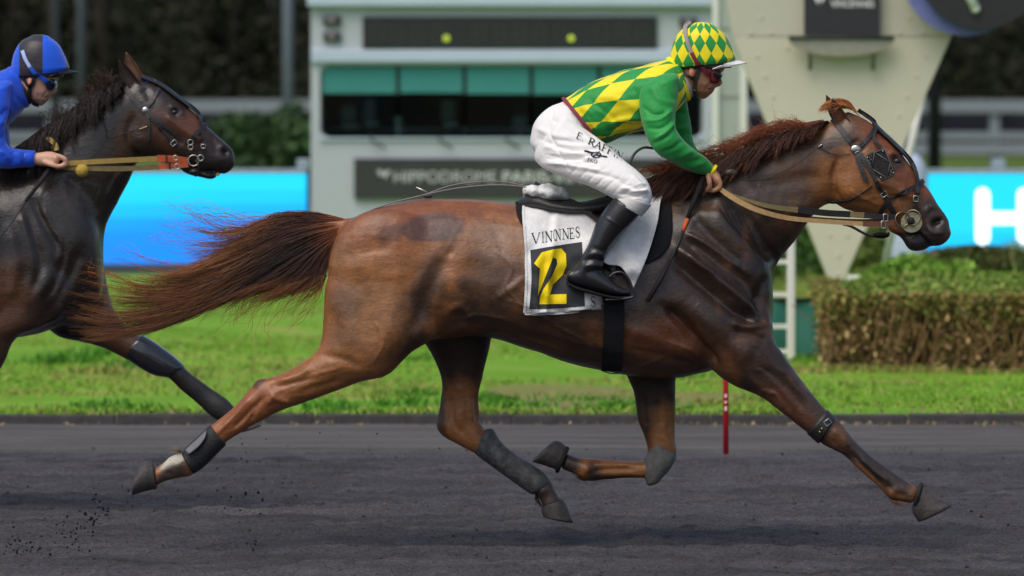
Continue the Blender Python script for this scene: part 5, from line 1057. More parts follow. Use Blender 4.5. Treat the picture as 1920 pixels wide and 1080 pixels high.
v, f = loft([(1323,132,1351,131,36.5,0),(1323,142,1354,141,36,0),(1326,153,1351,152,32.5,0),(1333,156,1347,155,26,0)], sub=4, n=26, cap=(.2, .3), e=2.6); gg = mk('goggles', v, f, gogr, man, True)
v, f = loft([(1328,135.5,1352,134.5,37.5,0),(1328,142,1355,141,37,0),(1331,150,1352,149,33.5,0)], sub=4, n=26, cap=(.2, .3), e=2.6); mk('lens', v, f, lens, gg, True)
for pts, w in (([(1276,130),(1286,140),(1300,148),(1304,150)], 5.5), ([(1309,129),(1306,142),(1303,152),(1302,172),(1306,178)], 7.5), ([(1268,126),(1276,132),(1282,136)], 9)):
    strip(MBV, pts, w, leather2, 'chin_strap', man, off=.003)
strip(MBV, [(1299,165),(1306,167)], 2.2, steel, 'strap_clip', man, off=.008)
# the name printed down the thigh and the small emblem under it
d = np.array([104., 50.])/np.hypot(104, 50); x = 0.0
for ch, w in zip('E. RAFFIN', (10, 6, 5, 12, 12, 10, 10, 7, 12)):
    if ch != ' ':
        o_ = np.array([1079., 258.])+d*x; letter(ch, o_, d*w, (4.6, -11.5), BB, ink, bo, off=.004, wmul=1.15)
    x += w*1.15
V_ = []; F_ = []
for i in range(25):
    a = 2*math.pi*i/24
    for rr in (1, .72):
        q = (1116+11*rr*math.cos(a)*.9, 289+5.5*rr*math.sin(a)); V_.append(tuple(cast(BB, P(*q), -1, .004)[0]))
F_ = [(2*i, 2*i+1, 2*i+3, 2*i+2) for i in range(24)]; mk('emblem', V_, F_, ink, bo, False)
for a_, b_, w_ in (((1094,283),(1110,286),2.2),((1114,290),(1136,294),2.0),((1110,294),(1122,284),1.8)): strip(BB, [a_, ((a_[0]+b_[0])/2, (a_[1]+b_[1])/2), b_], w_, ink, 'emblem', bo, off=.003, thick=.001)
for i, ch in enumerate('TKO'): letter(ch, (1098+i*6.6, 301+i*1.4), (5.4, 1.3), (1.5, -6.5), BB, ink, bo, off=.004, wmul=1.3)
MB().tube([P(q[0], q[1], q[2]/S) for q in cr([(1180,308,-120),(1190,288,-110),(1206,277,-100),(1226,278,-90)], 5)], .005, 8).build('loose_strap', leather2, oc, True)

# rider of the far horse -------------------------------------------------------
fh = lambda x, y: (106+(x-1353)*.88, 171+(y-156)*.93)
AN2 = [(-48,182,18,165,30,-66),(-48,216,12,210,28,-82),(-44,254,6,241,26,-92),(-34,288,8,268,25,-94),(-8,308,16,280,23,-92),(12,312,18,281,21,-90),(36,311,38,284,18,-82),(62,308,64,288,14,-74)]
AF2 = [(-48,182,18,165,30,66),(-44,216,14,210,28,82),(-36,254,12,241,26,92),(-20,288,16,268,25,94),(10,306,20,280,22,92),(60,306,62,288,14,66)]
def hand2(sg):
    b = -72*sg; out = [loft([(58,308,58,288,13,b),(74,311,74,286,15,b),(92,312,94,284,18,b),(108,308,112,289,17,b)], Y2, cap=(.2, .4))]
    for i in range(4):
        y = b+(-16+i*10.5); out += fing([(110,293,y),(121,298,y),(123,306,y*.98),(116,313,y*.96),(106,314,y*.94)], 5, Y2)
    return out+fing([(84,304,b-15*sg),(98,309,b-19*sg),(110,312,b-18*sg),(124,308,b-14*sg)], 5.3, Y2)
man2, MBV2 = rider_body(fh, .91, Y2, thin(AN2), thin(AF2), hand2(1)+hand2(-1), 'person', 'rider in blue silks crouched on the dark bay horse at left', srgb(206,160,134)[:3], srgb(190,110,100)[:3])
blue = mat('blue_silk', srgb(22,82,214), .38, .45, .1, 12, .2, 45, sheen=.2); blk_s = mat('black_silk', srgb(44,42,46), .5, .4)
g2 = lambda rows: [tuple([*fh(r[0], r[1]), *fh(r[2], r[3]), r[4]*.91, r[5]*.91]) for r in rows]
cloth('jacket', [g2(JT)], .006, blue, man2, [([(10,150),(30,180),(45,200)], -4, 5),([(-5,150),(10,190),(25,215)], 5, 6),([(0,140),(20,140),(40,150)], 4, 6)], Y2, 3, .009, (11, 11, 11), 91)
s2 = infl(AN2[:-1], 4)+[(63,313,65,283,17,-74)]; s2[0] = (-54,186,24,158,36,-62)
cloth('sleeve', [s2], .0055, blue, man2, [([(-20,200),(0,215),(15,205)], -6, 5),([(-20,235),(-5,235),(8,225)], 5, 5),([(-10,262),(4,258),(12,248)], -6, 5),([(0,282),(10,290),(14,300)], 5, 4),([(22,284),(26,298),(22,310)], -5, 4),([(34,284),(38,298),(34,312)], 4, 4),([(46,286),(48,298),(46,310)], -3, 4)], Y2, 3, .009, (16, 16, 16), 93, caps=(.5, .05))
cloth('sleeve', [infl(AF2[:-1], 4)+[(60,312,62,283,17,66)]], .007, blue, man2, (), Y2, 3, .009, (16, 16, 16), 95, caps=(.5, .05))
v, f = loft([(44,314,46,281,18.5,-79),(64,313.5,66,282.5,17.5,-73.5)], Y2, cap=(0, 0)); mk('cuff', v, f, blue, man2, True)
cloth('breeches', [g2(BP), g2(BT), g2(flip(BT)), g2([(1050,180,1128,262,60,0),(1066,185,1130,262,58,0)])], .008, white_b, man2, (), Y2, 5, .007, (9, 9, 9), 97)
for rr in (1, -1):
    fl = (lambda r_: r_) if rr == 1 else flip
    pr = [loft(g2(fl([(1201,401,1152,370,35,-160),(1164,441,1117,419,32,-160),(1135,484,1096,472,27,-161),(1126,516,1070,514,25,-161)])), Y2, cap=(.02, .2)), loft(g2(fl([(1070,506,1064,530,19,-161),(1112,498,1106,547,25,-161),(1158,535,1160,558,24,-161),(1180,544,1181,557,17,-161)])), Y2, cap=(.5, .6))]
    V, F = remesh(pr, .007, 3); mk('boot', V, F, boot_m, man2, True)
v, f = loft(g2([(1248,108,1288,190,44,0),(1258,106,1294,188,41,0),(1264,112,1296,182,37,0)]), Y2, n=26, cap=(.05, .05)); mk('collar', v, f, blue, man2, True)
v, f = loft(g2([(1258,118,1296,184,36,0),(1268,124,1300,180,34,0),(1276,130,1304,174,32,0)]), Y2, n=26, cap=(.05, .05)); mk('neck_cover', v, f, leather, man2, True)
v, f = loft(g2(HELM), Y2, sub=6, n=40, cap=(.22, .02)); v = np.array(v)
Qh = topx(v); qv = np.stack([(Qh[:, 0]-80)/44.0+10, 0*Qh[:, 0], 0*Qh[:, 0]], 1)
helm2 = mk('helmet', v, f, pattern_mat('blue_black_cap', srgb(28,92,224), srgb(50,46,50), 'bands', .35), man2, True, vec=qv); HMB2 = bvh(v, f)
visor(fh, .91, Y2, mat('black_peak', srgb(30,28,30), .4, .4), helm2, drop=14)
v, f = loft(g2([(1268,122,1368,118,44,0),(1272,131,1368,127,42,0)]), Y2, n=30, cap=(.02, .02)); mk('inner_rim', v, f, leather, helm2, True)
blu_g = mat('blue_goggle', srgb(40,90,200), .4, .4); wht = mat('pale_strap', srgb(170,190,235), .6)
strip(HMB2, [(46,96),(52,112),(60,126)], 6, wht, 'goggle_strap', man2, off=.004, yp=Y2); strip(HMB2, [(60,125),(68,136),(78,143)], 7, blu_g, 'goggle_strap', man2, off=.004, yp=Y2); strip(MBV2, [(76,142),(84,148),(90,154)], 8, blu_g, 'goggle_strap', man2, off=.008, yp=Y2)
v, f = loft(g2([(1328,134,1351,132,37,0),(1328,142,1355,141,36,0),(1331,151,1352,150,32,0),(1338,155,1348,154,22,0)]), Y2, sub=4, n=26, cap=(.2, .3), e=2.6); mk('goggles', v, f, mat('dark_blue_lens', srgb(16,24,60), .1, .6), man2, True)
for pts, w in (([(44,140),(50,154),(58,163)], 6), ([(66,146),(64,156),(58,166),(58,184),(66,192)], 8), ([(58,186),(66,193),(74,195)], 6)):
    strip(MBV2, pts, w, leather, 'chin_strap', man2, off=.003, yp=Y2)
# ------------------------------------------------------------------ the place: track, kerb, verge
def simple_ground(name, c, c2, rough, vs, bump, bs, extra=None): return mat(name, c, rough, .25, .2, vs, bump, bs, c2=c2)
def track_mat():
    m = bpy.data.materials.new('cinder_track'); t = nt(m); b = t.nodes['Principled BSDF']; Nn = t.nodes.new; L = t.links.new
    tc = Nn('ShaderNodeTexCoord'); sp = Nn('ShaderNodeSeparateXYZ'); L(tc.outputs['Object'], sp.inputs[0])
    n1 = Nn('ShaderNodeTexNoise'); n1.inputs['Scale'].default_value = 2.2; n1.inputs['Detail'].default_value = 6; n1.inputs['Roughness'].default_value = .7; L(tc.outputs['Object'], n1.inputs['Vector'])
    n2 = Nn('ShaderNodeTexNoise'); n2.inputs['Scale'].default_value = 80; n2.inputs['Detail'].default_value = 7; n2.inputs['Roughness'].default_value = .8; L(tc.outputs['Object'], n2.inputs['Vector'])
    ad = Nn('ShaderNodeMath'); ad.operation = 'MULTIPLY_ADD'; L(n1.outputs['Fac'], ad.inputs[0]); ad.inputs[1].default_value = 1.6; L(sp.outputs[1], ad.inputs[2])
    mr = Nn('ShaderNodeMapRange'); mr.inputs[1].default_value = 7.35; mr.inputs[2].default_value = 7.75; L(ad.outputs[0], mr.inputs[0])
    r1 = Nn('ShaderNodeValToRGB'); e = r1.color_ramp.elements; e[0].position = .32; e[0].color = srgb(46,44,46); e[1].position = .62; e[1].color = srgb(106,103,106); L(n2.outputs['Fac'], r1.inputs[0])
    x = e.new(.74); x.color = srgb(150,148,152)
    r2 = Nn('ShaderNodeValToRGB'); e = r2.color_ramp.elements; e[0].position = .3; e[0].color = srgb(92,88,86); e[1].position = .75; e[1].color = srgb(126,122,118); L(n2.outputs['Fac'], r2.inputs[0])
    mx = Nn('ShaderNodeMix'); mx.data_type = 'RGBA'; L(mr.outputs[0], mx.inputs[0]); L(r1.outputs[0], mx.inputs[6]); L(r2.outputs[0], mx.inputs[7])
    mpp = Nn('ShaderNodeMapping'); mpp.inputs['Scale'].default_value = (.35, 2.6, 1); L(tc.outputs['Object'], mpp.inputs[0]); n4 = Nn('ShaderNodeTexNoise'); n4.inputs['Scale'].default_value = 1.3; n4.inputs['Detail'].default_value = 5; n4.inputs['Roughness'].default_value = .65; L(mpp.outputs[0], n4.inputs['Vector'])
    m3 = Nn('ShaderNodeMapRange'); m3.inputs[1].default_value = .32; m3.inputs[2].default_value = .68; m3.inputs[3].default_value = .55; m3.inputs[4].default_value = 1.3; L(n4.outputs['Fac'], m3.inputs[0])
    vm = Nn('ShaderNodeVectorMath'); vm.operation = 'SCALE'; L(mx.outputs[2], vm.inputs[0]); L(m3.outputs[0], vm.inputs['Scale']); L(vm.outputs[0], b.inputs['Base Color'])
    b.inputs['Roughness'].default_value = .85; b.inputs['Specular IOR Level'].default_value = .2
    bp = Nn('ShaderNodeBump'); bp.inputs['Strength'].default_value = .9; bp.inputs['Distance'].default_value = .02; L(n2.outputs['Fac'], bp.inputs['Height']); L(bp.outputs[0], b.inputs['Normal'])
    return m
TM = track_mat()
YK = 9.45                                         # front face of the kerb
nx, ny = 430, 560
xx = np.linspace(-5.5, 5.5, nx); yy = np.linspace(-3.2, YK+.02, ny)
X, Y = np.meshgrid(xx, yy); Pq = np.stack([X.ravel(), Y.ravel(), 0*X.ravel()], 1)
rough_ = np.clip((7.0-Pq[:, 1])/1.2, .12, 1)
Z = (fbm(Pq, (1.1, 1.4, 1), 5, 3)-.5)*.05*rough_+(fbm(Pq, (6, 9, 1), 15, 3)-.5)*.05*rough_+(vn(Pq, (26, 30, 1), 25)-.5)*.02*rough_+(fbm(Pq, (.8, 6, 1), 55, 2)-.5)*.03*rough_-.03
hp = np.random.default_rng(11)                    # hoof prints and harrow lines
for _ in range(150):
    cx, cy = hp.uniform(-5, 5), hp.uniform(-3, 6.5); rr = hp.uniform(.05, .1); d2 = ((Pq[:, 0]-cx)**2+((Pq[:, 1]-cy)*1.0)**2)/rr**2
    Z += np.where(d2 < 9, -.022*np.exp(-d2)+.012*np.exp(-(np.sqrt(d2)-1.5)**2*4), 0)
idx = np.arange(nx*ny).reshape(ny, nx); Fq = np.stack([idx[:-1, :-1], idx[:-1, 1:], idx[1:, 1:], idx[1:, :-1]], -1).reshape(-1, 4)
Pq[:, 2] = Z; tag(mk('track', Pq, Fq, TM, None, True), kind='structure')
m = MB().box((-60, -26, -.35), (60, YK, -.075)); tag(m.build('track_base', TM), kind='structure')
# loose cinder: one unsorted litter of crumbs lying on the track, and clods in the air
cin = mat('cinder_crumb', srgb(66,64,68), .9, .2, .5, 30)
r = np.random.default_rng(21); nC = 3000; ico = MB().sphere((0, 0, 0), 1, 6, 4); iv = np.array(ico.V); 
cx = r.uniform(-3.2, 3.2, nC); cy = r.uniform(-2.6, 7.2, nC); cz = np.interp(cy, [-3, 9], [0, 0])
ii = np.clip(((cy+3.2)/(YK+3.22)*(ny-1)).round().astype(int), 0, ny-1); jj = np.clip(((cx+5.5)/11*(nx-1)).round().astype(int), 0, nx-1); cz = Z.reshape(ny, nx)[ii, jj]
rs = .003+.006*r.uniform(0, 1, nC)**6
def crumbs(cx, cy, cz, rs, name, m_, parent=None):
    n = len(cx); sc = r.uniform(.6, 1.3, (n, 1, 3))*rs[:, None, None]; V = iv[None]*sc*r.uniform(.75, 1.2, (n, len(iv), 1))+np.stack([cx, cy, cz], 1)[:, None]
    F = []; 
    for k in range(n): F += [tuple(i+k*len(iv) for i in f) for f in ico.F]
    return mk(name, V.reshape(-1, 3), F, m_, parent, False)
tag(crumbs(cx, cy, cz+rs*.3, rs, 'cinder_litter', cin), 'loose dark cinder crumbs littering the track', 'cinder', kind='stuff')
sp_ = []
def spray(px, py, sx, sy, n, y, smin, smax):
    for _ in range(n):
        q = P(r.normal(px, sx), r.normal(py, sy), y+r.normal(0, .08)); sp_.append((*q, r.uniform(smin, smax)))
spray(478, 1048, 7, 18, 90, -.3, .0015, .006); spray(40, 1045, 40, 24, 200, -.6, .0012, .005); spray(145, 1000, 26, 24, 70, -.5, .0012, .005); spray(280, 930, 30, 14, 14, -.2, .002, .005); spray(180, 960, 16, 14, 26, -.4, .003, .007); spray(480, 870, 60, 30, 22, 0, .0015, .004); spray(450, 950, 40, 20, 16, 0, .002, .006); spray(500, 800, 60, 40, 8, 0, .001, .003); spray(760, 830, 90, 60, 10, 0, .001, .003)
a = np.array(sp_); a = a[a[:, 2] > -.02]; tag(crumbs(a[:, 0], a[:, 1], a[:, 2], a[:, 3], 'flying_cinder', mat('dark_cinder', srgb(34,32,36), .9, .2, .3)), 'dark cinder thrown up behind the hooves', 'cinder', kind='stuff')
# kerb
kb_m = mat('dark_kerb_stone', srgb(70,68,68), .8, .25, .3, 10, .3, 60); kb_par = empty('kerb', (0, YK, 0)); kb_par['kind'] = 'structure'
kr = np.random.default_rng(5); x = -9.0; 
while x < 9:
    L_ = 1.0; dz = kr.normal(0, .004); m = MB().box((x+.006, YK+kr.normal(0, .004), -.12), (x+L_-.006, YK+.14, .020+dz), .008); m.build('kerb_stone', kb_m, kb_par); x += L_
m = MB().box((-9, YK+.02, -.13), (9, YK+.13, .002)); m.build('kerb_bed', mat('mortar', srgb(120,116,108), .9), kb_par)
m = MB().box((-60, YK, -.1), (-9.02, YK+.14, .018)).box((9.02, YK, -.1), (60, YK+.14, .018)); m.build('kerb_run', kb_m, kb_par)
# dry litter along the foot of the kerb
dry = mat('dry_leaf', srgb(150,122,84), .9, .1, .4, 30)
LITTER = True

# verge -------------------------------------------------------------------------
def grass_mat():
    m = bpy.data.materials.new('turf'); t = nt(m); b = t.nodes['Principled BSDF']; Nn = t.nodes.new; L = t.links.new
    tc = Nn('ShaderNodeTexCoord'); n1 = Nn('ShaderNodeTexNoise'); n1.inputs['Scale'].default_value = .8; n1.inputs['Detail'].default_value = 6; n1.inputs['Roughness'].default_value = .7; L(tc.outputs['Object'], n1.inputs['Vector'])
    r1 = Nn('ShaderNodeValToRGB'); e = r1.color_ramp.elements; e[0].position = .34; e[0].color = srgb(96,138,36); e[1].position = .55; e[1].color = srgb(112,156,46); x = e.new(.66); x.color = srgb(146,152,78); x = e.new(.78); x.color = srgb(150,138,90); L(n1.outputs['Fac'], r1.inputs[0]); L(r1.outputs[0], b.inputs['Base Color'])
    b.inputs['Roughness'].default_value = .9; b.inputs['Specular IOR Level'].default_value = .1; return m
GM = grass_mat()
gx = np.concatenate([np.linspace(-60, -14.5, 20), np.linspace(-14, 14, 120), np.linspace(14.5, 60, 20)]); gy = np.linspace(YK+.14, 48, 160); X, Y = np.meshgrid(gx, gy); Pg = np.stack([X.ravel(), Y.ravel(), 0*X.ravel()], 1)
def gz(p):
    z = .006+(fbm(p*np.array([1, 1, 0]), (.5, .5, 1), 31, 3)-.5)*.10*np.clip((p[:, 1]-YK)/3, 0, 1)
    # the bank behind the hedge on the right
    return z+.42*np.exp(-((p[:, 1]-27.5)/4.2)**2)*np.clip((p[:, 0]-1.4)/2.6, 0, 1)
Pg[:, 2] = gz(Pg); idx = np.arange(len(Pg)).reshape(160, 160); Fg = np.stack([idx[:-1, :-1], idx[:-1, 1:], idx[1:, 1:], idx[1:, :-1]], -1).reshape(-1, 4)
tag(mk('verge', Pg, Fg, GM, None, True), kind='structure')
m = MB().box((-400, YK+.1, -.6), (400, 900, -.06)); tag(m.build('ground', mat('far_turf', srgb(84,104,48), .95, .1, .3, .3)), kind='structure')
def blades(name, n, region, hmin, hmax, w, cols, seed, zf, lean=.35, m_=None, parent=None, segs=2):
    """small bent blades, three vertices wide at the foot"""
    r = np.random.default_rng(seed); p = region(r, n); n = len(p); base = p.copy(); base[:, 2] = zf(p)-.005
    h = r.uniform(hmin, hmax, n)*(0.6+.8*vn(p*np.array([1, 1, 0]), (1.7, 1.7, 1), seed)); a = r.uniform(0, 6.283, n); ln = r.normal(0, lean, (n, 2))
    side = np.stack([np.cos(a), np.sin(a), 0*a], 1)*(w*r.uniform(.6, 1.4, n))[:, None]
    mid = base+np.stack([ln[:, 0]*h*.35, ln[:, 1]*h*.35, h*.6], 1); top = base+np.stack([ln[:, 0]*h, ln[:, 1]*h, h], 1)
    V = np.stack([base-side, base+side, mid+side*.7, mid-side*.7, top], 1)
    o = np.arange(n)*5; F = [tuple(x) for x in np.stack([o, o+1, o+2, o+3], 1).tolist()]+[tuple(x) for x in np.stack([o+3, o+2, o+4], 1).tolist()]
    c = np.array(cols); ci = c[r.integers(0, len(c), n)]*r.uniform(.75, 1.25, (n, 1)); pw = np.clip((fbm(p*np.array([1, 1, 0]), (.9, .5, 1), 301, 3)-.52)*5, 0, .85)[:, None]; ci = ci[:, :3]*(1-pw)+np.array(srgb(156,150,84)[:3])*pw; cv = np.repeat(np.hstack([ci[:, :3], np.ones((n, 1))]), 5, 0)
    return mk(name, V.reshape(-1, 3), F, m_, parent, False, cv)
GB = colmat('grass_blade', rough=.7, spec=.2, nscale=8, namt=.15, bump=0)
gcols = [srgb(114,154,46), srgb(124,164,52), srgb(106,144,44), srgb(138,162,66), srgb(152,154,86)]
def reg_verge(r, n):
    y = YK+.15+(r.power(.9, n) if False else r.uniform(0, 1, n)**1.6)*22; k = (D+y)/D; x = r.uniform(-1.25, 1.25, n)*1.9*k; return np.stack([x, y, 0*x], 1)
def patchy(r, n):
    p = reg_verge(r, n); keep = vn(p, (1.1, .8, 1), 77) < .72; bare = (((p[:, 0]-.5)/.75)**2+((p[:, 1]-YK-2.1)/2.2)**2+(vn(p, (4, 3, 1), 9)-.5)*1.6 < 1) & (r.uniform(0, 1, n) < .45); return p[keep & ~bare]
o = blades('grass', 60000, patchy, .010, .030, .008, gcols, 41, gz, m_=GB); tag(o, 'short bright green grass of the verge behind the kerb', 'grass', kind='stuff')
def tufts(r, n):
    c = np.stack([r.uniform(-6, 6, 60), YK+.2+r.uniform(0, 1, 60)**2*9], 1); i = r.integers(0, 60, n); return np.stack([c[i, 0]+r.normal(0, .1, n), c[i, 1]+r.normal(0, .1, n), np.zeros(n)], 1)
o = blades('grass_tufts', 9000, tufts, .03, .07, .007, [srgb(64,120,34), srgb(84,140,40), srgb(110,160,60)], 43, gz, .5, GB); tag(o, 'taller grass tufts scattered along the verge', 'grass', kind='stuff')
def edge_(r, n):
    x = r.uniform(-7, 7, n); p = np.stack([x, YK+.06+np.abs(r.normal(0, .1, n)), 0*x], 1); return p[vn(p, (2.3, 1, 1), 88) > .45]
o = blades('kerb_grass', 6000, edge_, .02, .05, .006, gcols, 47, lambda p: np.full(len(p), .012), .8, GB); tag(o, 'ragged grass overhanging the kerb', 'grass', kind='stuff')
soil = mat('bare_soil', srgb(136,124,84), .95, .1, .2, 6, .3, 40, c2=srgb(112,128,58))
Vs = []
for i in range(40):
    a = 2*math.pi*i/40; rr_ = 1+.16*math.sin(3*a+1)+.1*math.sin(5*a); Vs.append((.5+.62*math.cos(a)*rr_, YK+2.1+1.8*math.sin(a)*rr_, 0.0))
Vs = np.array(Vs); Vs[:, 2] = gz(Vs)+.012
Vs = np.vstack([Vs, [[.5, YK+2.1, float(gz(np.array([[.5, YK+2.1, 0.]]))[0])+.014]]]); tag(mk('bare_soil', Vs, [(i, (i+1) % 40, 40) for i in range(40)], soil, None, True), kind='structure')

# hedge on the right --------------------------------------------------------------
def kz(k): return D*k-D                                        # world y at depth ratio k
leafm = colmat('leaf', rough=.6, spec=.3, nscale=8, namt=.15, bump=0)
def leafcloud(name, pts, size, cols, seed, parent, m_=leafm, nrm=None, flat=.0):
    r = np.random.default_rng(seed); n = len(pts); u = r.normal(0, 1, (n, 3)); u /= np.linalg.norm(u, axis=1)[:, None]; w = r.normal(0, 1, (n, 3))
    if nrm is not None: w = w*.55; u = u-(u*nrm).sum(1)[:, None]*nrm*flat
    v = np.cross(u, w); v /= np.linalg.norm(v, axis=1)[:, None]+1e-9; s = size*r.uniform(.55, 1.4, n)
    V = np.stack([pts-u*s[:, None], pts+v*s[:, None]*.5, pts+u*s[:, None], pts-v*s[:, None]*.5], 1); idx = np.arange(n*4).reshape(n, 4)
    c = np.array([x[:3] for x in cols]); ci = c[r.integers(0, len(c), n)]*r.uniform(.65, 1.35, (n, 1)); cv = np.repeat(np.hstack([ci, np.ones((n, 1))]), 4, 0)
    return mk(name, V.reshape(-1, 3), idx, m_, parent, False, cv)
nD = 900; cx = r.uniform(-5, 5, nD); cx[:420] = r.uniform(.6, 3.6, 420); cy = YK-.03-np.abs(r.normal(0, .14, nD)); cy[::3] = YK+.02+np.abs(r.normal(0, .15, len(cy[::3])))
lit = leafcloud('leaf_litter', np.stack([cx, cy, np.where(cy > YK, .03, -.018)], 1), .012, [srgb(140,120,88), srgb(112,98,70), srgb(96,104,56), srgb(160,140,104)], 66, None); tag(lit, 'dry leaf litter along the kerb', 'litter', kind='stuff')
yh0, yh1 = kz(1.60), kz(1.735); hx0 = P(1552, 0, yh0).x; hx1 = 6.6; hh = .50
hedge = empty('hedge', (hx0, yh0, 0), 'clipped low hedge with green top and bare brown sides, right of the track', 'hedge')
r = np.random.default_rng(61)
def hump(x, y): return .03*np.sin(x*2.1)+.03*np.sin(x*5.3+1)+.10*(vn(np.stack([x, y, 0*x], 1), (3, 3, 1), 5)-.5)
hxb = P(1550, 0, yh1).x; core = MB().add([(hx0+.12, yh0+.12, 0), (hx1, yh0+.12, 0), (hx1, yh1-.1, 0), (hxb+.12, yh1-.1, 0), (hx0+.12, yh0+.12, hh-.1), (hx1, yh0+.12, hh-.1), (hx1, yh1-.1, hh-.1), (hxb+.12, yh1-.1, hh-.1)], [(0,3,2,1),(4,5,6,7),(0,1,5,4),(1,2,6,5),(2,3,7,6),(3,0,4,7)]); core.build('twig_mass', mat('hedge_core', srgb(58,46,32), .95, .1, .4, 12), hedge)
shear = lambda y: P(1550, 0, yh1).x*(y-yh0)/(yh1-yh0)+hx0*(yh1-y)/(yh1-yh0)-hx0
n = 24000; x = r.uniform(hx0, hx1, n); y = r.uniform(yh0, yh1, n); x = x+shear(y)*(hx1-x)/(hx1-hx0); z = hh+hump(x, y)-r.exponential(.03, n)
leafcloud('top_foliage', np.stack([x, y, z], 1), .017, [srgb(104,136,44), srgb(126,152,56), srgb(84,116,36), srgb(150,160,80)], 62, hedge)
n = 10000; x = r.uniform(hx0, hx1, n); fr = r.uniform(0, 1, n); z = hh-.02-r.exponential(.05, n)*(.5+1.4*vn(np.stack([x, 0*x, 0*x], 1), (2.2, 1, 1), 9)); y = yh0+r.normal(0, .03, n)+.05*(hh-z); lf = r.uniform(0, 1, n) < .22
y = np.where(lf, r.uniform(yh0, yh1, n), y); x = np.where(lf, hx0+shear(y)+r.normal(0, .04, n), x); k_ = z > .03
leafcloud('side_foliage', np.stack([x, y, z], 1)[k_], .018, [srgb(112,126,54), srgb(130,126,62), srgb(146,136,72), srgb(150,124,76)], 63, hedge)
n = 34000; x = r.uniform(hx0, hx1, n); z = r.uniform(.02, hh-.06, n); y = yh0+.05+r.normal(0, .04, n); lf = r.uniform(0, 1, n) < .2; y = np.where(lf, r.uniform(yh0, yh1, n), y); x = np.where(lf, hx0+shear(y)+.05+r.normal(0, .04, n), x)
cl_ = vn(np.stack([x, 0*x, z], 1), (5, 1, 5), 17); kk = cl_ > .28
leafcloud('dead_foliage', np.stack([x, y, z], 1)[kk], .021, [srgb(150,120,80), srgb(128,100,64), srgb(176,148,102), srgb(104,82,54), srgb(140,130,72)], 64, hedge)
m = MB()
for i in range(700):
    x = r.uniform(hx0+.02, hx1); z0 = r.uniform(0, .2); L_ = r.uniform(.12, .34); a = r.normal(0, .35); yb = yh0+r.normal(.02, .03); m.tube([(x, yb, z0), (x+a*L_*.5, yb+r.normal(0, .02), z0+L_*.5), (x+a*L_*1.1, yb+r.normal(0, .03), z0+L_)], r.uniform(.003, .006), 3)
m.build('stems', mat('hedge_stem', srgb(130,104,70), .9, .1, .4, 20), hedge)
def at_foot(r, n): x = r.uniform(hx0-.3, hx1, n); return np.stack([x, yh0-np.abs(r.normal(0, .12, n)), 0*x], 1)
o = blades('long_grass', 3500, at_foot, .02, .055, .007, [srgb(130,150,60), srgb(160,150,90), srgb(90,130,40), srgb(176,150,100)], 65, gz, .6, GB); tag(o, 'long ragged grass growing along the foot of the hedge', 'grass', kind='stuff')
# bright plant behind the hedge
yb = kz(1.80); bx = P(1735, 0, yb).x
pl = empty('bush', (bx, yb, .2), 'bright light green feathery bush rising behind the hedge', 'bush')
n = 5200; q = r.normal(0, 1, (n, 3)); q /= np.linalg.norm(q, axis=1)[:, None]; q *= r.uniform(.4, 1, (n, 1))**.5*np.array([.5, .3, .2]); q[:, 2] = np.abs(q[:, 2])*(.6+.8*vn(q, (7, 7, 1), 3)); leafcloud('foliage', q+np.array([bx, yb, .36]), .026, [srgb(112,156,50), srgb(134,170,66), srgb(96,136,44)], 71, pl)
MB().tube([(bx, yb, 0), (bx+.02, yb, .3), (bx-.02, yb, .55)], [.02, .014, .006], 6).build('stem', mat('bush_stem', srgb(90,80,50), .9), pl, True)
# brown and green plants on the bank
bk_ = empty('bush', (P(1830, 0, 23).x, 23, .4), 'dull brown-green low shrub on the grassy bank below the screen', 'bush')
n = 4200; q = r.normal(0, 1, (n, 3)); q /= np.linalg.norm(q, axis=1)[:, None]; q *= r.uniform(.4, 1, (n, 1))**.5*np.array([.5, .3, .16]); q[:, 2] = np.abs(q[:, 2]); leafcloud('foliage', q+np.array([P(1830, 0, 23).x, 23, .42]), .032, [srgb(104,112,58), srgb(120,104,66), srgb(90,110,50)], 72, bk_)
def behind(r, n): x = r.uniform(hx0+.2, hx1, n); p = np.stack([x, yh1+np.abs(r.normal(0, .4, n)), 0*x], 1); return p[vn(p, (1.5, 1, 1), 91) > .4]
o = blades('tall_grass', 3500, behind, .25, .6, .007, [srgb(126,150,64), srgb(150,156,82), srgb(108,136,54)], 74, gz, .35, GB); tag(o, 'loose tall grass rising behind the hedge', 'grass', kind='stuff')
def bank(r, n): x = r.uniform(1.6, 7, n); return np.stack([x, r.uniform(20.5, 31, n), 0*x], 1)
o = blades('bank_grass', 9000, bank, .05, .12, .008, [srgb(104,130,52), srgb(124,146,62), srgb(134,132,76)], 73, gz, .4, GB); tag(o, 'rough grass on the bank behind the hedge', 'grass', kind='stuff')

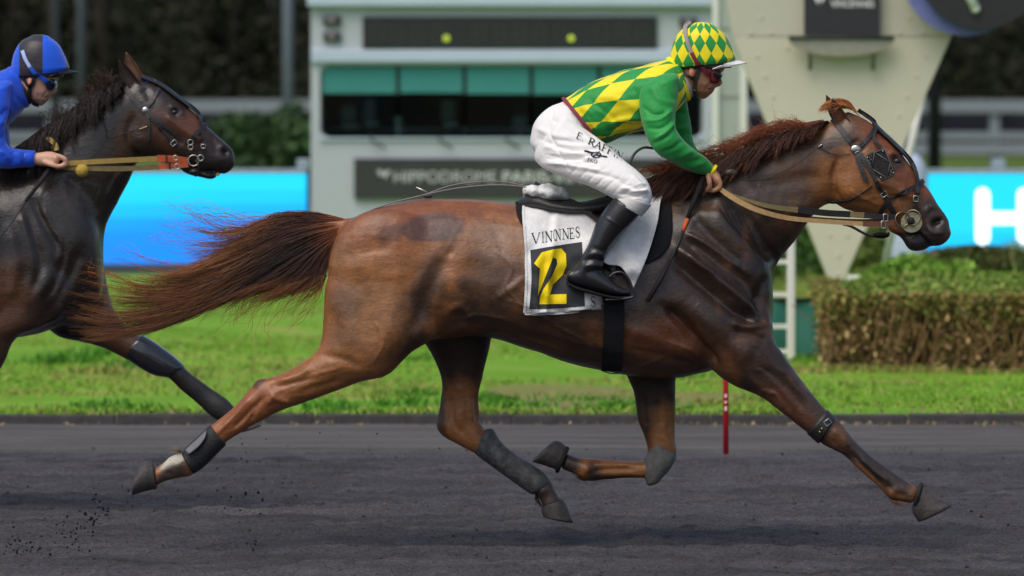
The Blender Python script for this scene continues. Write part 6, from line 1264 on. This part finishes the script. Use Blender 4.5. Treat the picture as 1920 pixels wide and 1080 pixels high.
# ------------------------------------------------------------------ structures behind the verge
def rect(px0, py0, px1, py1, y0, dep, bev=0): a, b = P(px0, py1, y0), P(px1, py0, y0); return MB().box((a.x, y0, a.z), (b.x, y0+dep, b.z), bev)
def text(s, px0, px1, py, hpx, y, m_, parent, name, bold=0.0, weight=1.0):
    """flat lettering built from the built-in font, cap height hpx, fitted between px0 and px1 with its baseline at py"""
    cu = bpy.data.curves.new('t', 'FONT'); cu.body = s; cu.size = 1; cu.offset = bold; cu.extrude = .0; o = bpy.data.objects.new('t', cu); C.objects.link(o)
    dg = bpy.context.evaluated_depsgraph_get(); me = bpy.data.meshes.new_from_object(o.evaluated_get(dg)); bpy.data.objects.remove(o)
    V = np.array([v.co for v in me.vertices]); F = [tuple(p.vertices) for p in me.polygons]
    a, b = P(px0, py, y), P(px1, py, y); h = hpx/S*(D+y)/D; x0, x1 = V[:, 0].min(), V[:, 0].max(); z1 = .729
    W = np.stack([a.x+(V[:, 0]-x0)/(x1-x0)*(b.x-a.x), np.full(len(V), y), a.z+V[:, 1]/z1*h], 1); bpy.data.meshes.remove(me)
    return mk(name, W, F, m_, parent, False)
yC = kz(2.6)
wall_m = mat('cabin_wall', srgb(186,192,198), .6, .35, .05, 1.2, .1, 20); trim_m = mat('cabin_trim', srgb(190,204,222), .5, .4, .04, 2); dark_m = mat('dark_panel', srgb(52,54,54), .6, .3, .1, 8); frame_m = mat('window_rubber', srgb(30,32,32), .6, .3)
cab = empty('judges_cabin', P(960, 505, yC), 'pale grey-green judges cabin with scoreboard, window band and dark sign', 'cabin')
zb = 0.0; a, b = P(583, -26, yC), P(1335, -26, yC)
def wallrect(p0, q0, p1, q1): return rect(p0, q0, p1, q1, yC, 2.4)
m = MB()
for q in ((583,12,1335,122),(583,258,1335,520),(583,122,600,258),(1318,122,1335,258)):
    v_ = rect(*q, yC, .12); m.add(v_.V, v_.F)
m.build('wall', wall_m, cab)
m = MB(); A0 = P(583, 12, yC); B0 = P(1335, 520, yC); m.box((A0.x, yC+.12, B0.z), (A0.x+.1, yC+2.4, A0.z)).box((B0.x-.1, yC+.12, B0.z), (B0.x, yC+2.4, A0.z)).box((A0.x+.1, yC+2.3, B0.z), (B0.x-.1, yC+2.4, A0.z)); m.build('side_wall', wall_m, cab)
rect(576, -30, 1342, 12, yC-.1, 2.6, .02).build('roof', trim_m, cab); rect(583, 93, 1335, 117, yC-.05, .06, .015).build('ledge', trim_m, cab)
rect(606, 122, 1312, 258, yC+1.7, .04).build('interior', mat('dark_interior', srgb(22,24,24), .8, .2, .5, 1.5), cab)  # back wall coloured near black to stand for the unlit room
rect(600, 258, 1318, 262, yC-.03, .2).build('sill', trim_m, cab)
# rounded corner fillets of the window band
for cx_, cy_, sx, sy in ((600,122,1,1),(600,258,1,-1),(1318,122,-1,1),(1318,258,-1,-1)):
    pl_ = [(cx_, cy_)]+[(cx_+sx*20*(1-math.cos(t_)), cy_+sy*20*(1-math.sin(t_))) for t_ in np.linspace(0, math.pi/2, 7)]
    pl_ = [(P(*q, yC).x, P(*q, yC).z) for q in pl_]; pl_ = pl_ if sx*sy > 0 else pl_[::-1]; MB().prism(pl_, yC+.01, yC+.1).build('corner_fillet', wall_m, cab)
glass = mat('cabin_glass', srgb(16,20,20), .06, .6, .1, 2); teal = mat('teal_blind', srgb(66,142,138), .7, .3, .06, 3)
gl_m = bpy.data.materials.new('window_glass'); t_ = nt(gl_m); b_ = t_.nodes['Principled BSDF']; b_.inputs['Base Color'].default_value = srgb(14,18,18); b_.inputs['Roughness'].default_value = .04; b_.inputs['Specular IOR Level'].default_value = .3; b_.inputs['Alpha'].default_value = .4
xs_ = [600,746,871,996.5,1123.5,1245,1318]
for i in range(6):
    x0, x1 = xs_[i]+3, xs_[i+1]-3; w_ = empty('window', P((x0+x1)/2, 258, yC)); w_.parent = cab; w_.location = Vector(w_.location)-Vector(cab.location)
    def chd(mb, nm, mt):
        o = mb.build(nm, mt, None); me = o.data; off_ = Vector(cab.location)+Vector(w_.location)
        for v in me.vertices: v.co -= off_
        o.parent = w_; return o
    bot = (175, 174, 176, 177, 176, 175)[i]
    chd(rect(x0, 124, x1, bot, yC+.04, .012), 'blind', teal); chd(rect(x0, 122, x1, 258, yC+.06, .006), 'pane', gl_m)
    chd(rect(x1-.5, 122, x1+6.5, 179, yC+.03, .09), 'mullion', frame_m)
# dim chairs and desks inside
dimm = mat('interior_furniture', srgb(120,160,155), .8); 
for px_, w_, h_ in ((640,26,60),(682,22,74),(738,18,40),(828,24,70),(962,26,40),(1060,22,60),(1180,26,60)):
    m = rect(px_, 258-h_, px_+w_, 258-h_*.45, yC+.45, .06, .02); q = rect(px_+2, 258-h_*.4, px_+w_+6, 258-h_*.3, yC+.2, .3, .02); m.add(q.V, q.F); q = rect(px_+w_/2-2, 258-h_*.3, px_+w_/2+2, 262, yC+.36, .04); m.add(q.V, q.F); m.build('chair', dimm, cab)
rect(610, 240, 1300, 246, yC+.5, .5).build('desk', dimm, cab)
for x0 in (695, 822, 948):                        # stays under the windows
    q0, q1 = P(x0, 260, yC-.03), P(x0+27, 279, yC-.16); MB().tube([q0, q1], .011, 6).build('window_stay', dark_m, cab, True)
sc_b = rect(680, 31, 1232, 92, yC-.04, .05).build('scoreboard', mat('scoreboard_face', srgb(46,48,50), .5, .3, .1, 4), cab)
def sub(mb, nm, mt, par): 
    o = mb.build(nm, mt, None)
    for v in o.data.vertices: v.co -= Vector(cab.location)
    o.parent = par; return o
dg_m = mat('unlit_digit', srgb(66,70,68), .6, .3, .1, 8)
for i in range(14):
    x0 = 697+i*38.2
    if i in (4, 10): continue
    for q in ((0,44,20,47),(0,61,20,64),(0,79,20,82),(-2,46,1,62),(19,46,22,62),(-2,63,1,80),(19,63,22,80)): pass
    m = MB()
    for q in ((2,44,18,47),(2,61,18,64),(2,79,18,82),(-2,48,1,60),(19,48,22,60),(-2,65,1,78),(19,65,22,78)):
        v_ = rect(x0+q[0], q[1], x0+q[2], q[3], yC-.046, .004); m.add(v_.V, v_.F)
    sub(m, 'digit', dg_m, sc_b)
dot = mat('lit_dot', srgb(170,190,60), .5, .3, emis=srgb(176,196,56), estr=.6)
for x0 in (837, 1071): 
    m = MB().sphere(P(x0, 72, yC-.045), (6/S*2.6, .01, 6/S*2.6), 14, 8); sub(m, 'lit_dot', dot, sc_b)
for px0, py0 in ((606,30),(606,60),(1274,33),(1274,63)):
    bx_ = rect(px0, py0, px0+33, py0+18, yC-.05, .06, .01).build('lamp_box', dark_m, cab); m = MB().sphere(P(px0+16, py0+9, yC-.05), (10/S*2.6, .015, 6/S*2.6), 12, 6)
    sub(m, 'lens', mat('lamp_lens', srgb(120,112,112), .3), bx_)
sg = rect(664, 297, 1262, 372, yC-.05, .05, .004).build('sign', mat('sign_face', srgb(62,64,63), .6, .3, .08, 6), cab)
lt = mat('sign_lettering', srgb(206,208,206), .6, .3)
def subtext(s, *a_, par=sg, **k_):
    o = text(s, *a_, lt if 'm' not in k_ else k_.pop('m'), None, 'lettering', **k_)
    for v in o.data.vertices: v.co -= Vector(cab.location)
    o.parent = par; return o
subtext('HIPPODROME', 739, 931, 342, 22, yC-.055); subtext('PARIS-VINCENNES', 942, 1225, 342, 22, yC-.055, bold=.018)
m = MB()
for poly in ([(707,319),(716,319),(722,333),(718,342)], [(733,319),(726,319),(713,331),(718,342)]): m.prism([(P(*q, yC).x, P(*q, yC).z) for q in poly], yC-.056, yC-.052)
sub(m, 'emblem', lt, sg)

# LED boards ----------------------------------------------------------------------
def led_mat():
    m = bpy.data.materials.new('led_screen'); t = nt(m); b = t.nodes['Principled BSDF']; Nn = t.nodes.new; L = t.links.new
    tc = Nn('ShaderNodeTexCoord'); sp = Nn('ShaderNodeSeparateXYZ'); L(tc.outputs['Object'], sp.inputs[0])
    w = Nn('ShaderNodeMath'); w.operation = 'MULTIPLY_ADD'; L(sp.outputs[0], w.inputs[0]); w.inputs[1].default_value = -.12; L(sp.outputs[2], w.inputs[2])
    n1 = Nn('ShaderNodeTexNoise'); n1.noise_dimensions = '2D'; n1.inputs['Scale'].default_value = .9; n1.inputs['Detail'].default_value = 0; L(tc.outputs['Object'], n1.inputs['Vector'])
    v = Nn('ShaderNodeMath'); v.operation = 'MULTIPLY_ADD'; L(n1.outputs['Fac'], v.inputs[0]); v.inputs[1].default_value = .12; L(w.outputs[0], v.inputs[2])
    fl = Nn('ShaderNodeMath'); fl.operation = 'SNAP'; L(sp.outputs[2], fl.inputs[0]); fl.inputs[1].default_value = .13
    ad = Nn('ShaderNodeMath'); ad.operation = 'MULTIPLY_ADD'; L(fl.outputs[0], ad.inputs[0]); ad.inputs[1].default_value = .75; ml = Nn('ShaderNodeMath'); ml.operation = 'MULTIPLY'; L(v.outputs[0], ml.inputs[0]); ml.inputs[1].default_value = .35; L(ml.outputs[0], ad.inputs[2])
    rp = Nn('ShaderNodeValToRGB'); e = rp.color_ramp.elements; e[0].position = .08; e[0].color = srgb(0,136,250); e[1].position = .62; e[1].color = srgb(20,214,255); x = e.new(.25); x.color = srgb(0,144,255); x = e.new(.42); x.color = srgb(0,184,255); L(ad.outputs[0], rp.inputs[0])
    L(rp.outputs[0], b.inputs['Emission Color']); b.inputs['Emission Strength'].default_value = 1.0; b.inputs['Base Color'].default_value = (.01, .02, .03, 1); b.inputs['Roughness'].default_value = .4; return m
LED = led_mat(); yL = kz(2.5); cap_m = mat('board_cap', srgb(150,162,178), .6, .3); plinth = mat('board_plinth', srgb(70,76,84), .7, .3); led_w = mat('led_white', srgb(240,244,250), .4, .3, emis=(.95, .97, 1), estr=.95)
def led(px0, px1, label, letters=False):
    o = empty('led_board', P((px0+px1)/2, 515, yL), label, 'LED board', 'LED boards along the far edge')
    n_ = max(1, round((px1-px0)/330)); w_ = (px1-px0)/n_
    for i in range(n_): rect(px0+i*w_+.4, 326, px0+(i+1)*w_-.4, 495, yL, .08).build('screen_panel', LED, o)
    rect(px0, 317, px1, 326, yL-.03, .3, .01).build('top_cap', cap_m, o); rect(px0, 495, px1, 522, yL-.02, .2).build('plinth', plinth, o); rect(px1-.2, 326, px1+4, 495, yL-.02, .12).build('end_trim', mat('blue_trim', srgb(20,40,120), .5), o)
    rect(px0, 327, px1, 494, yL+.09, .1).build('back_panel', plinth, o)
    return o
led(-1900, 575, 'bright blue LED board on the left behind the dark bay horse')
lr = led(1740, 3700, 'bright blue LED board on the right with white letters')
def hbar(px0, py0, px1, py1): return rect(px0, py0, px1, py1, yL-.008, .006, .002)
def rounded(px0, py0, px1, py1):
    w_ = min(px1-px0, py1-py0)/2; pts = []
    for cx_, cy_, a0 in ((px1-w_, py0+w_, -90), (px1-w_, py1-w_, 0), (px0+w_, py1-w_, 90), (px0+w_, py0+w_, 180)):
        for a_ in range(0, 91, 15): a__ = math.radians(a0+a_); q = P(cx_+w_*math.cos(a__), cy_+w_*math.sin(a__), yL); pts.append((q.x, q.z))
    return MB().prism(pts[::-1][::-1], yL-.012, yL-.002)
m = rounded(1829, 352, 1856, 459); q = rounded(1907, 352, 1934, 459); m.add(q.V, q.F); v_ = rect(1842, 397, 1920, 421, yL-.0115, .009); m.add(v_.V, v_.F); m.build('letter', led_w, lr)
# ------- nothing is legible further right
for x0 in (1862, 556, -60):
    o = rect(x0, 298, x0+24, 318, yL, .2, .02); q = rect(x0+5, 316, x0+19, 320, yL+.02, .12); o.add(q.V, q.F); ob = o.build('board_lamp', cap_m); tag(ob, {1862: 'small pale box standing on the right LED board', 556: 'small pale box on the LED board beside the cabin', -60: 'small pale box on the LED board behind the blue rider'}[x0], 'box', 'boxes on the LED boards')

# finish tower --------------------------------------------------------------------
yT = kz(1.87); tw_m = mat('beige_metal', srgb(206,200,180), .55, .35, .05, 1.5, .08, 12); tw_d = mat('beige_metal_upper', srgb(196,192,174), .55, .35, .06, 1.5, .08, 12)
tw = empty('finish_tower', P(1570, 630, yT), 'beige riveted metal finish tower tapering down like an arrowhead', 'tower')
def poly_(pts, y0, dep): return MB().prism([(P(*q, yT).x, P(*q, yT).z) for q in pts], y0, y0+dep)
poly_([(1374,69.5),(1783,69.5),(1579,532),(1557,532)], yT, .22).build('panel', tw_m, tw); poly_([(1330,-190),(1890,-190),(1784,68),(1373,68)], yT, .22).build('upper_panel', tw_d, tw); poly_([(1557,532),(1579,532),(1576,640),(1560,640)], yT+.03, .16).build('foot', tw_m, tw)
for px_, py_ in ((1420,105),(1435,143),(1450,181),(1467,219),(1735,105),(1718,143),(1702,181),(1685,217),(1668,255),(1705,32),(1687,61),(1730,61),(1447,61),(1409,61),(1428,32),(1475,90),(1556,441),(1588,441),(1572,479),(1572,515),(1500,300),(1635,330),(1518,345)):
    q = P(px_, py_, yT-.001); MB().sphere(q, (.012, .009, .012), 10, 6).build('rivet', tw_m, tw, True)
sgn = empty('tower_sign', P(1579, 68, yT-.06), 'black sign board with white emblem and lettering on the beige tower', 'sign')
rect(1508, -70, 1650, 66, yT-.08, .06, .004).build('board', mat('sign_black', srgb(52,52,56), .6, .3, .08, 6), sgn)
wl = mat('white_lettering', srgb(220,220,222), .6, .3); text('VINCENNES', 1557, 1639, 13, 13, yT-.083, wl, sgn, 'lettering', bold=.02); text('PARIS', 1557, 1606, -4, 13, yT-.083, wl, sgn, 'lettering', bold=.02)
m = MB()
for poly in ([(1519,-14),(1530,-14),(1539,6),(1535,14)], [(1550,-10),(1540,-4),(1531,8),(1535,14)]): m.prism([(P(*q, yT).x, P(*q, yT).z) for q in poly], yT-.0835, yT-.081)
m.build('emblem', wl, sgn)
tray = empty('tower_tray', P(1577, 72, yT-.1), 'grey curved tray with two hooks under the black tower sign', 'tray')
pts = [(1478,68)]+[(1577-99*math.cos(a), 72+34*math.sin(a)) for a in np.linspace(0, math.pi, 17)]+[(1676,68)]; poly_(pts[::-1], yT-.11, .03).build('pan', mat('tray_grey', srgb(150,148,134), .6, .3), tray)
m = MB(); q = P(1478, 70, yT-.12); q2 = P(1676, 70, yT-.12); m.tube([q, q2], .012, 6); m.build('rim', dark_m, tray, True)
for px_ in (1519, 1637): MB().tube([P(px_, 70, yT-.1), P(px_, 131, yT-.06)], .014, 6).build('hook', mat('hook_grey', srgb(110,108,98), .6), tray, True)
# round dial beside the tower
yD = yT-.35; dial = empty('round_dial', P(1838, -60, yD), 'black round dial with blue rim and white hand at top right', 'dial')
def disc(cx_, cy_, rpx, y0, dep, n_=64): return MB().prism([(P(cx_+rpx*math.cos(2*math.pi*i/n_), cy_-rpx*math.sin(2*math.pi*i/n_), y0).x, P(cx_, cy_-rpx*math.sin(2*math.pi*i/n_), y0).z) for i in range(n_)][::-1], y0, y0+dep)
disc(1812, -55, 122, yD+.1, .06).build('rim', mat('blue_rim', srgb(112,120,180), .5, .35), dial); disc(1840, -68, 122, yD, .06).build('face', mat('dial_black', srgb(48,48,50), .6, .3), dial)
q = [P(1800, -46, yD-.01), P(1829, 16, yD-.01)]; MB().tube(q, 9/S*1.86, 10).build('hand', mat('white_hand', srgb(236,236,236), .5), dial, True); MB().sphere(q[1], (9/S*1.86,)*3).build('hand_tip', mat('white_hand_tip', srgb(236,236,236), .5), dial, True)
MB().tube([P(1840, 50, yD+.05), P(1846, 120, yD+.3), P(1850, 560, yD+.3)], .05, 10) 
# tall white-framed column left of the tower
yP = kz(2.15); colm = empty('winning_post', P(1368, 570, yP), 'tall winning post with two white uprights and grey panel between', 'post')
white_p = mat('white_paint', srgb(228,226,218), .5, .4, .04, 3); 
for x0, x1 in ((1336,1348),(1388,1401)): rect(x0, -120, x1, 572, yP, .12, .006).build('upright', white_p, colm)
rect(1348.4, -120, 1387.6, 572, yP+.03, .05).build('panel', mat('grey_panel', srgb(168,176,168), .5, .35, .12, 1.6), colm)
for y0 in (52, 180, 310): rect(1349, y0, 1387, y0+2.5, yP+.022, .006).build('panel_joint', mat('panel_seam', srgb(140,144,138), .6), colm)
# leaning white stay on the right of the tower
yS = kz(1.95); st = empty('stay_pole', P(1655, 520, yS), 'thin white pole leaning against the right side of tower', 'pole')
MB().tube([P(1742, 120, yS), P(1657, 505, yS)], 6.5/S*1.95, 10).build('pole', white_p, st, True); MB().tube([P(1657, 500, yS), P(1640, 548, yS)], 4/S*1.95, 8).build('brace', tw_m, st, True); MB().tube([P(1655, 495, yS), P(1672, 560, yS)], 4/S*1.95, 8).build('brace', tw_m, st, True)
yW = kz(1.80); wb = rect(1590, 517, 1641, 560, yW, .2, .01); o = wb.build('white_box', white_p); tag(o, 'small white box just behind the hedge under the tower', 'box')
# white ladder beside the chest of the horse, and green sheeting
yA = kz(1.69); ld = empty('ladder', P(1483, 675, yA), 'white ladder standing behind the chest of the chestnut horse', 'ladder')
for x0 in (1476, 1398): rect(x0, 330, x0+15, 676, yA, .06, .01).build('rail', white_p, ld)
for y0 in (366, 427, 487, 548, 608, 655): rect(1411, y0, 1478, y0+8, yA+.02, .03).build('rung', white_p, ld)
yG = kz(1.73); gs = empty('green_screen', P(1490, 665, yG), 'dark green sheeting screen low between ladder and hedge', 'screen')
gm = mat('green_sheeting', srgb(52,114,102), .6, .35, .12, 3, .3, 6)
gxx = np.linspace(P(1380, 0, yG).x, P(1556, 0, yG).x, 40); gzz = np.linspace(0.0, P(0, 562, yG).z, 20); X, Zz = np.meshgrid(gxx, gzz); Yy = yG+.012*np.sin(X*22)+.008*np.sin(X*9+Zz*14); Vq = np.stack([X.ravel(), Yy.ravel(), Zz.ravel()], 1); Vb = Vq.copy(); Vb[:, 1] += .006
idx = np.arange(800).reshape(20, 40); Fq = np.stack([idx[:-1, :-1], idx[:-1, 1:], idx[1:, 1:], idx[1:, :-1]], -1).reshape(-1, 4); mk('sheet', np.vstack([Vq, Vb]), np.concatenate([Fq, Fq[:, ::-1]+800]), gm, gs, True)
MB().tube([P(1380, 562, yG), P(1556, 562, yG)], .012, 6).build('top_rail', frame_m, gs, True)
for px_ in (1382, 1470, 1553): MB().tube([P(px_, 562, yG+.03), (P(px_, 0, yG).x, yG+.03, -.02)], .014, 6).build('post', frame_m, gs, True)
# pale dome behind the horse's nose
yO = kz(2.2); dm = empty('dome_bollard', P(1706, 563, yO), 'pale blue-white dome showing behind the nose of the chestnut horse', 'bollard')
prof = [(0.0, 286), (12, 288), (22, 295), (30, 308), (34, 325), (35, 350), (35, 420), (33, 566)]
V_ = []; n_ = 28; dc = P(1704, 0, yO).x
for rpx, py_ in prof:
    for i in range(n_): a = 2*math.pi*i/n_; V_.append((dc+rpx/S*2.2*math.cos(a), yO+rpx/S*2.2*math.sin(a), P(0, py_, yO).z))
F_ = [(i*n_+j, (i+1)*n_+j, (i+1)*n_+(j+1) % n_, i*n_+(j+1) % n_) for i in range(len(prof)-1) for j in range(n_)]; mk('shell', V_, F_, mat('pale_plastic', srgb(190,200,224), .5, .35, .05, 4), dm, True)
disc(1704, 350, 3, yO-.14, .02).build('bolt', steel, dm)
# red marker in the track
yR = kz(1.245); rs_ = empty('marker_stake', P(1361, 850, yR), 'thin red marker stake with white marks stuck in the track', 'stake')
MB().tube([P(1361, 852, yR), P(1360.6, 700, yR), P(1360, 600, yR)], 5.2/S*1.245, 10).build('stake', mat('red_paint', srgb(196,30,44), .45, .4, .1, 20), rs_, True)
for py_, h_ in ((739,6),(752,4),(762,8)): rect(1358.5, py_, 1363, py_+h_, yR-5.4/S*1.245, .004).build('white_mark', white_p, rs_)

# far rails, lamp posts, bushes, wood ----------------------------------------------
yF = kz(6.0); rail_m = mat('pale_rail', srgb(132,140,146), .6, .3, .05, 1)
fc = empty('far_fence', P(960, 327, yF), 'pale horizontal rail fence in the distance before the dark trees', 'fence')
for y0, y1 in ((187,211),(247,262),(268,290)): rect(-4300, y0, 6200, y1, yF, .08).build('rail', rail_m, fc)
for px_ in range(-4280, 6200, 118): rect(px_, 187, px_+18, 327, yF+.09, .12).build('post', rail_m, fc)
rect(-4300, 214, 6200, 244, yF+.4, .1).build('rail_gap_dark', mat('rail_gap_dark', srgb(44,44,56), .8), fc)  # added strip, coloured dark to stand for the gap between the rails
yQ = kz(5.0)
for px_, w_, c_, lab in ((152,9,srgb(74,80,86),'grey lamp post above the head of the blue rider'),(540,10,srgb(112,122,132),'pale grey lamp post left of the judges cabin'),(104,8,srgb(58,62,66),'darker thin lamp post at far left behind the blue rider'),(1752,13,srgb(34,36,40),'dark lamp post right of the beige tower')):
    o = empty('lamp_post', P(px_, 354, yQ), lab, 'lamp post', 'lamp posts in the distance'); MB().tube([P(px_, 356, yQ), P(px_, 0, yQ), P(px_, -700, yQ)], [w_/S*5]*2+[w_/S*3.4], 10).build('shaft', mat('post_paint', c_, .6, .3), o, True)
    MB().box(P(px_-30, -690, yQ)-Vector((0, .2, 0)), P(px_+30, -712, yQ)+Vector((0, .2, 0)), .03).build('lantern', dark_m, o)
def bush(px0, px1, ptop, k, cols, label, seed, nm='shrub', n=7000, size=.07, pbot=None):
    yb_ = kz(k); a_, b_ = P(px0, 0, yb_).x, P(px1, 0, yb_).x; H_ = P(0, ptop, yb_).z; r_ = np.random.default_rng(seed); o = empty(nm, ((a_+b_)/2, yb_, 0), label, 'bush')
    nb = 9; cs = np.stack([r_.uniform(a_+.15*(b_-a_), b_-.15*(b_-a_), nb), yb_+r_.uniform(-.4, .4, nb), r_.uniform(.25, .8, nb)*H_], 1); rad = r_.uniform(.18, .34, nb)*max(H_, (b_-a_)*.6)
    i = r_.integers(0, nb, n); q = r_.normal(0, 1, (n, 3)); q /= np.linalg.norm(q, axis=1)[:, None]; q = cs[i]+q*(rad[i]*r_.uniform(.55, 1.05, n)**.6)[:, None]; q = q[q[:, 2] > .02]
    leafcloud('foliage', q, size, cols, seed, o); MB().tube([((a_+b_)/2, yb_, 0), ((a_+b_)/2+.1, yb_, H_*.4), ((a_+b_)/2-.1, yb_, H_*.75)], [.08, .05, .02], 6).build('trunk', mat('bark', srgb(60,50,40), .9), o, True); return o
dg1 = [srgb(52,80,40), srgb(62,92,46), srgb(44,68,36)]
bush(385, 600, 200, 3.7, dg1, 'dark green bush behind the LED board beside the judges cabin', 101)
bush(330, 470, 215, 3.9, [srgb(60,84,48), srgb(50,72,42)], 'duller green bush behind the head of the dark bay horse', 102)
bush(1560, 1760, 400, 2.35, [srgb(92,112,50), srgb(104,120,58), srgb(84,98,46)], 'pale green shrub below the chin of the chestnut horse', 104, n=6000, size=.045)
bush(1410, 1560, 370, 2.3, [srgb(70,104,44), srgb(84,116,50), srgb(60,88,40)], 'green bush low behind the tip of the beige tower', 103, n=6000, size=.045)
# the wood: one dark mass of trunks and crowns
r = np.random.default_rng(111); yw0 = kz(8.2); n = 42000
n = 120000; x = r.uniform(-26, 26, n); y = yw0+r.uniform(0, 9, n); z = r.uniform(0, 11, n); dens = vn(np.stack([x, y, z], 1), (.35, .35, .3), 7); kp = dens > .34
Pw = np.stack([x, y, z], 1)[kp]
x = r.uniform(-95, 95, 60000); x = x[np.abs(x) > 25]; Pw2 = np.stack([x, yw0+r.uniform(0, 9, len(x)), r.uniform(0, 13, len(x))**1.0], 1); Pw2 = Pw2[(vn(Pw2, (.35, .35, .3), 7) > .34) & (Pw2[:, 2] < 9+4*vn(Pw2*np.array([1, 1, 0]), (.2, .2, 1), 3))]
szw = np.concatenate([np.full(len(Pw), .12), np.full(len(Pw2), .34)])
wood = leafcloud('wood', np.vstack([Pw, Pw2]), szw, [srgb(48,54,40), srgb(56,60,44), srgb(58,54,46), srgb(48,47,42), srgb(66,72,46)], 112, None); tag(wood, 'dark wood closing the view behind the far rails', 'wood', kind='stuff')
m = MB()
for i in range(120):
    x = r.uniform(-24, 24) if i < 46 else r.uniform(-90, 90); y = yw0-.5+r.uniform(0, 7); m.tube([(x, y, 0), (x+r.normal(0, .15), y, 5), (x+r.normal(0, .3), y, 12)], [r.uniform(.1, .24), .14, .06], 6)
m.build('wood_trunks', mat('dark_bark', srgb(54,50,45), .9, .1), wood, True)
m = MB()
for i in range(170):
    x = -97+i*1.15; m.tube([(x, yw0+11+r.uniform(0, 4), 0), (x+r.normal(0, .2), yw0+11+r.uniform(0, 4), 14)], [.9, .7], 6)
m.build('wood_trunks', mat('deep_wood', srgb(34,34,30), .95, .05), wood, True)
